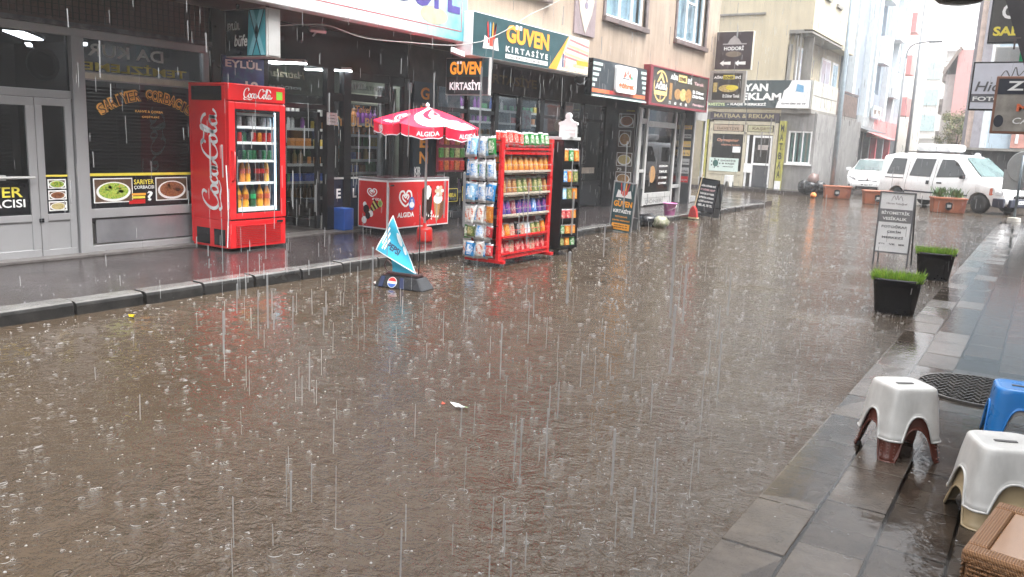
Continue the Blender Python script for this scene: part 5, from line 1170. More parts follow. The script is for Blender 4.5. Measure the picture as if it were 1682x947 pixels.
# ------------------------------------------------ folding pavement signs
def aboard(label, loc, rz, w_, h_, lean, m_frame, legs=.0, spread=.42, back=True):
    t_ = thing('folding_sign', label, 'sign', loc, rz, 'folding pavement signs'); a = math.atan2(lean, h_)
    M1 = Matrix.Rotation(-a, 4, 'X')
    def fn(x, z, d=0): return M1 @ Vector((x, -d, z))
    def panel(name, x0, x1, z0, z1, d0, d1, m, parent=None):
        mb = MB(); vs = [fn(x, z, d) for x in (x0, x1) for d in (d0, d1) for z in (z0, z1)]
        mb.add(vs, [(0, 2, 3, 1), (4, 5, 7, 6), (0, 4, 6, 2), (1, 3, 7, 5), (0, 1, 5, 4), (2, 6, 7, 3)]); return mb.build(name, m, parent or t_)
    fr_ = MB(); e = .022
    for (x0, x1, z0, z1) in ((0, e, 0, h_), (w_-e, w_, 0, h_), (e, w_-e, h_-e, h_), (e, w_-e, legs, legs+e)):
        fr_.add([fn(x, z, d) for x in (x0, x1) for d in (-.012, .014) for z in (z0, z1)], [(0, 2, 3, 1), (4, 5, 7, 6), (0, 4, 6, 2), (1, 3, 7, 5), (0, 1, 5, 4), (2, 6, 7, 3)])
    fr_.build('frame', m_frame, t_, bevel=.003)
    # rear frame leaning the other way
    top = fn(0, h_-.01); bk_ = MB()
    for x in (.01, w_-.01): bk_.tube([(x, top.y+.01, top.z), (x, top.y+spread, .0)], .012, 6)
    bk_.tube([(.01, top.y+spread*.7, top.z*.3), (w_-.01, top.y+spread*.7, top.z*.3)], .009, 6); bk_.build('rear_leg', m_frame, t_)
    return t_, fn, panel
FRG = mat('sign_frame_grey', (.16, .16, .17), .3, .4)
t_, fn, panel = aboard('white folding photo studio sign with grey band standing in the flooded street', (-1.99, 12.72, .0), R(-2), .47, 1.04, .0, FRG, legs=.17, spread=.35)
panel('panel', .022, .448, .192, 1.02, -.004, .004, M_WHITE); panel('grey_band', .024, .446, .61, .795, .0045, .006, mat('band_grey', (.20, .20, .21), .4))
q = MB(); F2 = lambda a, b: fn(a, b, .0085)
for s_, x, z, w2, h2, m_ in (('BİYOMETRİK', .05, .72, .37, .055, 0), ('VESİKALIK', .07, .64, .32, .055, 0), ('FOTOĞRAF', .07, .53, .33, .045, 1), ('ÇEKİM', .15, .455, .18, .045, 1), ('MERKEZİ', .09, .38, .28, .04, 1), ('Hicran Fotoğraf', .10, .855, .27, .035, 2)):
    letters(q, s_, x, z, w2, h2, 0, m_, .03, fn=F2)
for k in range(3): letters(q, ('BÜYÜK', 'VE', 'RENK')[k], .06+k*.13, .29, .08, .022, 0, 1, .05, fn=F2)
stroke(q, [(.16, .91), (.19, .98), (.22, .93), (.235, .99), (.25, .93), (.28, .98), (.31, .91)], .008, .005, .5, F2, 2)
q.build('lettering', [M_WLET, mat('dark_grey_letters', (.12, .12, .13), .4), mat('rose_grey_letters', (.33, .30, .32), .4)], t_)
t_, fn, panel = aboard('teal folding stationery sign with orange lettering leaning on the kerb', (-6.50, 13.30, .0), R(2), .44, .90, -.02, mat('sign_frame_silver', (.36, .37, .38), .3, .5), legs=0, spread=.42)
t_.rotation_euler = (0, R(4), R(2))
panel('panel', .022, .418, .022, .878, -.004, .004, TEAL); panel('orange_plate', .05, .39, .05, .165, .0045, .006, M_ORG)
q = MB(); F2 = lambda a, b: fn(a, b, .0085)
for s_, x, z, w2, h2, m_ in (('GUVEN', .045, .46, .35, .105, 0), ('KIRTASİYE', .05, .35, .34, .08, 1), ('FOTOKOPİ', .10, .27, .23, .035, 0), ('ÇEKİM MERKEZİ', .045, .20, .34, .035, 0), ('0542 854 21 04', .09, .12, .26, .022, 2), ('0544 549 24 26', .09, .08, .26, .022, 2)):
    letters(q, s_, x, z, w2, h2, 0, m_, .04, fn=F2)
for x in (.125, .155): q.poly([F2(x, .575), F2(x+.02, .575), F2(x+.02, .595), F2(x, .595)], 1)
q.build('lettering', [M_ORG, M_WLET, M_BLET], t_)
q = MB(); q2 = MB(); open_book(q2, .22, .62, .30, 0, 0); q.v = [fn(v.x, v.z, .0085-v.y) for v in q2.v]; q.f = q2.f; q.m = q2.m; q.build('book_emblem', ICON, t_)
MB().box(.02, .42, .30, .31, .05, .80).build('rear_panel', mat('sign_back_grey', (.12, .125, .13), .35), t_)
t_, fn, panel = aboard('black folding menu sign with white text bars beside the pink bucket', (-6.44, 17.3, .0), R(-4), .46, .90, .06, M_BLACK, legs=.17, spread=.40)
t_.rotation_euler = (0, R(5), R(-6)); panel('panel', .022, .438, .17, .88, -.004, .004, mat('ink_face', (.03, .038, .045), .3))
q = MB(); F2 = lambda a, b: fn(a, b, .0085)
for k, s_ in enumerate(('AĞRI DÖNER EVİ', 'ET DÖNER MENÜ', 'TAVUK DÖNER', 'DÜRÜM AYRAN', 'ÇİĞ KÖFTE', 'GEL AL 75 TL')): letters(q, s_, .06, .72-k*.085, .34, .05, 0, 0 if k != 1 else 1, .06, fn=F2)
q.build('lettering', [M_WLET, mat('pink_print', (.6, .4, .42), .4)], t_); MB().box(.01, .45, .34, .35, .05, .80).build('rear_panel', mat('sign_back_grey', (.12, .125, .13), .35), t_)
# ------------------------------------------------ feather flag folded over its base
ff = thing('advertising_flag', 'light blue printed flag folded over on a black base in the flooded street', 'flag', (-5.40, 6.40, 0), R(8))
bs = MB(); prof = [(-.29, .0), (.29, .0), (.22, .125), (-.24, .125)]
bs.add([(-.29, -.13, 0), (.29, -.13, 0), (.29, .13, 0), (-.29, .13, 0), (-.22, -.09, .125), (.21, -.09, .125), (.21, .09, .125), (-.22, .09, .125)], [(3, 2, 1, 0), (4, 5, 6, 7), (0, 1, 5, 4), (1, 2, 6, 5), (2, 3, 7, 6), (3, 0, 4, 7)])
bo = bs.build('base', M_BLACK, ff, bevel=.012)
MB().box(-.18, .19, -.06, .06, .126, .155).build('clamp', mat('dark_maroon_metal', (.06, .025, .025), .3), ff, bevel=.01)
q = MB(); nrm = Vector((0, -.952, .305)); c0 = Vector((-.07, -.113, .062)); up_ = Vector((0, .305, .952))
def bf(a, b, l=.002): return c0+Vector((1, 0, 0))*a+up_*b+nrm*l
def ringpoly(a0, a1, r, n=14): return [bf(r*math.cos(a0+(a1-a0)*k/n), r*math.sin(a0+(a1-a0)*k/n), .004) for k in range(n+1)]
q.poly([bf(.056*math.cos(k*.3927), .056*math.sin(k*.3927), .002) for k in range(16)], 0)
q.poly(ringpoly(R(15), R(165), .05), 1); q.poly(ringpoly(R(195), R(345), .05), 2)
q.poly([bf(-.16, -.055, .0015), bf(-.11, -.055, .0015), bf(-.09, .055, .0015), bf(-.14, .055, .0015)], 3); q.poly([bf(.10, -.055, .0015), bf(.15, -.055, .0015), bf(.13, .055, .0015), bf(.08, .055, .0015)], 3)
q.build('round_emblem', [M_WLET, mat('red_print', (.55, .02, .02), .3), mat('blue_badge', (.03, .12, .45), .3), mat('deep_navy_print', (.015, .025, .08), .3)], bo)
MB().tube([(.17, .0, .13), (.175, .0, .45), (.17, .0, .86)], .006, 8).build('pole', M_BLACK, ff, smooth=True)
MB().tube(catmull([(-.20, .02, .14), (-.25, .02, .19), (-.22, .02, .26), (-.13, .01, .20)], 5), .008, 6).build('bent_pole', mat('dark_maroon_metal', (.06, .025, .025), .3), ff, smooth=True)
CY = mat('flag_cyan', (.03, .42, .62), .4, var=.08); CYW = mat('flag_white', (.75, .82, .85), .4)
def tri_cloth(mb, A, B, C, n=10, m=0, wob=.012, ph=0, off=0):
    A, B, C = map(Vector, (A, B, C)); nn = (B-A).cross(C-A).normalized(); idx = {}
    for i in range(n+1):
        for j in range(n+1-i):
            p = A+(B-A)*i/n+(C-A)*j/n; p += nn*(wob*math.sin(i*.9+j*.6+ph)+off); idx[(i, j)] = len(mb.v); mb.v.append(p)
    for i in range(n):
        for j in range(n-i):
            mb.f.append([idx[(i, j)], idx[(i+1, j)], idx[(i, j+1)]]); mb.m.append(m)
            if j < n-i-1: mb.f.append([idx[(i+1, j)], idx[(i+1, j+1)], idx[(i, j+1)]]); mb.m.append(m)
A_, B_, C_ = Vector((-.13, -.02, .735)), Vector((-.28, -.10, .375)), Vector((.17, -.05, .165))
mb = MB(); tri_cloth(mb, A_, B_, C_); tri_cloth(mb, Vector((-.16, .0, .30)), Vector((-.14, .0, .155)), Vector((.17, -.02, .155)), 8, 0, .004)
cl = mb.build('flag_cloth', CY, ff, smooth=True)
q = MB()
def tp_(a, b, off=-.016): p = A_+(B_-A_)*a+(C_-A_)*b; return p
nf = (B_-A_).cross(C_-A_).normalized(); sgn = -1 if nf.y > 0 else 1
def tf(a, b): 
    i_, j_ = a*10, b*10
    return tp_(a, b)+nf*(.012*math.sin(i_*.9+j_*.6))+nf*sgn*.004
for e0, e1 in (((0, 0), (1, 0)), ((1, 0), (0, 1)), ((0, 0), (0, 1))):
    for k in range(20):
        a0, b0 = e0[0]+(e1[0]-e0[0])*k/20, e0[1]+(e1[1]-e0[1])*k/20; a1, b1 = e0[0]+(e1[0]-e0[0])*(k+1)/20, e0[1]+(e1[1]-e0[1])*(k+1)/20
        def inn(a, b, s_=.07): return (a+(1/3-a)*s_, b+(1/3-b)*s_)
        q.add([tf(a0, b0), tf(a1, b1), tf(*inn(a1, b1)), tf(*inn(a0, b0))], [(0, 1, 2, 3)], 0)
for (a, b, l) in ((.25, .05, .5), (.32, .10, .5), (.42, .15, .32)):
    q.add([tf(a, b), tf(a+l*.9, b), tf(a+l*.9, b+.03), tf(a, b+.03)], [(0, 1, 2, 3)], 0)
q.add([tf(.10+.07*math.cos(k*.5236), .36+.11*math.sin(k*.5236)) for k in range(12)], [tuple(range(12))], 0)
q.add([tf(.08+.05*math.cos(k*.5236), .56+.07*math.sin(k*.5236)) for k in range(12)], [tuple(range(12))], 0)
vs, fs = text_geo('PEPSI', .03)
q.add([tf(.62-v*.16-u*.26, .18+u*.30) for u, v in vs], fs, 1)
q.build('flag_print', [CYW, mat('deep_navy_print', (.015, .025, .08), .3)], cl)
# ------------------------------------------------ litter, bucket, broom, bag heap
mb = MB(); rn = random.Random(9)
def crumple(mb, c, sx, sy, sz, n, m=0):
    vs = [Vector(c)+Vector((rn.uniform(-sx, sx), rn.uniform(-sy, sy), abs(rn.uniform(0, sz)))) for _ in range(n)]; c0_ = len(mb.v)
    mb.v += vs
    for i in range(n-2): mb.f.append([c0_+i, c0_+i+1, c0_+i+2]); mb.m.append(m if not isinstance(m, tuple) else m[i % len(m)])
crumple(mb, (0, 0, .003), .055, .03, .035, 14); o = mb.build('crumpled_wrapper', mat('yellow_foil', (.75, .60, .03), .3, .2)); o.location = (-6.04, 3.81, .0); tag(o, 'crumpled yellow wrapper floating near the left kerb', 'litter')
mb = MB(); crumple(mb, (-.06, 0, .003), .02, .012, .012, 6, 0); crumple(mb, (.03, 0, .003), .05, .028, .03, 12, 1); crumple(mb, (.09, .01, .003), .03, .015, .02, 7, 2)
o = mb.build('torn_packet', [mat('coral_print', (.65, .10, .06), .4), M_WLET, mat('wrapper_green', (.25, .45, .2), .35)]); o.location = (-2.74, 3.70, 0); tag(o, 'torn white and green packet floating in mid street', 'litter')
mb = MB(); crumple(mb, (0, 0, .003), .05, .03, .02, 8); o = mb.build('paper_scrap', mat('grey_paper', (.4, .36, .34), .5)); o.location = (-5.73, 6.35, 0); tag(o, 'small grey paper scrap on the water beside the kerb', 'litter')
hp = thing('bag_heap', 'heap of black and pale plastic bags on the kerb beside the teal folding sign', 'rubbish bag', (-6.30, 14.75, .0))
def blob(mb, c, r, sz, seed, m=0):
    n1, n2 = 14, 9; vs = []
    for j in range(n2+1):
        for i in range(n1):
            th, ph = 2*math.pi*i/n1, math.pi*j/n2; d = Vector((math.cos(th)*math.sin(ph), math.sin(th)*math.sin(ph), math.cos(ph)))
            k = 1+.28*mnoise.noise(d*2.1+Vector((seed, 0, 0)))+.12*mnoise.noise(d*6+Vector((seed, 3, 0))); vs.append(Vector(c)+Vector((d.x*r*k, d.y*r*k, d.z*sz*k)))
    mb.add(vs, [(j*n1+i, j*n1+(i+1) % n1, (j+1)*n1+(i+1) % n1, (j+1)*n1+i) for j in range(n2) for i in range(n1)], m)
mb = MB(); blob(mb, (-.1, 0, .1), .22, .14, 1); mb.build('black_bag', M_BLACK, hp, smooth=True); mb = MB(); blob(mb, (.20, -.02, .09), .15, .12, 4); mb.build('pale_bag', blotch('pale_plastic', [(.06, .06, .04), (.34, .32, .26), (.10, .12, .05), (.4, .38, .32)], 14), hp, smooth=True); mb = MB(); blob(mb, (-.3, -.05, .07), .1, .08, 7); mb.build('small_bag', M_BLACK, hp, smooth=True)
bk_ = thing('bucket', 'pink plastic bucket at the edge of the left walkway', 'bucket', (-6.62, 16.4, .107))
MB().lathe([(0, 0), (.105, 0), (.11, .01), (.14, .23), (.152, .235), (.152, .25), (.138, .25), (.104, .015), (0, .015)], 24).build('bucket_body', mat('pink_plastic', (.55, .16, .38), .3, coat=.2), bk_, smooth=True)
MB().tube(catmull([(-.145, 0, .24), (-.16, -.09, .17), (0, -.16, .10), (.16, -.09, .17), (.145, 0, .24)], 6), .004, 6).build('handle', M_STEEL, bk_)
br = thing('broom', 'red headed broom leaning against the black folding sign', 'broom', (-6.32, 17.0, .02), R(-10))
MB().tube([(0, 0, .16), (.06, .18, 1.0)], .012, 8).build('handle', mat('pale_wood', (.45, .35, .22), .5), br)
MB().prism([(-.11, .02), (.11, .02), (.07, .20), (.02, .27), (-.02, .27), (-.07, .20)], -.04, .04).build('brush_head', mat('red_bristle', (.45, .03, .03), .5, var=.4, scale=60), br, bevel=.01)
MB().box(-.12, .12, -.05, .05, .0, .03).build('bristle_foot', mat('cream_bristle', (.55, .5, .3), .5), br)
# ================================================================== cream corner building across the side street
M_CREAM = mat('cream_render', (.50, .44, .32), .55, var=.07, scale=.8, streak=.14, bmp=.003)
M_GREYR = mat('grey_concrete', (.24, .23, .21), .6, var=.15, scale=1.5, streak=.3, bmp=.004)
bB = thing('corner_building', 'cream rendered corner building with a wrap round balcony and print shop sign', 'building', (0, 31.0, 0), 0)
YB = 0
mb = MB(); wall_holes(mb, -16, -7.7, 5.78, 13.5, [(-14, -12.8, 8.3, 9.8), (-10.8, -9.4, 8.4, 9.8)], 0, .3); mb.box(-16, -8.5, .0, .3, 3.0, 5.78)
mb.box(-7.98, -7.70, .3, 5.2, 5.78, 13.5); mb.build('wall', M_CREAM, bB)
MB().box(-8.5, -7.98, .0, 5.2, 5.72, 5.779).box(-8.5, -7.70, 0, 5.2, 5.66, 5.72).build('overhang', M_GREYR, bB)
MB().box(-8.5, -8.4, .3, 8.5, 3.0, 5.72).box(-16, -8.4, 8.2, 8.5, 0, 13.5).box(-8.5, -7.9, 5.2, 8.2, 5.72, 13.5).build('recess_wall', M_CREAM, bB)
for (a, b, z0, z1) in ((-14, -12.8, 8.3, 9.8), (-10.8, -9.4, 8.4, 9.8)):
    wn = MB().box(a, b, .12, .16, z0, z0+.06).box(a, b, .12, .16, z1-.06, z1).box(a, a+.06, .12, .16, z0, z1).box(b-.06, b, .12, .16, z0, z1).build('window', M_WHITE, bB); MB().box(a+.06, b-.06, .14, .145, z0+.06, z1-.06).build('pane', G_WIN, wn)
    MB().box(a-.06, b+.06, -.08, .12, z0-.08, z0).build('window_sill', M_GREYR, wn)
for y_ in (1.3, 3.2): MB().box(-7.72, -7.62, y_, y_+.9, 7.0, 7.12).build('window_ledge', M_GREYR, bB)
MB().box(-11.4, -9.4, -.06, 0, 6.35, 6.42).build('ledge', M_GREYR, bB)
# balcony
MB().box(-8.5, -7.45, -.05, 8.2, 2.88, 3.02).build('balcony_slab', M_GREYR, bB)
bal = MB().box(-7.53, -7.45, -.05, 3.9, 3.02, 4.02).build('balcony_parapet', mat('dirty_white_panel', (.55, .54, .48), .45, var=.1, streak=.3), bB)
q = MB()
for k in range(4): q.box(-7.448, -7.443, .4+k*.85, .42+k*.85, 3.1, 3.95)
q.box(-7.448, -7.443, .1, 3.8, 3.5, 3.53); q.build('panel_joint', M_GREYR, bal)
r_ = MB()
for k in range(26): r_.box(-7.50, -7.48, 3.95+k*.165, 3.97+k*.165, 3.02, 3.98)
r_.box(-7.52, -7.46, 3.9, 8.2, 3.96, 4.02).build('balcony_railing', mat('dark_brown_rail', (.07, .045, .04), .4), bB)
MB().box(-7.50, -7.475, 3.95, 8.1, 3.04, 3.9).build('balcony_screen', mat('brown_screen', (.13, .09, .075), .5, var=.3), bB)
for y_, w_ in ((.8, 1.0), (4.6, 1.6), (6.6, 1.0)):
    wn = MB().box(-8.40, -8.34, y_, y_+w_, 3.1, 5.3).build('balcony_window', M_WHITE, bB); MB().box(-8.335, -8.33, y_+.08, y_+w_/2-.03, 3.2, 5.2).box(-8.335, -8.33, y_+w_/2+.03, y_+w_-.08, 3.2, 5.2).build('pane', G_WIN, wn)
MB().box(-8.1, -7.75, .55, .62, 3.1, 5.6).box(-8.12, -8.06, .1, .16, 3.02, 5.66).box(-8.45, -8.40, -.03, .3, 3.0, 5.3).tube([(-8.2, .1, 3.0), (-8.2, .1, 5.6)], .04, 8).build('downpipe', M_GREYR, bB)
# ground floor wall with the openings
mb = MB(); wall_holes(mb, -11.4, -7.25, .1, 2.88, [(-11.15, -8.55, .1, 2.88), (-8.2, -7.36, 1.08, 2.25)], .12, .32); mb.box(-7.45, -7.25, .32, 8.2, .1, 2.88)
mb.build('ground_wall', mat('grey_stained_wall', (.27, .265, .26), .5, var=.15, scale=2, streak=.3), bB)
MB().box(-11.4, -7.25, .1, .4, .08, .14).build('plinth', M_GREYR, bB)
MB().box(-11.2, -8.5, 3.2, 3.25, .1, 2.88).box(-11.2, -8.5, .3, 3.2, .1, .12).box(-11.2, -11.15, .3, 3.2, .1, 2.9).box(-8.55, -8.5, .3, 3.2, .1, 2.9).build('interior', M_DARK, bB)
# print shop front
ps = thing('shopfront', 'cream framed print shop front with yellow letter strips on both pillars', 'shopfront', (0, 31.0, 0), 0)
CRF = mat('cream_shop_frame', (.52, .48, .37), .4, var=.08)
f = MB()
f.box(-11.15, -11.02, .0, .12, .12, 2.5).box(-9.82, -9.70, .0, .12, .12, 2.5).box(-8.72, -8.55, .0, .12, .12, 2.5).box(-11.02, -8.72, .0, .12, 2.42, 2.55).box(-11.02, -8.72, .0, .12, 2.06, 2.16).box(-11.02, -9.82, .0, .12, .55, .68).box(-11.02, -9.82, .0, .12, .12, .22)
f.box(-10.0, -9.95, .02, .10, 2.16, 2.42); f.build('window_frame', CRF, ps, bevel=.008)
MB().box(-11.02, -9.82, .02, .10, .22, .55).build('kick_panel', CRF, ps)
MB().box(-11.02, -9.82, .05, .056, .68, 2.06).build('pane', G_SHOP, ps)
MB().box(-11.15, -8.55, -.04, .0, 2.60, 2.86).build('header_board', mat('plum_header', (.05, .04, .055), .4), ps)
q = MB(); letters(q, 'MATBAA & REKLAM', -11.0, 2.66, 2.25, .15, -.043, 0, .02); letters(q, 'DAVETİYE', -10.85, 2.22, .85, .12, -.02, 1, .02); letters(q, 'KAŞE', -9.5, 2.22, .5, .12, -.02, 1, .02); letters(q, 'DTF', -8.97, 2.28, .2, .06, -.02, 1, .02)
letters(q, 'Oymapınar', -10.85, 1.75, .85, .14, .04, 2, .02, shear=.2); letters(q, 'DİJİTAL BASKI', -10.65, 1.62, .7, .07, .04, 2, .03)
q.build('lettering', [mat('pale_gold', (.40, .35, .2), .5), mat('brown_letters', (.12, .08, .05), .4), mat('salmon_print', (.6, .3, .2), .4)], ps)
MB().box(-10.98, -9.86, -.012, .0, 2.18, 2.40).build('header_plate', mat('tan_plate', (.42, .33, .25), .4), ps); MB().box(-9.66, -8.76, -.012, .0, 2.18, 2.40).build('header_plate', mat('olive_plate', (.42, .40, .25), .4), ps)
bn = MB().box(-11.05, -9.92, -.02, .0, .66, 1.16).build('banner', mat('mint_white_banner', (.55, .66, .62), .4, var=.04), ps)
q = MB(); letters(q, 'DAVETİYE', -10.6, 1.03, .58, .08, -.023, 0, .03); letters(q, '& KAŞE', -10.55, .91, .48, .08, -.023, 0, .03); letters(q, 'MERKEZİ', -10.5, .82, .4, .05, -.023, 0, .02); q.disc(-10.8, .95, .11, .13, -.023, 16, 1)
for k in range(7): q.disc(-10.8+.17*math.cos(k*.9), .95+.16*math.sin(k*.9), .025, .03, -.023, 8, 0)
q.build('lettering', [M_BLET, mat('dark_green_print', (.02, .10, .08), .4)], bn)
MB().box(-10.2, -9.9, .03, .04, 1.38, 1.6).build('notice', M_WHITE, ps)
dr = MB().box(-9.68, -9.60, .02, .08, .14, 2.04).box(-9.45, -9.38, .02, .08, .14, 2.04).box(-8.80, -8.74, .02, .08, .14, 2.04).box(-9.38, -8.8, .02, .08, 1.96, 2.04).box(-9.38, -8.8, .02, .08, .95, 1.03).build('door', M_WHITE, ps, bevel=.004)
MB().box(-9.60, -9.45, .045, .05, .14, 2.04).box(-9.38, -8.8, .045, .05, 1.03, 1.96).build('pane', G_SHOP, dr); MB().box(-9.38, -8.8, .04, .05, .14, .95).build('kick_panel', mat('charcoal_panel', (.07, .075, .085), .35), dr)
n = MB().box(-9.25, -8.88, .035, .042, 1.52, 1.70).build('notice', mat('grey_paper', (.4, .36, .34), .5), dr)
MB().box(-9.7, -9.4, -.015, .0, .66, 1.0).build('white_plate', M_WHITE, ps)
for x in (-11.42, -8.50):
    p = MB().box(x, x+.22, -.05, .11, .12, 2.58).build('pillar', mat('yellow_strip', (.46, .44, .10), .4, var=.25, streak=.3), ps)
    q = MB(); letters(q, 'DAVETİYE' if x < -10 else 'MATBAA', x+.05, .5, .12, 2.0, -.054, 0, .03, vertical=True); q.box(x+.0, x+.22, -.052, -.0505, .12, .42, 1); q.build('lettering', [M_BLET, M_WHITE], p)
# long sign and corner window
t, w_, h_ = None, None, None
sg = thing('shop_sign', 'dark print shop sign ending in a white panel along the cream corner building', 'sign', (-11.45, 30.86, 3.03), 0)
MB().box(0, 3.95, .01, .13, 0, 1.0).build('casing', M_ALU, sg); MB().box(.01, 3.94, 0, .01, .01, .99).build('sign_face', mat('slate_green_face', (.045, .065, .07), .35), sg)
q = MB(); letters(q, 'KAYAN', 1.0, .60, 1.42, .27, -.004, 0, .04); letters(q, 'REKLAM', 1.2, .28, 1.72, .26, -.004, 0, .04); letters(q, 'DAVETİYE', .08, .06, .78, .14, -.004, 2, .04); letters(q, '- KAŞE MERKEZİ', .95, .06, 1.45, .14, -.004, 0, .04)
q.poly([(2.75, -.003, .015), (3.93, -.003, .015), (3.93, -.003, .985), (3.25, -.003, .985), (3.15, -.003, .75), (3.0, -.003, .62), (2.95, -.003, .35), (2.82, -.003, .25)], 1)
q.poly([(3.42, -.006, .60), (3.70, -.006, .56), (3.68, -.006, .80), (3.45, -.006, .86)], 3); letters(q, '0544 580 30 49', 2.95, .14, .85, .06, -.006, 4, .02)
q.build('lettering', [M_WLET, M_WHITE, mat('pale_green_letters', (.55, .65, .35), .4), mat('sky_print', (.15, .35, .55), .4), M_BLET], sg)
wn = MB().box(-8.2, -7.36, .14, .2, 1.08, 1.14).box(-8.2, -7.36, .14, .2, 2.19, 2.25).box(-8.2, -8.14, .14, .2, 1.14, 2.19).box(-7.42, -7.36, .14, .2, 1.14, 2.19).box(-7.98, -7.94, .14, .2, 1.14, 2.19).box(-7.70, -7.66, .14, .2, 1.14, 2.19).build('window', M_WHITE, bB)
MB().box(-8.14, -7.42, .165, .17, 1.14, 2.19).build('pane', G_WIN, wn); MB().box(-8.25, -7.3, .06, .14, 1.02, 1.08).build('window_sill', M_WHITE, wn)
cc = MB()
for i in range(5): cc.box(-8.12+i*.15, -8.04+i*.15, .24, .245, 1.14, 2.19)
cc.build('curtain', mat('mint_curtain', (.25, .36, .30), .6), wn)
cs = stool_mesh('stool', .42, .28, .34, .2, .6, P_WHITE, lip=False); cs.location = (-10.15, 30.75, .11); tag(cs, 'small cream stool standing in front of the print shop window', 'stool')
# ------------------------------------------------ grey post
po = thing('utility_pole', 'thick blue grey steel pole rising beside the corner balcony', 'pole', (*onY(1369, 280, 30.2)[:2], 0))
mb = MB(); mb.tube([(0, 0, 0), (0, 0, 4), (0, 0, 9)], [.085, .08, .07], 12).build('shaft', mat('pole_blue_grey', (.30, .36, .40), .35, .2, streak=.2), po, smooth=True)
MB().lathe([(0, 0), (.13, 0), (.13, .05), (.09, .12), (.085, .12)], 14).build('base', M_GREYR, po)
# rubbish by the corner: dark bin sacks
hp = thing('bin_sacks', 'dark rubbish sacks and crates heaped at the cream building corner', 'rubbish', (-7.05, 30.3, .1))
for k, (x, y, r2) in enumerate(((0, 0, .25), (.30, .1, .2), (-.26, .05, .18), (.05, .1, .2))):
    mb = MB(); blob(mb, (x, y, .2+.25*(k == 3)), r2, .24, k*3+1); mb.build('sack', [M_BLACK, mat('rose_sack', (.16, .11, .10), .4)][k == 3], hp, smooth=True)
o = MB(); blob(o, (0, 0, .09), .10, .09, 2); o = o.build('orange_bag', mat('orange_plastic', (.75, .24, .06), .4), smooth=True); o.location = (-6.62, 29.0, 0); tag(o, 'small orange bag lying beside the leftmost terracotta planter', 'bag')
# ================================================================== buildings down the street, left side
bC = thing('apartment_building', 'blue grey apartment block with white vertical fins beyond the cream corner', 'building', (-8.2, 0, 0), R(90))
M_BG = mat('blue_grey_render', (.24, .28, .33), .55, var=.1, scale=.6); M_PW = mat('pale_fin', (.60, .64, .66), .5, var=.05)
mb = MB(); hol = [(40.2+i*3.1, 41.7+i*3.1, 4.6+k*2.9, 6.3+k*2.9) for i in range(5) for k in range(4)]; wall_holes(mb, 39.3, 55.5, 3.3, 17, hol, 0, .3); mb.box(39.3, 39.6, .3, 6, 0, 17).build('wall', M_BG, bC)
for (a, b, z0, z1) in hol:
    wn = MB().box(a, b, .15, .2, z0, z1).build('window', mat('pale_shutter', (.5, .53, .55), .5), bC); MB().box(a+.1, (a+b)/2-.05, .13, .14, z0+.1, z1-.1).box((a+b)/2+.05, b-.1, .13, .14, z0+.1, z1-.1).build('pane', G_WIN, wn)
for u in (39.9, 43.3, 44.6, 48.6, 51.0, 53.6): MB().box(u, u+.55, -.28, -.002, 3.3, 17).build('fin', M_PW, bC)
for u, z in ((45.3, 6.0), (45.3, 9.0), (49.4, 4.6), (49.4, 7.6), (49.4, 10.6)): MB().box(u, u+1.9, -.55, -.002, z, z+1.3).build('balcony', M_PW, bC)
bp_ = MB().box(41.5, 46, -.3, .0, 2.6, 3.3).build('shop_fascia', mat('grey_fascia', (.30, .32, .33), .5, var=.3, scale=2), bC); MB().box(46, 54, -.3, 0, 2.4, 3.3).build('shop_fascia', mat('rose_fascia', (.50, .20, .20), .5, var=.2, scale=2), bC)
MB().box(39.6, 55.5, .35, .6, 0.1, 3.3).build('ground_wall', mat('dusky_shops', (.08, .085, .09), .4, var=.4, scale=1.2), bC)
for k, u in enumerate((39.4, 41.2, 43.0, 44.9, 46.8, 48.8, 51, 53.2, 55.0)): MB().box(u, u+.28, -.04, .34, .1, 3.3).build('pillar', [mat('grey_pillar', (.25, .27, .29), .5, streak=.3), mat('red_shop_panel', (.45, .07, .09), .45)][k > 4 and k % 2], bC)
for k, (u0, u1, z_) in enumerate(((39.8, 44.5, 2.95), (44.8, 48.3, 2.7))):
    aw = MB(); aw.add([(u0, 0, z_), (u1, 0, z_), (u1, -1.2, z_-.4), (u0, -1.2, z_-.4), (u0, 0, z_-.03), (u1, 0, z_-.03), (u1, -1.2, z_-.43), (u0, -1.2, z_-.43)], [(0, 1, 2, 3), (7, 6, 5, 4), (3, 2, 6, 7), (0, 3, 7, 4), (1, 5, 6, 2)])
    aw.build('awning', mat('grey_awning', (.07, .075, .08), .5, var=.3) if k == 0 else mat('dark_red_awning', (.35, .12, .12), .5), bC)
ws = thing('shop_sign', 'small pale lit style sign on the blue grey block above the awnings', 'sign', (-7.75, 44.6, 3.35), R(90)); MB().box(0, 2.2, 0, .1, 0, .55).build('casing', M_PW, ws); q = MB(); letters(q, 'BÜFE', .2, .12, 1.8, .32, -.004, 0, .05); q.build('lettering', mat('brown_letters', (.12, .08, .05), .4), ws)
bD = thing('apartment_building', 'apartment block with stacked pink balconies beyond the blue grey block', 'building', (-8.75, 0, 0), R(90))
M_PINK = mat('salmon_render', (.62, .25, .24), .55, var=.06); M_OFF = mat('off_white_render', (.62, .60, .56), .55, var=.06)
MB().box(55.6, 70, 0, 6, 0, 19).build('wall', M_OFF, bD)
for k in range(6): b_ = MB().box(55.6, 57.3, -.9, -.0, 3.9+k*2.45, 5.0+k*2.45).build('balcony', M_PINK, bD); MB().box(55.7, 57.2, -.05, -.002, 5.05+k*2.45, 6.2+k*2.45).build('balcony_door', G_WIN, bD)
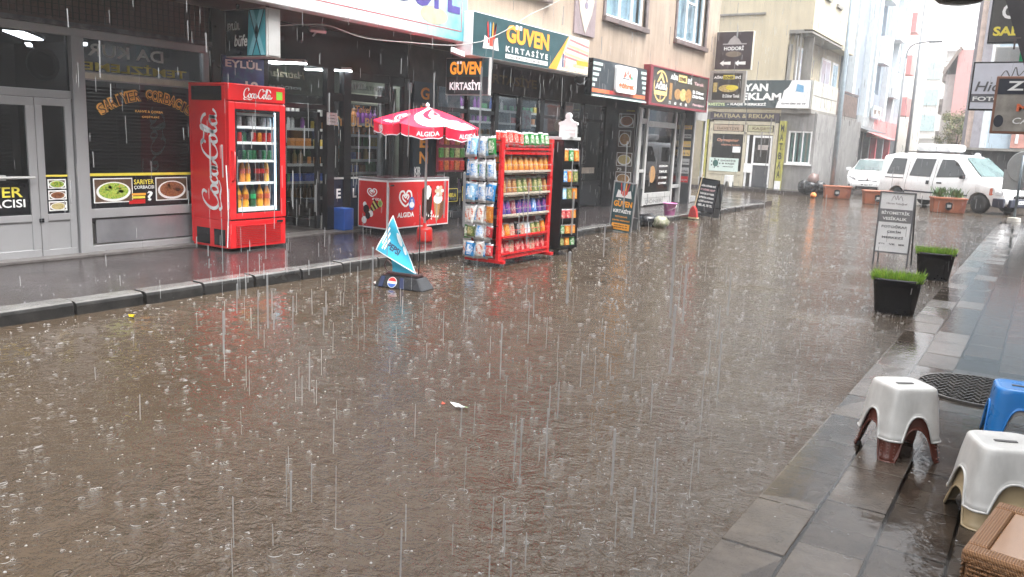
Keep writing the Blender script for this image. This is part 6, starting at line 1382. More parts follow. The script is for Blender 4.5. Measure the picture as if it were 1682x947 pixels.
for k in range(3): MB().box(55.55, 57.5, -.3, 0, 1.1+.9*k, 1.9+.9*k).build('shop_fascia', mat('rose_fascia', (.50, .20, .20), .5, var=.2, scale=2), bD)
MB().box(60, 70, -1.3, 0, 13.5, 13.8).build('roof_eave', M_GREYR, bD)
# ------------------------------------------------ street end
bE = thing('apartment_building', 'white apartment block closing the far end of the street', 'building', (0, 78, 0), 0)
M_WR = mat('white_render', (.72, .72, .70), .55, var=.05)
mb = MB(); mb.box(-14, -4.8, 0, 10, 0, 10.2).box(-12.2, -8.4, -.6, 0, 3.0, 10.0)
mb.build('wall', M_WR, bE)
MB().add([(-14.3, -.4, 10.2), (-4.5, -.4, 10.2), (-4.5, 5, 12.4), (-14.3, 5, 12.4), (-14.3, -.4, 10.05), (-4.5, -.4, 10.05)], [(0, 1, 2, 3), (0, 4, 5, 1)]).build('roof', mat('pale_roof', (.55, .56, .58), .5), bE)
for i, x in enumerate((-7.9, -6.4)):
    for k in range(4): wn = MB().box(x, x+1.0, -.05, 0, 2.6+k*1.95, 4.0+k*1.95).build('window', mat('grey_shutter', (.35, .36, .38), .5), bE); MB().box(x+.1, x+.3, -.07, -.05, 2.75+k*1.95, 3.85+k*1.95).box(x+.4, x+.6, -.07, -.05, 2.75+k*1.95, 3.85+k*1.95).box(x+.7, x+.9, -.07, -.05, 2.75+k*1.95, 3.85+k*1.95).build('pane', M_WHITE, wn)
for k in range(3): MB().box(-12.0, -8.6, -.68, -.6, 3.6+k*2.1, 4.9+k*2.1).build('glazing', mat('mint_glazing', (.45, .60, .62), .25), bE)
MB().box(-14, -4.8, -1.2, 0, 2.0, 2.3).build('canopy', mat('grey_canopy', (.35, .34, .33), .5), bE); MB().box(-14, -4.8, -.1, 0, .0, 2.0).build('ground_wall', mat('stone_ground_floor', (.4, .38, .35), .5, var=.3, scale=1), bE)
bF = thing('apartment_building', 'salmon pink gabled block behind the street tree', 'building', (0, 56, 0), 0)
MB().box(-5.45, -1.5, 0, 14, 3.95, 7.75).build('wall', mat('salmon_wall', (.66, .36, .34), .55, var=.04), bF)
MB().box(-5.45, -1.5, 0, 14, 0, 3.95).build('lower_wall', mat('dull_brown_render', (.35, .26, .22), .55, var=.2), bF)
MB().box(-6.0, -5.45, .6, 14, 0, 6.4).build('rear_wing', M_OFF, bF)
for k in range(3): MB().box(-6.25, -6.0, 1, 3, 2.2+k*1.9, 3.1+k*1.9).build('balcony', mat('shabby_balcony', (.4, .38, .34), .5, var=.4, scale=3), bF)
MB().add([(-6.15, -.3, 6.45), (-5.35, -.3, 7.95), (-5.35, 14, 7.95), (-6.15, 14, 6.45), (-6.05, -.3, 6.3), (-5.25, -.3, 7.8), (-5.25, 14, 7.8)], [(0, 1, 2, 3), (0, 4, 5, 1), (1, 5, 6, 2)]).build('roof', mat('brown_roof_edge', (.25, .2, .17), .5), bF)
hl = MB(); pts = [(-170, 0), (-120, 40), (-90, 38), (-66, 46), (-57, 52), (-50, 47), (-45, 53), (-38, 44), (-10, 40), (60, 35), (120, 0)]
pts = [(a*.375, max(-1, 1.55+(b-1.55)*.375)) for a, b in pts]
for i in range(len(pts)-1): hl.add([(pts[i][0], 150, -1), (pts[i+1][0], 150, -1), (pts[i+1][0], 153, pts[i+1][1]), (pts[i][0], 153, pts[i][1]), (pts[i+1][0], 185, -1), (pts[i][0], 185, -1)], [(0, 1, 2, 3), (3, 2, 4, 5)])
structure(hl.build('hills', mat('far_hill', (.10, .13, .14), .8)))
# ------------------------------------------------ right-hand building across the junction
bG = thing('corner_building', 'light blue clad building over a dark shop on the far right corner', 'building', (0, 32.2, 0), 0)
MB().box(-1.95, 8, 0, 12, 1.9, 8.4).build('wall', mat('light_blue_cladding', (.42, .52, .60), .4, var=.05), bG)
MB().box(-2.42, -2.15, -.05, 12, 1.9, 8.4).box(-2.72, -2.6, .3, 12, 1.9, 8.4).build('grey_fin', mat('mauve_grey_fin', (.28, .27, .30), .5), bG); MB().box(-2.6, -2.42, .1, 12, 1.9, 8.4).build('pale_fin', mat('peach_fin', (.60, .48, .42), .5), bG); MB().box(-2.15, -1.95, -.02, 12, 1.9, 8.4).build('pale_fin', M_PW, bG)
MB().box(-2.72, 8, .6, 12, 0, 1.9).build('ground_wall', mat('dusky_shops', (.08, .085, .09), .4, var=.4, scale=1.2), bG)
MB().box(-2.75, 8, -.3, .0, 1.82, 1.9).build('slab_edge', M_GREYR, bG); MB().box(-2.6, -1.6, .5, .59, .25, 1.35).build('lower_board', mat('tan_wood', (.42, .27, .13), .5, var=.2, streak=.2), bG)
rs = MB().lathe([(0, -.02), (.17, -.02), (.17, .02), (0, .02)], 24, (0, 0, 0), 0, 'y').build('round_sign', M_BLACK); rs.location = (-2.12, 31.8, 1.62); tag(rs, 'small round black sign with a white centre under the light blue building', 'sign'); MB().lathe([(0, -.002), (.11, -.002), (.11, .002), (0, .002)], 20, (0, -.024, 0), 0, 'y').build('emblem', M_WHITE, rs)
bs_ = thing('shop_sign', 'salmon sign panel with white bracket letters on the light blue building', 'sign', (-1.25, 32.05, 1.93), 0)
MB().box(0, 2.8, 0, .12, 0, 1.05).build('casing', mat('salmon_panel', (.52, .27, .23), .45), bs_)
q = MB()
for k in range(3):
    x = .12+k*.72; q.box(x, x+.09, -.03, 0, .15, .85).box(x+.09, x+.43, -.03, 0, .76, .85).box(x+.43, x+.52, -.03, 0, .30, .85)
q.build('lettering', M_WHITE, bs_); MB().box(-.04, 2.8, -.05, .02, 1.05, 1.12).build('top_strip', mat('orange_red', (.75, .16, .06), .4), bs_)
# ================================================================== the camera's own side: building that carries the signs
bH = thing('apartment_building', 'plain rendered block on the near side whose wall carries the projecting signs', 'building', (1.75, 0, 0), R(-90))
mb = MB(); hol = [(-22+i*3.0, -20.6+i*3.0, 4.2+k*2.8, 5.6+k*2.8) for i in range(10) for k in range(2)]; wall_holes(mb, -24, 8, 2.9, 10.5, hol, 0, .25); mb.box(-24, 8, .25, .5, 0, 2.9).build('wall', mat('dull_grey_render', (.22, .21, .20), .55, streak=.2), bH)
for (a, b, z0, z1) in hol: wn = MB().box(a, b, .12, .18, z0, z1).build('window', M_WHITE, bH); MB().box(a+.08, b-.08, .11, .118, z0+.08, z1-.08).build('pane', G_WIN, wn)
# signs projecting from it
def rsign(label, x0, x1, Y, z0, z1, th, mf, me):
    t = thing('projecting_sign', label, 'sign', (x0, Y, z0), 0, 'signs on the near side'); w_, h_ = x1-x0, z1-z0
    MB().box(0, w_, 0, th, 0, h_).build('casing', me, t, bevel=.005); MB().box(.02, w_-.02, -.004, 0, .02, h_-.02).build('sign_face', mf, t); MB().box(w_, 1.75-x0, th*.3, th*.6, h_*.8, h_*.8+.03).box(w_, 1.75-x0, th*.3, th*.6, h_*.2, h_*.2+.03).build('bracket', M_BLACK, t); return t, w_, h_
t, w_, h_ = rsign('pale photo studio sign with a dark lower band projecting from the right', -.985, .25, 12, 2.14, 2.73, .1, mat('pale_lilac_face', (.60, .62, .70), .35, var=.05), M_BLACK)
q = MB(); letters(q, 'Hicran', .05, .23, .50, .12, -.008, 1, .01, shear=.25); q.box(.02, w_-.02, -.006, -.004, .10, .20, 2); letters(q, 'FOTOĞRAF', .04, .115, .62, .07, -.010, 0, .03)
stroke(q, [(.30, .38), (.36, .48), (.42, .40), (.46, .52), (.50, .42), (.58, .50), (.64, .38)], .014, .006, .5, lambda a, b: (a, -.008, b), 1)
q.build('lettering', [M_WLET, mat('dark_grey_letters', (.12, .12, .13), .4), mat('band_grey2', (.12, .12, .14), .4)], t)
t, w_, h_ = rsign('black cafe sign with white Z E letters and a wood toned photo panel', -.475, .45, 8, 1.76, 2.22, .12, mat('driftwood_print', (.30, .28, .25), .4, var=.25, scale=8), mat('brown_edge', (.25, .12, .08), .4))
q = MB(); q.box(.02, w_-.02, -.007, -.004, .315, .44, 2); letters(q, 'Z E N', .085, .345, .40, .075, -.010, 0, .03); letters(q, 'MEN', .17, .18, .25, .06, -.007, 1, .03); q.disc(.055, .10, .035, .05, -.007, 16, 2); letters(q, 'CAFE', .15, .08, .2, .05, -.007, 0, .01, shear=.2)
q.build('lettering', [M_WLET, mat('orange_red', (.75, .16, .06), .4), mat('blue_black', (.018, .022, .035), .35)], t)
t, w_, h_ = rsign('tall dark sign with white C letters and yellow SAL above the photo studio sign', -1.02, .2, 14, 3.18, 5.2, .12, mat('charcoal_face', (.055, .052, .048), .35), M_BLACK)
q = MB()
for k in range(4): letters(q, 'C', .14, .33+k*.32, .16, .21, -.008, 0, .03)
letters(q, 'SALON', .06, .10, .62, .13, -.008, 1, .04); q.build('lettering', [M_WLET, M_YEL], t)
t, w_, h_ = rsign('white and green striped sign panel under the tall dark sign', -.97, .3, 15.2, 2.86, 3.27, .1, M_PW, M_WHITE); q = MB(); q.box(.33, .65, -.007, -.004, .02, h_-.02, 0); q.disc(.62, .06, .13, .12, -.010, 20, 1); q.build('print', [mat('green_plate2', (.02, .42, .18), .4), M_PW], t)
t = thing('projecting_sign', 'large near black slanted sign board cut by the right edge of the view', 'sign', (-.31, 5, 1.98), 0)
MB().prism([(.14, 0), (.9, 0), (.9, .9), (-.04, .9), (0, .37)], 0, .08).build('casing', mat('dark_maroon_board', (.028, .022, .026), .3, var=.4), t); q = MB(); letters(q, 'T', .045, .12, .05, .06, -.004, 0, .0); letters(q, 'KEBAP', .14, .25, .4, .1, -.004, 0, .03); q.build('lettering', mat('dim_letters', (.10, .08, .08), .5), t); MB().box(.9, 2.0, .02, .05, .5, .54).build('bracket', M_BLACK, t)
dl = thing('round_lamp', 'dark round lamp housing just dipping into the top edge of the sky', 'lamp', (-.515, 5, 2.33)); MB().lathe([(0, 0), (.06, .003), (.10, .012), (.125, .035), (.12, .08), (.03, .14), (0, .15)], 32).build('housing', M_BLACK, dl, smooth=True); MB().tube([(0, 0, .13), (0, 0, .4), (.6, 0, .62), (2.2, 0, .62)], .015, 8).build('bracket', M_BLACK, dl)
# ------------------------------------------------ lamp post, street sign back
lp = thing('street_lamp', 'tall dark street lamp with a curved arm at the far end of the street', 'street lamp', (-6.62, 45, 0)); MB().tube([(0, 0, 0), (0, 0, 6.2)], [.07, .04], 10).build('pole', mat('lamp_pole_grey', (.18, .19, .20), .4), lp, smooth=True)
MB().tube(catmull([(0, 0, 6.2), (.06, 0, 6.6), (.35, 0, 6.85), (1.0, 0, 6.95)], 6), .035, 8).build('arm', mat('lamp_pole_grey', (.12, .13, .14), .4), lp, smooth=True); MB().box(.9, 1.5, -.1, .1, 6.88, 6.98).build('lamp_head', mat('lamp_pole_grey', (.12, .13, .14), .4), lp, bevel=.03)
lp2 = thing('utility_pole', 'slim dark pole standing next to the far street lamp', 'pole', (-6.35, 47, 0)); MB().tube([(0, 0, 0), (.02, 0, 9.5)], [.10, .07], 10).build('shaft', mat('lamp_pole_grey2', (.22, .23, .24), .4), lp2, smooth=True)
sp = thing('traffic_sign', 'grey back of a round traffic sign on its post at the right edge', 'sign', (-.635, 24.8, 0))
MB().tube([(0, 0, 0), (0, 0, 1.68)], .032, 10).build('post', mat('post_slate', (.13, .16, .18), .35, .4), sp, smooth=True)
MB().lathe([(0, -.012), (.40, -.012), (.41, .0), (.40, .012), (0, .012)], 36, (.08, .06, 1.38), 0, 'y').build('sign_plate', mat('sign_back', (.33, .34, .34), .4, .3, var=.06), sp, smooth=False)
MB().box(-.38, .5, .09, .11, .78, 1.3).build('lower_plate', mat('sign_back', (.33, .34, .34), .4, .3, var=.06), sp); MB().lathe([(0, 0), (.16, 0), (.15, .09), (.04, .1)], 16).build('foot', mat('white_foot', (.5, .49, .45), .5), sp)
for i, (a, b, z, lab) in enumerate((((1480, 75), (1610, 73), 60, 'lower'), ((1480, 100), (1570, 99), 62, 'upper'))):
    p0, p1 = onY(*a, z), onY(*b, z); mid = (p0+p1)/2-Vector((0, 0, .12)); cable('%s thin power cable strung across the far sky' % lab, [p0, mid, p1], .012, M_BLACK)
# ------------------------------------------------ street tree
tr = thing('street_tree', 'thin crowned street tree in front of the salmon block', 'tree', (-4.35, 50, 0))
MB().tube([(0, 0, 0), (.03, 0, 1.2), (-.05, 0, 2.2), (.0, .1, 3.0)], [.09, .07, .05, .03], 8).tube([(-.03, 0, 1.9), (-.5, .1, 2.6), (-.8, .1, 3.1)], [.04, .03, .015], 6).tube([(-.03, 0, 2.1), (.35, -.1, 2.9), (.5, 0, 3.4)], [.04, .03, .015], 6).build('trunk', mat('bark', (.08, .06, .045), .8), tr)
rn = random.Random(6); cr = MB(); cl_ = [(rn.gauss(-.1, .42), rn.gauss(0, .4), rn.uniform(2.0, 3.9), rn.uniform(.18, .36)) for _ in range(34)]
for (cx, cy, cz, r2) in cl_:
    for _ in range(95):
        d = Vector((rn.gauss(0, 1), rn.gauss(0, 1), rn.gauss(0, .8))).normalized()*r2*rn.uniform(.3, 1.1); p = Vector((cx, cy, cz))+d; a = Vector((rn.gauss(0, 1), rn.gauss(0, 1), rn.gauss(0, 1))).normalized()*.055; b = Vector((rn.gauss(0, 1), rn.gauss(0, 1), rn.gauss(0, 1))).normalized()*.035
        cr.add([p-a, p-b, p+a, p+b], [(0, 1, 2, 3)], rn.randrange(2))
cr.build('crown', [mat('leaf_olive', (.10, .13, .035), .6, var=.3), mat('leaf_ochre', (.17, .16, .05), .6, var=.3)], tr)
# ------------------------------------------------ terracotta barrier planters
TC = mat('terracotta_concrete', (.30, .098, .048), .5, var=.12, streak=.15, bmp=.003); TCD = mat('dark_terracotta', (.20, .06, .035), .5, var=.15)
def tplanter(x, y, rz, label, plant, seed):
    t_ = thing('street_planter', label, 'planter', (x, y, 0), rz, 'terracotta planters across the junction')
    MB().add([(-.40, -.22, 0), (.40, -.22, 0), (.40, .22, 0), (-.40, .22, 0), (-.43, -.25, .40), (.43, -.25, .40), (.43, .25, .40), (-.43, .25, .40)], [(3, 2, 1, 0), (4, 5, 6, 7), (0, 1, 5, 4), (1, 2, 6, 5), (2, 3, 7, 6), (3, 0, 4, 7)]).build('box', TC, t_, bevel=.02)
    MB().box(-.45, .45, -.27, .27, .38, .43).build('rim', TC, t_, bevel=.01); MB().poly([(.24, -.252, .10), (.32, -.258, .20), (.24, -.262, .31), (.425, -.262, .36), (.40, -.24, .02)]).build('side_motif', TCD, t_)
    mb = MB(); mb.prism([(-.10, .12), (-.02, .08), (.06, .12), (.07, .28), (-.02, .31), (-.11, .28)], -.27, -.25); mb.build('emblem', M_BLACK, t_); MB().box(-.07, .03, -.275, -.27, .16, .24).build('emblem_detail', mat('emblem_grey', (.3, .3, .3), .4), t_)
    if plant:
        rn = random.Random(seed); mb = MB()
        for i in range(160):
            x0 = rn.choice((-.2, .18))+rn.gauss(0, .08); y0 = rn.gauss(0, .08); h = rn.uniform(.08, .32); a = rn.uniform(0, 6.28); dx, dy = math.cos(a)*h*.5, math.sin(a)*h*.4; w2 = Vector((-math.sin(a), math.cos(a), 0))*.022
            p0 = Vector((x0, y0, .42)); p1 = p0+Vector((dx*.6, dy*.6, h*.7)); p2 = p0+Vector((dx, dy, h)); mb.add([p0, p1-w2, p2, p1+w2], [(0, 1, 2, 3)], 0)
        mb.build('plants', mat('planter_leaf', (.07, .15, .04), .5, var=.4, scale=12), t_)
tplanter(-2.33, 26.35, R(18), 'terracotta planter with small green plants in front of the white van', True, 1)
tplanter(-4.45, 28.0, R(18), 'bare terracotta planter half hidden by the white folding sign', False, 2)
tplanter(-6.05, 29.85, R(18), 'bare terracotta planter in front of the white car', False, 3)
# ================================================================== vehicles
M_CARW = mat('white_car_paint', (.78, .79, .80), .2, var=.03, coat=.8); M_TYRE = mat('tyre_rubber', (.018, .018, .019), .5); M_RIM = mat('alloy_rim', (.36, .35, .33), .3, .7)
G_CAR = mat('car_window', (.018, .022, .025), .05, var=.2, coat=.6); G_WSC = mat('windscreen_glass', (.10, .15, .145), .05, var=.25, scale=1.5, coat=.8); M_BUMP = mat('dark_bumper', (.02, .025, .045), .4)
M_HEAD = mat('headlight_glass', (.55, .56, .58), .1, .3, coat=1); M_AMB = mat('amber_lens', (.5, .10, .05), .15, coat=1)
def lerp(a, b, t): return a+(b-a)*t
def vehicle(root, st, wheels, wr, ww, body_mat):
    """st: (x, z_bottom, z_belt, z_roof, half_width, roof_half_width); side points interpolated to one smooth shell"""
    xs = []; 
    for i in range(len(st)-1):
        n = max(2, int(abs(st[i+1][0]-st[i][0])/.09))
        for k in range(n): xs.append([lerp(a, b, k/n) for a, b in zip(st[i], st[i+1])])
    xs.append(list(st[-1]))
    rings = []
    for (x, zb, ze, zr, hw, rh) in xs:
        gh = zr-ze; half = [(0, zb), (hw*.7, zb), (hw*.95, zb+.02), (hw*.99, zb+(ze-zb)*.28), (hw, zb+(ze-zb)*.55), (hw*.985, zb+(ze-zb)*.85), (hw*.955, ze), (lerp(hw*.955, rh, .5), ze+gh*.5), (rh, ze+gh*.86), (rh*.90, ze+gh*.965), (rh*.55, zr), (0, zr+.005)]
        # wheel arches pull the lower points up and out of the way
        for (wx) in wheels:
            d = abs(x-wx)
            if d < wr*1.22:
                az = math.sqrt((wr*1.22)**2-d*d)+wr; half = [(y, max(z, az) if y > hw*.6 and z < az else z) for y, z in half]
        rings.append([(x, -y, z) for y, z in half]+[(x, y, z) for y, z in half[-2:0:-1]])
    n = len(rings[0]); mb = MB(); vs = [p for r_ in rings for p in r_]
    mb.add(vs, [(i*n+k, i*n+(k+1) % n, (i+1)*n+(k+1) % n, (i+1)*n+k) for i in range(len(rings)-1) for k in range(n)]+[tuple(range(n-1, -1, -1)), tuple((len(rings)-1)*n+k for k in range(n))])
    bo = mb.build('body', body_mat, root, smooth=True); bo.modifiers.new('e', 'EDGE_SPLIT').split_angle = R(50)
    mb = MB(); mb.box(xs[0][0]+.15, xs[-1][0]-.2, -st[1][4]*.62, st[1][4]*.62, st[1][1]-.04, st[1][1]+.25).build('underbody', M_BLACK, root)
    for wx in wheels:
        for sd in (-1, 1):
            y = sd*(st[1][4]-ww/2-.015)
            wmb = MB(); wmb.lathe([(wr*.60, -ww/2), (wr*.92, -ww/2), (wr, -ww*.36), (wr, ww*.36), (wr*.92, ww/2), (wr*.60, ww/2)], 28, (0, 0, 0), 0, 'y'); w_o = wmb.build('wheel', M_TYRE, root, smooth=True); w_o.location = (wx, y, wr)
            rmb = MB(); rmb.lathe([(wr*.52, -ww*.42), (wr*.62, -ww*.46), (wr*.62, ww*.46), (wr*.52, ww*.42)], 24, (0, 0, 0), 0, 'y')
            for k in range(6): a = k*math.pi/3; rmb.obox((math.cos(a)*wr*.32, sd*ww*.40, math.sin(a)*wr*.32), (wr*.50, .02, wr*.14), 0, 0, 0, -a)
            rmb.lathe([(0, -.015), (wr*.16, -.015), (wr*.16, .015), (0, .015)], 14, (0, sd*ww*.42, 0), 0, 'y'); rmb.build('rim', M_RIM, w_o)
            MB().lathe([(0, -.01), (wr*.6, -.01), (wr*.6, .01), (0, .01)], 20, (0, sd*ww*.1, 0), 0, 'y').build('brake_disc', M_BLACK, w_o)
    def side(x, z, sd, off=.006):
        for i in range(len(xs)-1):
            if xs[i][0] <= x <= xs[i+1][0]+1e-6:
                t_ = (x-xs[i][0])/(xs[i+1][0]-xs[i][0]); a = [lerp(p, q_, t_) for p, q_ in zip(xs[i], xs[i+1])]; break
        else: a = xs[-1]
        _, zb, ze, zr, hw, rh = a; gh = max(zr-ze, .01)
        prof = [(hw*.95, zb+.02), (hw*.99, zb+(ze-zb)*.28), (hw, zb+(ze-zb)*.55), (hw*.985, zb+(ze-zb)*.85), (hw*.955, ze), (lerp(hw*.955, rh, .5), ze+gh*.5), (rh, ze+gh*.86), (rh*.90, ze+gh*.965)]
        y = prof[-1][0]
        for (y0, z0), (y1, z1) in zip(prof, prof[1:]):
            if z0 <= z <= z1: y = lerp(y0, y1, (z-z0)/(z1-z0)); break
        return Vector((x, sd*(y+off), z))
    def patch(name, poly, m, sd, off=.006, parent=None):
        mb = MB(); zs_ = [p[1] for p in poly]; z0, z1 = min(zs_), max(zs_); n_ = max(1, int((z1-z0)/.05)); rows = []
        for i in range(n_+1):
            z = min(z1-1e-4, max(z0+1e-4, z0+(z1-z0)*i/n_)); X_ = []
            for (xa, za), (xb, zb_) in zip(poly, poly[1:]+poly[:1]):
                if (za-z)*(zb_-z) <= 0 and za != zb_: X_.append(xa+(xb-xa)*(z-za)/(zb_-za))
            rows.append([side(min(X_)+(max(X_)-min(X_))*k/6, z, sd, off) for k in range(7)])
        for i in range(n_):
            for k in range(6):
                f_ = [rows[i][k], rows[i][k+1], rows[i+1][k+1], rows[i+1][k]]; mb.poly(f_ if sd < 0 else f_[::-1])
        return mb.build(name, m, parent or root)
    return bo, patch, side
van = thing('van', 'white compact passenger van with a roof box crossing behind the planters', 'van', (-2.46, 28.5, 0), R(-32)); van.scale = (.9, .9, .9); VX = 1.2
st = [(-1.98, .38, .95, 1.50, .70, .58), (-1.93, .30, .98, 1.72, .80, .66), (-1.6, .27, 1.0, 1.80, .83, .68), (-.3, .25, 1.0, 1.84, .84, .69), (.45, .25, 1.0, 1.80, .84, .68), (.62, .25, 1.0, 1.74, .84, .66), (1.22, .25, 1.02, 1.14, .83, .66), (1.34, .25, .98, 1.07, .82, .62), (1.75, .25, .88, .98, .80, .58), (1.95, .28, .74, .82, .74, .52), (2.04, .34, .55, .60, .62, .45)]
st = [(a*VX, *r_) for a, *r_ in st]
bo, _patch, _side = vehicle(van, st, (-1.28*VX, 1.32*VX), .30, .19, M_CARW)
patch = lambda n_, poly, m_, sd, off=.006: _patch(n_, [(a*VX, b) for a, b in poly], m_, sd, off)
side = lambda x, z, sd, off=.006: _side(x*VX, z, sd, off)
for sd in (-1, 1):
    patch('side_window', [(-1.72, 1.06), (-1.10, 1.06), (-1.10, 1.62), (-1.58, 1.62)], G_CAR, sd); patch('side_window', [(-.92, 1.04), (-.22, 1.04), (-.14, 1.64), (-.80, 1.64)], G_CAR, sd); patch('side_window', [(-.04, 1.04), (.86, 1.06), (.78, 1.22), (.52, 1.56), (.40, 1.64), (.04, 1.64)], G_CAR, sd)
    patch('rub_strip', [(-1.0, .50), (1.0, .50), (1.0, .55), (-1.0, .55)], M_BUMP, sd, .012); patch('slide_rail', [(-1.75, .93), (-1.1, .93), (-1.1, .96), (-1.75, .96)], M_BLACK, sd, .01)
    patch('door_seam', [(-.13, .3), (-.12, .3), (-.06, 1.7), (-.07, 1.7)], M_BLACK, sd, .008); patch('door_seam', [(-1.02, .3), (-1.01, .3), (-.96, 1.7), (-.97, 1.7)], M_BLACK, sd, .008)
    patch('door_handle', [(-.32, .80), (-.22, .80), (-.22, .92), (-.32, .92)], M_BLACK, sd, .02); patch('door_handle', [(.02, .84), (.18, .84), (.18, .89), (.02, .89)], M_BLACK, sd, .02)
    mb = MB(); p = side(.80, 1.12, sd, .10); mb.obox(p, (.10, .18, .15)); mb.build('mirror', M_BLACK, van, bevel=.02)
    hl_ = MB(); hl_.poly([side(1.72, .62, sd, .014), side(1.94, .60, sd, .014), side(1.945, .70, sd, .014), side(1.80, .86, sd, .014), side(1.66, .84, sd, .014)][::(1 if sd < 0 else -1)]); hl_.build('headlight', M_HEAD, van)
    ab = MB(); ab.poly([side(1.63, .60, sd, .010), side(1.97, .56, sd, .010), side(1.965, .615, sd, .010), side(1.68, .65, sd, .010)][::(1 if sd < 0 else -1)]); ab.poly([side(1.60, .60, sd, .010), side(1.68, .60, sd, .010), side(1.68, .85, sd, .010), side(1.60, .80, sd, .010)][::(1 if sd < 0 else -1)]); ab.build('indicator', M_AMB, van)
MB().add([(.655*VX, -.53, 1.735), (.655*VX, .53, 1.735), (1.235*VX, .66, 1.165), (1.235*VX, -.66, 1.165)], [(0, 3, 2, 1)]).build('windscreen', G_WSC, van, solid=.01)
mb = MB(); mb.box(2.40, 2.52, -.60, .60, .25, .50).box(2.05, 2.43, -.815, -.72, .24, .52).box(2.05, 2.43, .72, .815, .24, .52).build('bumper', M_BUMP, van, bevel=.03); MB().box(2.455, 2.475, -.40, .40, .52, .62).build('grille', M_BLACK, van); MB().box(2.522, 2.53, -.24, .24, .36, .46).build('number_plate', M_WHITE, van)
mb = MB(); letters(mb, '04 AG 385', -.21, .375, .42, .065, 0, 0, .02, fn=lambda a, b: (2.533, a, b)); mb.build('plate_lettering', M_BLET, van)
rb = MB(); rb.tube([(-1.4, -.62, 1.86), (.2, -.62, 1.87)], .015, 6).tube([(-1.4, .62, 1.86), (.2, .62, 1.87)], .015, 6).box(-1.2, -1.15, -.62, .62, 1.85, 1.88).box(0, .05, -.62, .62, 1.85, 1.88).build('roof_rack', M_BLACK, van)
MB().box(-1.25, .1, -.45, .35, 1.89, 2.14).build('roof_box', M_WHITE, van, bevel=.09)
MB().tube([(.3, 0, 1.82), (.2, 0, 2.05)], .006, 6).build('aerial', M_BLACK, van)
car = thing('car', 'white hatchback facing the street behind the terracotta planters', 'car', (-5.95, 35.4, 0), R(-84)); car.scale = (.93,)*3
st = [(-2.05, .40, .80, .95, .70, .50), (-1.98, .28, .88, 1.05, .80, .52), (-1.4, .22, .92, 1.38, .86, .56), (-.4, .20, .92, 1.46, .87, .58), (.20, .20, .92, 1.42, .87, .56), (1.10, .20, .92, .99, .86, .60), (1.30, .20, .88, .95, .85, .58), (1.80, .20, .76, .82, .82, .55), (2.0, .24, .60, .66, .76, .50), (2.10, .32, .48, .50, .62, .42)]
bo, patch, side = vehicle(car, st, (-1.28, 1.32), .31, .2, M_CARW)
for sd in (-1, 1):
    patch('side_window', [(-1.2, .96), (-.35, .96), (-.35, 1.34), (-.95, 1.34)], G_CAR, sd); patch('side_window', [(-.27, .96), (.75, .96), (.30, 1.30), (-.27, 1.34)], G_CAR, sd)
    mb = MB(); p = side(.75, 1.0, sd, .12); mb.obox(p, (.12, .20, .14)); mb.build('mirror', M_CARW, car, bevel=.03)
    mb = MB(); y0 = sd*.46; mb.add([(2.035, sd*.42, .56), (1.93, sd*.72, .58), (1.80, sd*.80, .72), (1.93, sd*.62, .73), (2.03, sd*.45, .68)], [(0, 1, 2, 3, 4)][::1]); mb.build('headlight', M_HEAD, car, solid=.05)
MB().add([(.24, -.50, 1.405), (.24, .50, 1.405), (1.10, .62, 1.01), (1.10, -.62, 1.01)], [(0, 3, 2, 1)]).build('windscreen', G_WSC, car, solid=.012)
MB().box(2.02, 2.06, -.36, .36, .55, .61).build('grille', M_BLACK, car, bevel=.01); MB().box(2.06, 2.13, -.42, .42, .24, .36).box(1.98, 2.09, -.70, -.50, .30, .42).box(1.98, 2.09, .50, .70, .30, .42).build('air_intake', M_BLACK, car, bevel=.01)
MB().lathe([(0, 0), (.045, 0), (.045, .01), (0, .01)], 16, (2.055, 0, .65), 0, 'x').build('badge', M_STEEL, car); MB().box(2.13, 2.137, -.25, .25, .37, .47).build('number_plate', M_WHITE, car)
mb = MB(); letters(mb, '04 AD 217', -.22, .385, .44, .07, 0, 0, .02, fn=lambda a, b: (2.14, a, b)); mb.build('plate_lettering', M_BLET, car)
# a far car seen past the van's bonnet
# ================================================================== rain
def rain_mat(name, a, e=.0):
    m = bpy.data.materials.new(name); m.use_nodes = True; t = m.node_tree; t.nodes.clear(); o = t.nodes.new('ShaderNodeOutputMaterial'); mx = t.nodes.new('ShaderNodeMixShader'); tr = t.nodes.new('ShaderNodeBsdfTransparent'); d = t.nodes.new('ShaderNodeBsdfPrincipled')
    d.inputs['Base Color'].default_value = (.60, .61, .62, 1); d.inputs['Roughness'].default_value = .25; d.inputs['Subsurface Weight'].default_value = 0
    mx.inputs[0].default_value = a; t.links.new(tr.outputs[0], mx.inputs[1]); t.links.new(d.outputs[0], mx.inputs[2]); t.links.new(mx.outputs[0], o.inputs[0]); return m
M_RAIN = rain_mat('falling_water', .40); M_SPL = rain_mat('splash_water', .40)
rn = random.Random(21)
rain = MB()
def drop(mb, p, L, r, lx, ly):
    q0 = Vector(p); dv = Vector((lx, ly, L)); vs = [q0]
    for f_, rr in ((.03, r*.85), (.97, r)):
        for k in range(4): a = k*math.pi/2; vs.append(q0+dv*f_+Vector((math.cos(a)*rr, math.sin(a)*rr, 0)))
    vs.append(q0+dv); mb.add(vs, [(0, 2, 1), (0, 3, 2), (0, 4, 3), (0, 1, 4)]+[(1+k, 1+(k+1) % 4, 5+(k+1) % 4, 5+k) for k in range(4)]+[(9, 5+k, 5+(k+1) % 4) for k in range(4)])
def in_view(p, m=1.15):
    q_ = RM.transposed() @ (Vector(p)-CAM)
    return q_.z < -.3 and abs(q_.x/-q_.z) < m*W_PX/2/F_PX+.05 and abs(q_.y/-q_.z) < m*H_PX/2/F_PX+.1
cnt = 0
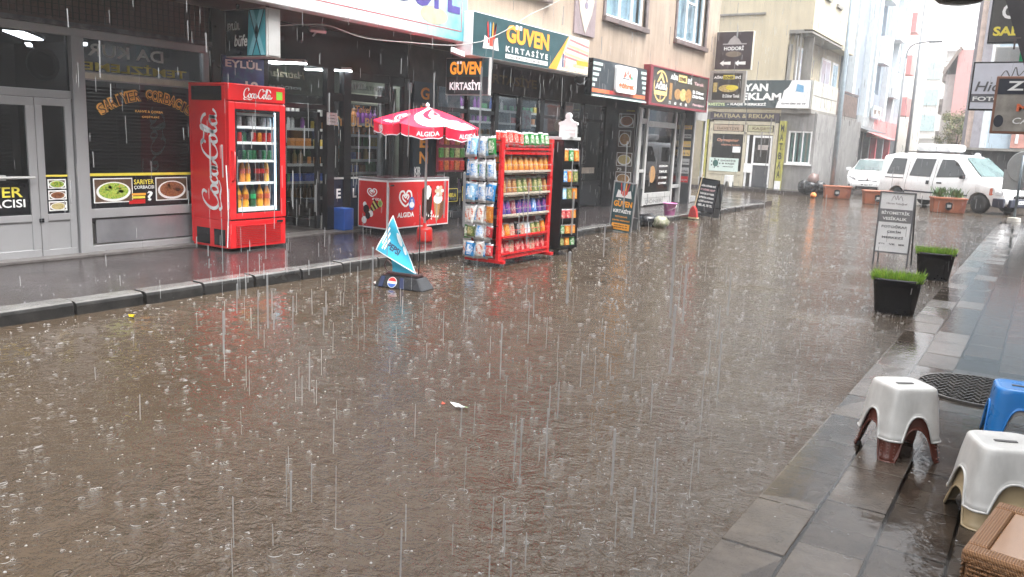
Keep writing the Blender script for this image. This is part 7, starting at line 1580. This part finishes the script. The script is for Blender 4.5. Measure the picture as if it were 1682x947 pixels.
while cnt < 3000:
    y = rn.uniform(1.0, 24); x = rn.uniform(-7.3, 1.2); z = rn.uniform(-.0, 5.2)
    if x > -.75 and y < 9: continue                   # under the near awning
    if x < -7.1+.0: continue
    cnt += 1; drop(rain, (x, y, z), rn.uniform(.05, .15), rn.choice((.0010, .0014, .0018, .0024, .0032)), rn.uniform(-.004, .004), rn.uniform(-.002, .002))
for _ in range(190):
    y = rn.uniform(1.4, 5.2); x = rn.uniform(-1.25, -.22)*y-.2; drop(rain, (x, y, rn.uniform(.0, 1.6)), rn.uniform(.10, .20), rn.choice((.0016, .0022, .003, .0040)), rn.uniform(-.003, .003), 0)
for _ in range(200):                                     # drips off the sign edges
    y = rn.uniform(5.5, 20.2); drop(rain, (-7.35+rn.uniform(-.05, .2), y, rn.uniform(.1, 2.6)), rn.uniform(.08, .16), rn.uniform(.0018, .0028), 0, 0)
ro = rain.build('rain', M_RAIN); ro['kind'] = 'stuff'
spl = MB()
def ring(mb, x, y, z, r, w_, n=12):
    vs = []
    for k in range(n): a = 2*math.pi*k/n; c_, s_ = math.cos(a), math.sin(a); vs += [(x+c_*(r-w_), y+s_*(r-w_), z), (x+c_*r, y+s_*r, z+w_*1.0), (x+c_*(r+w_), y+s_*(r+w_), z)]
    fs = []
    for k in range(n):
        a, b = k*3, ((k+1) % n)*3; fs += [(a, b, b+1, a+1), (a+1, b+1, b+2, a+2)]
    mb.add(vs, fs)
def dome(mb, x, y, z, r, n=9):
    vs = []
    for j, ph in enumerate((0, .5, 1.0, 1.4)):
        for k in range(n): a = 2*math.pi*k/n; vs.append((x+math.cos(a)*r*math.cos(ph), y+math.sin(a)*r*math.cos(ph), z+math.sin(ph)*r*.8))
    fs = [(j*n+k, j*n+(k+1) % n, (j+1)*n+(k+1) % n, (j+1)*n+k) for j in range(3) for k in range(n)]+[tuple(3*n+k for k in range(n))]; mb.add(vs, fs)
def crown(mb, x, y, z, s_):
    n = rn.randrange(5, 9)
    for k in range(n):
        a = rn.uniform(0, 6.28); h = s_*rn.uniform(.5, 1.3); o_ = s_*rn.uniform(.3, .8); p = Vector((x+math.cos(a)*s_*.25, y+math.sin(a)*s_*.25, z)); q_ = p+Vector((math.cos(a)*o_, math.sin(a)*o_, h)); w2 = Vector((-math.sin(a), math.cos(a), 0))*s_*.07
        mb.add([p-w_v*1 if False else p-w2, p+w2, q_], [(0, 1, 2)])
        if rn.random() < .6: dq = q_+Vector((math.cos(a)*o_*.3, math.sin(a)*o_*.3, h*.2)); r2 = s_*.06; mb.add([dq+Vector((r2, 0, 0)), dq+Vector((0, r2, 0)), dq+Vector((-r2, 0, 0)), dq+Vector((0, -r2, 0)), dq+Vector((0, 0, r2)), dq-Vector((0, 0, r2))], [(0, 1, 4), (1, 2, 4), (2, 3, 4), (3, 0, 4), (1, 0, 5), (2, 1, 5), (3, 2, 5), (0, 3, 5)])
def arc(mb, x, y, z, r, w_, a0, da):
    n = max(3, int(da/.35)); vs = []
    for k in range(n+1):
        a = a0+da*k/n; c_, s_ = math.cos(a), math.sin(a); q_ = w_*math.sin(math.pi*(k+.4)/(n+.8))
        vs += [(x+c_*(r-q_), y+s_*(r-q_), z), (x+c_*r, y+s_*r, z+q_*1.3), (x+c_*(r+q_), y+s_*(r+q_), z)]
    mb.add(vs, [f_ for k in range(n) for f_ in ((k*3, k*3+3, k*3+4, k*3+1), (k*3+1, k*3+4, k*3+5, k*3+2))])
def bead(mb, x, y, z, r):
    mb.add([(x+r, y, z), (x, y+r, z), (x-r, y, z), (x, y-r, z), (x, y, z+r), (x, y, z-r)], [(0, 1, 4), (1, 2, 4), (2, 3, 4), (3, 0, 4), (1, 0, 5), (2, 1, 5), (3, 2, 5), (0, 3, 5)])
cnt = 0
while cnt < 8200:
    y = .9+23*rn.random()**1.5; x = rn.uniform(-6.38, -.95)
    if not in_view((x, y, 0)) or rn.random() < .35*max(0, 1-(y-.9)/2.5): continue
    cnt += 1; t_ = rn.random()
    if t_ < .30: dome(spl, x, y, .0, rn.uniform(.0022, .0062), 7)
    elif t_ < .72: arc(spl, x, y, .0, rn.uniform(.006, .03), rn.uniform(.0008, .0020), rn.uniform(0, 6.28), rn.uniform(.8, 3.2))
    elif t_ < .90:
        for _ in range(rn.randrange(1, 5)): bead(spl, x+rn.gauss(0, .014), y+rn.gauss(0, .014), rn.uniform(.004, .045), rn.uniform(.0010, .0023))
    elif t_ < .985: crown(spl, x, y, 0, rn.uniform(.006, .015)); arc(spl, x, y, 0, rn.uniform(.008, .014), .0012, 0, 6.2)
    else: s_ = rn.uniform(.003, .006); spl.add([(x-s_*2, y, .002), (x, y-s_, .003), (x+s_*2, y, .002), (x, y+s_, .003)], [(0, 1, 2, 3)])
for _ in range(700):
    y = rn.uniform(3, 20); x = rn.uniform(-.9, .4); (dome(spl, x, y, .019, rn.uniform(.002, .005), 7) if rn.random() < .4 else arc(spl, x, y, .0192, rn.uniform(.006, .022), .0011, rn.uniform(0, 6.28), rn.uniform(2, 6)))
for k_ in range(420):
    x = rn.uniform(-7.4, -6.62) if k_ % 3 else rn.gauss(-7.28, .09); y = rn.uniform(3.0, 21); crown(spl, x, y, .107, rn.uniform(.008, .022))
    for _ in range(5): bead(spl, x+rn.gauss(0, .03), y+rn.gauss(0, .03), .107+rn.uniform(.004, .06), rn.uniform(.001, .0025))
for _ in range(420): crown(spl, rn.gauss(-1.35, .25), 2+rn.random()*8, .0, rn.uniform(.008, .018))
for _ in range(160):
    a = rn.uniform(0, 6.28); px_, py_ = rn.choice(((-1.13, 8.88), (-1.09, 11.72))); crown(spl, px_+math.cos(a)*.3, py_+math.sin(a)*.24, .0, rn.uniform(.012, .026))
so_ = spl.build('rain_splashes', M_SPL); so_['kind'] = 'stuff'
# ================================================================== rain haze
hz = MB().box(-75, 75, -25, 200, -1.1, 21)
m = bpy.data.materials.new('rain_haze'); m.use_nodes = True; t = m.node_tree; t.nodes.clear(); o = t.nodes.new('ShaderNodeOutputMaterial'); pv_ = t.nodes.new('ShaderNodeVolumePrincipled')
pv_.inputs['Color'].default_value = (.93, .95, .97, 1); pv_.inputs['Density'].default_value = .0026; pv_.inputs['Anisotropy'].default_value = .3; t.links.new(pv_.outputs[0], o.inputs['Volume'])
ho = hz.build('haze', m); ho['kind'] = 'stuff'
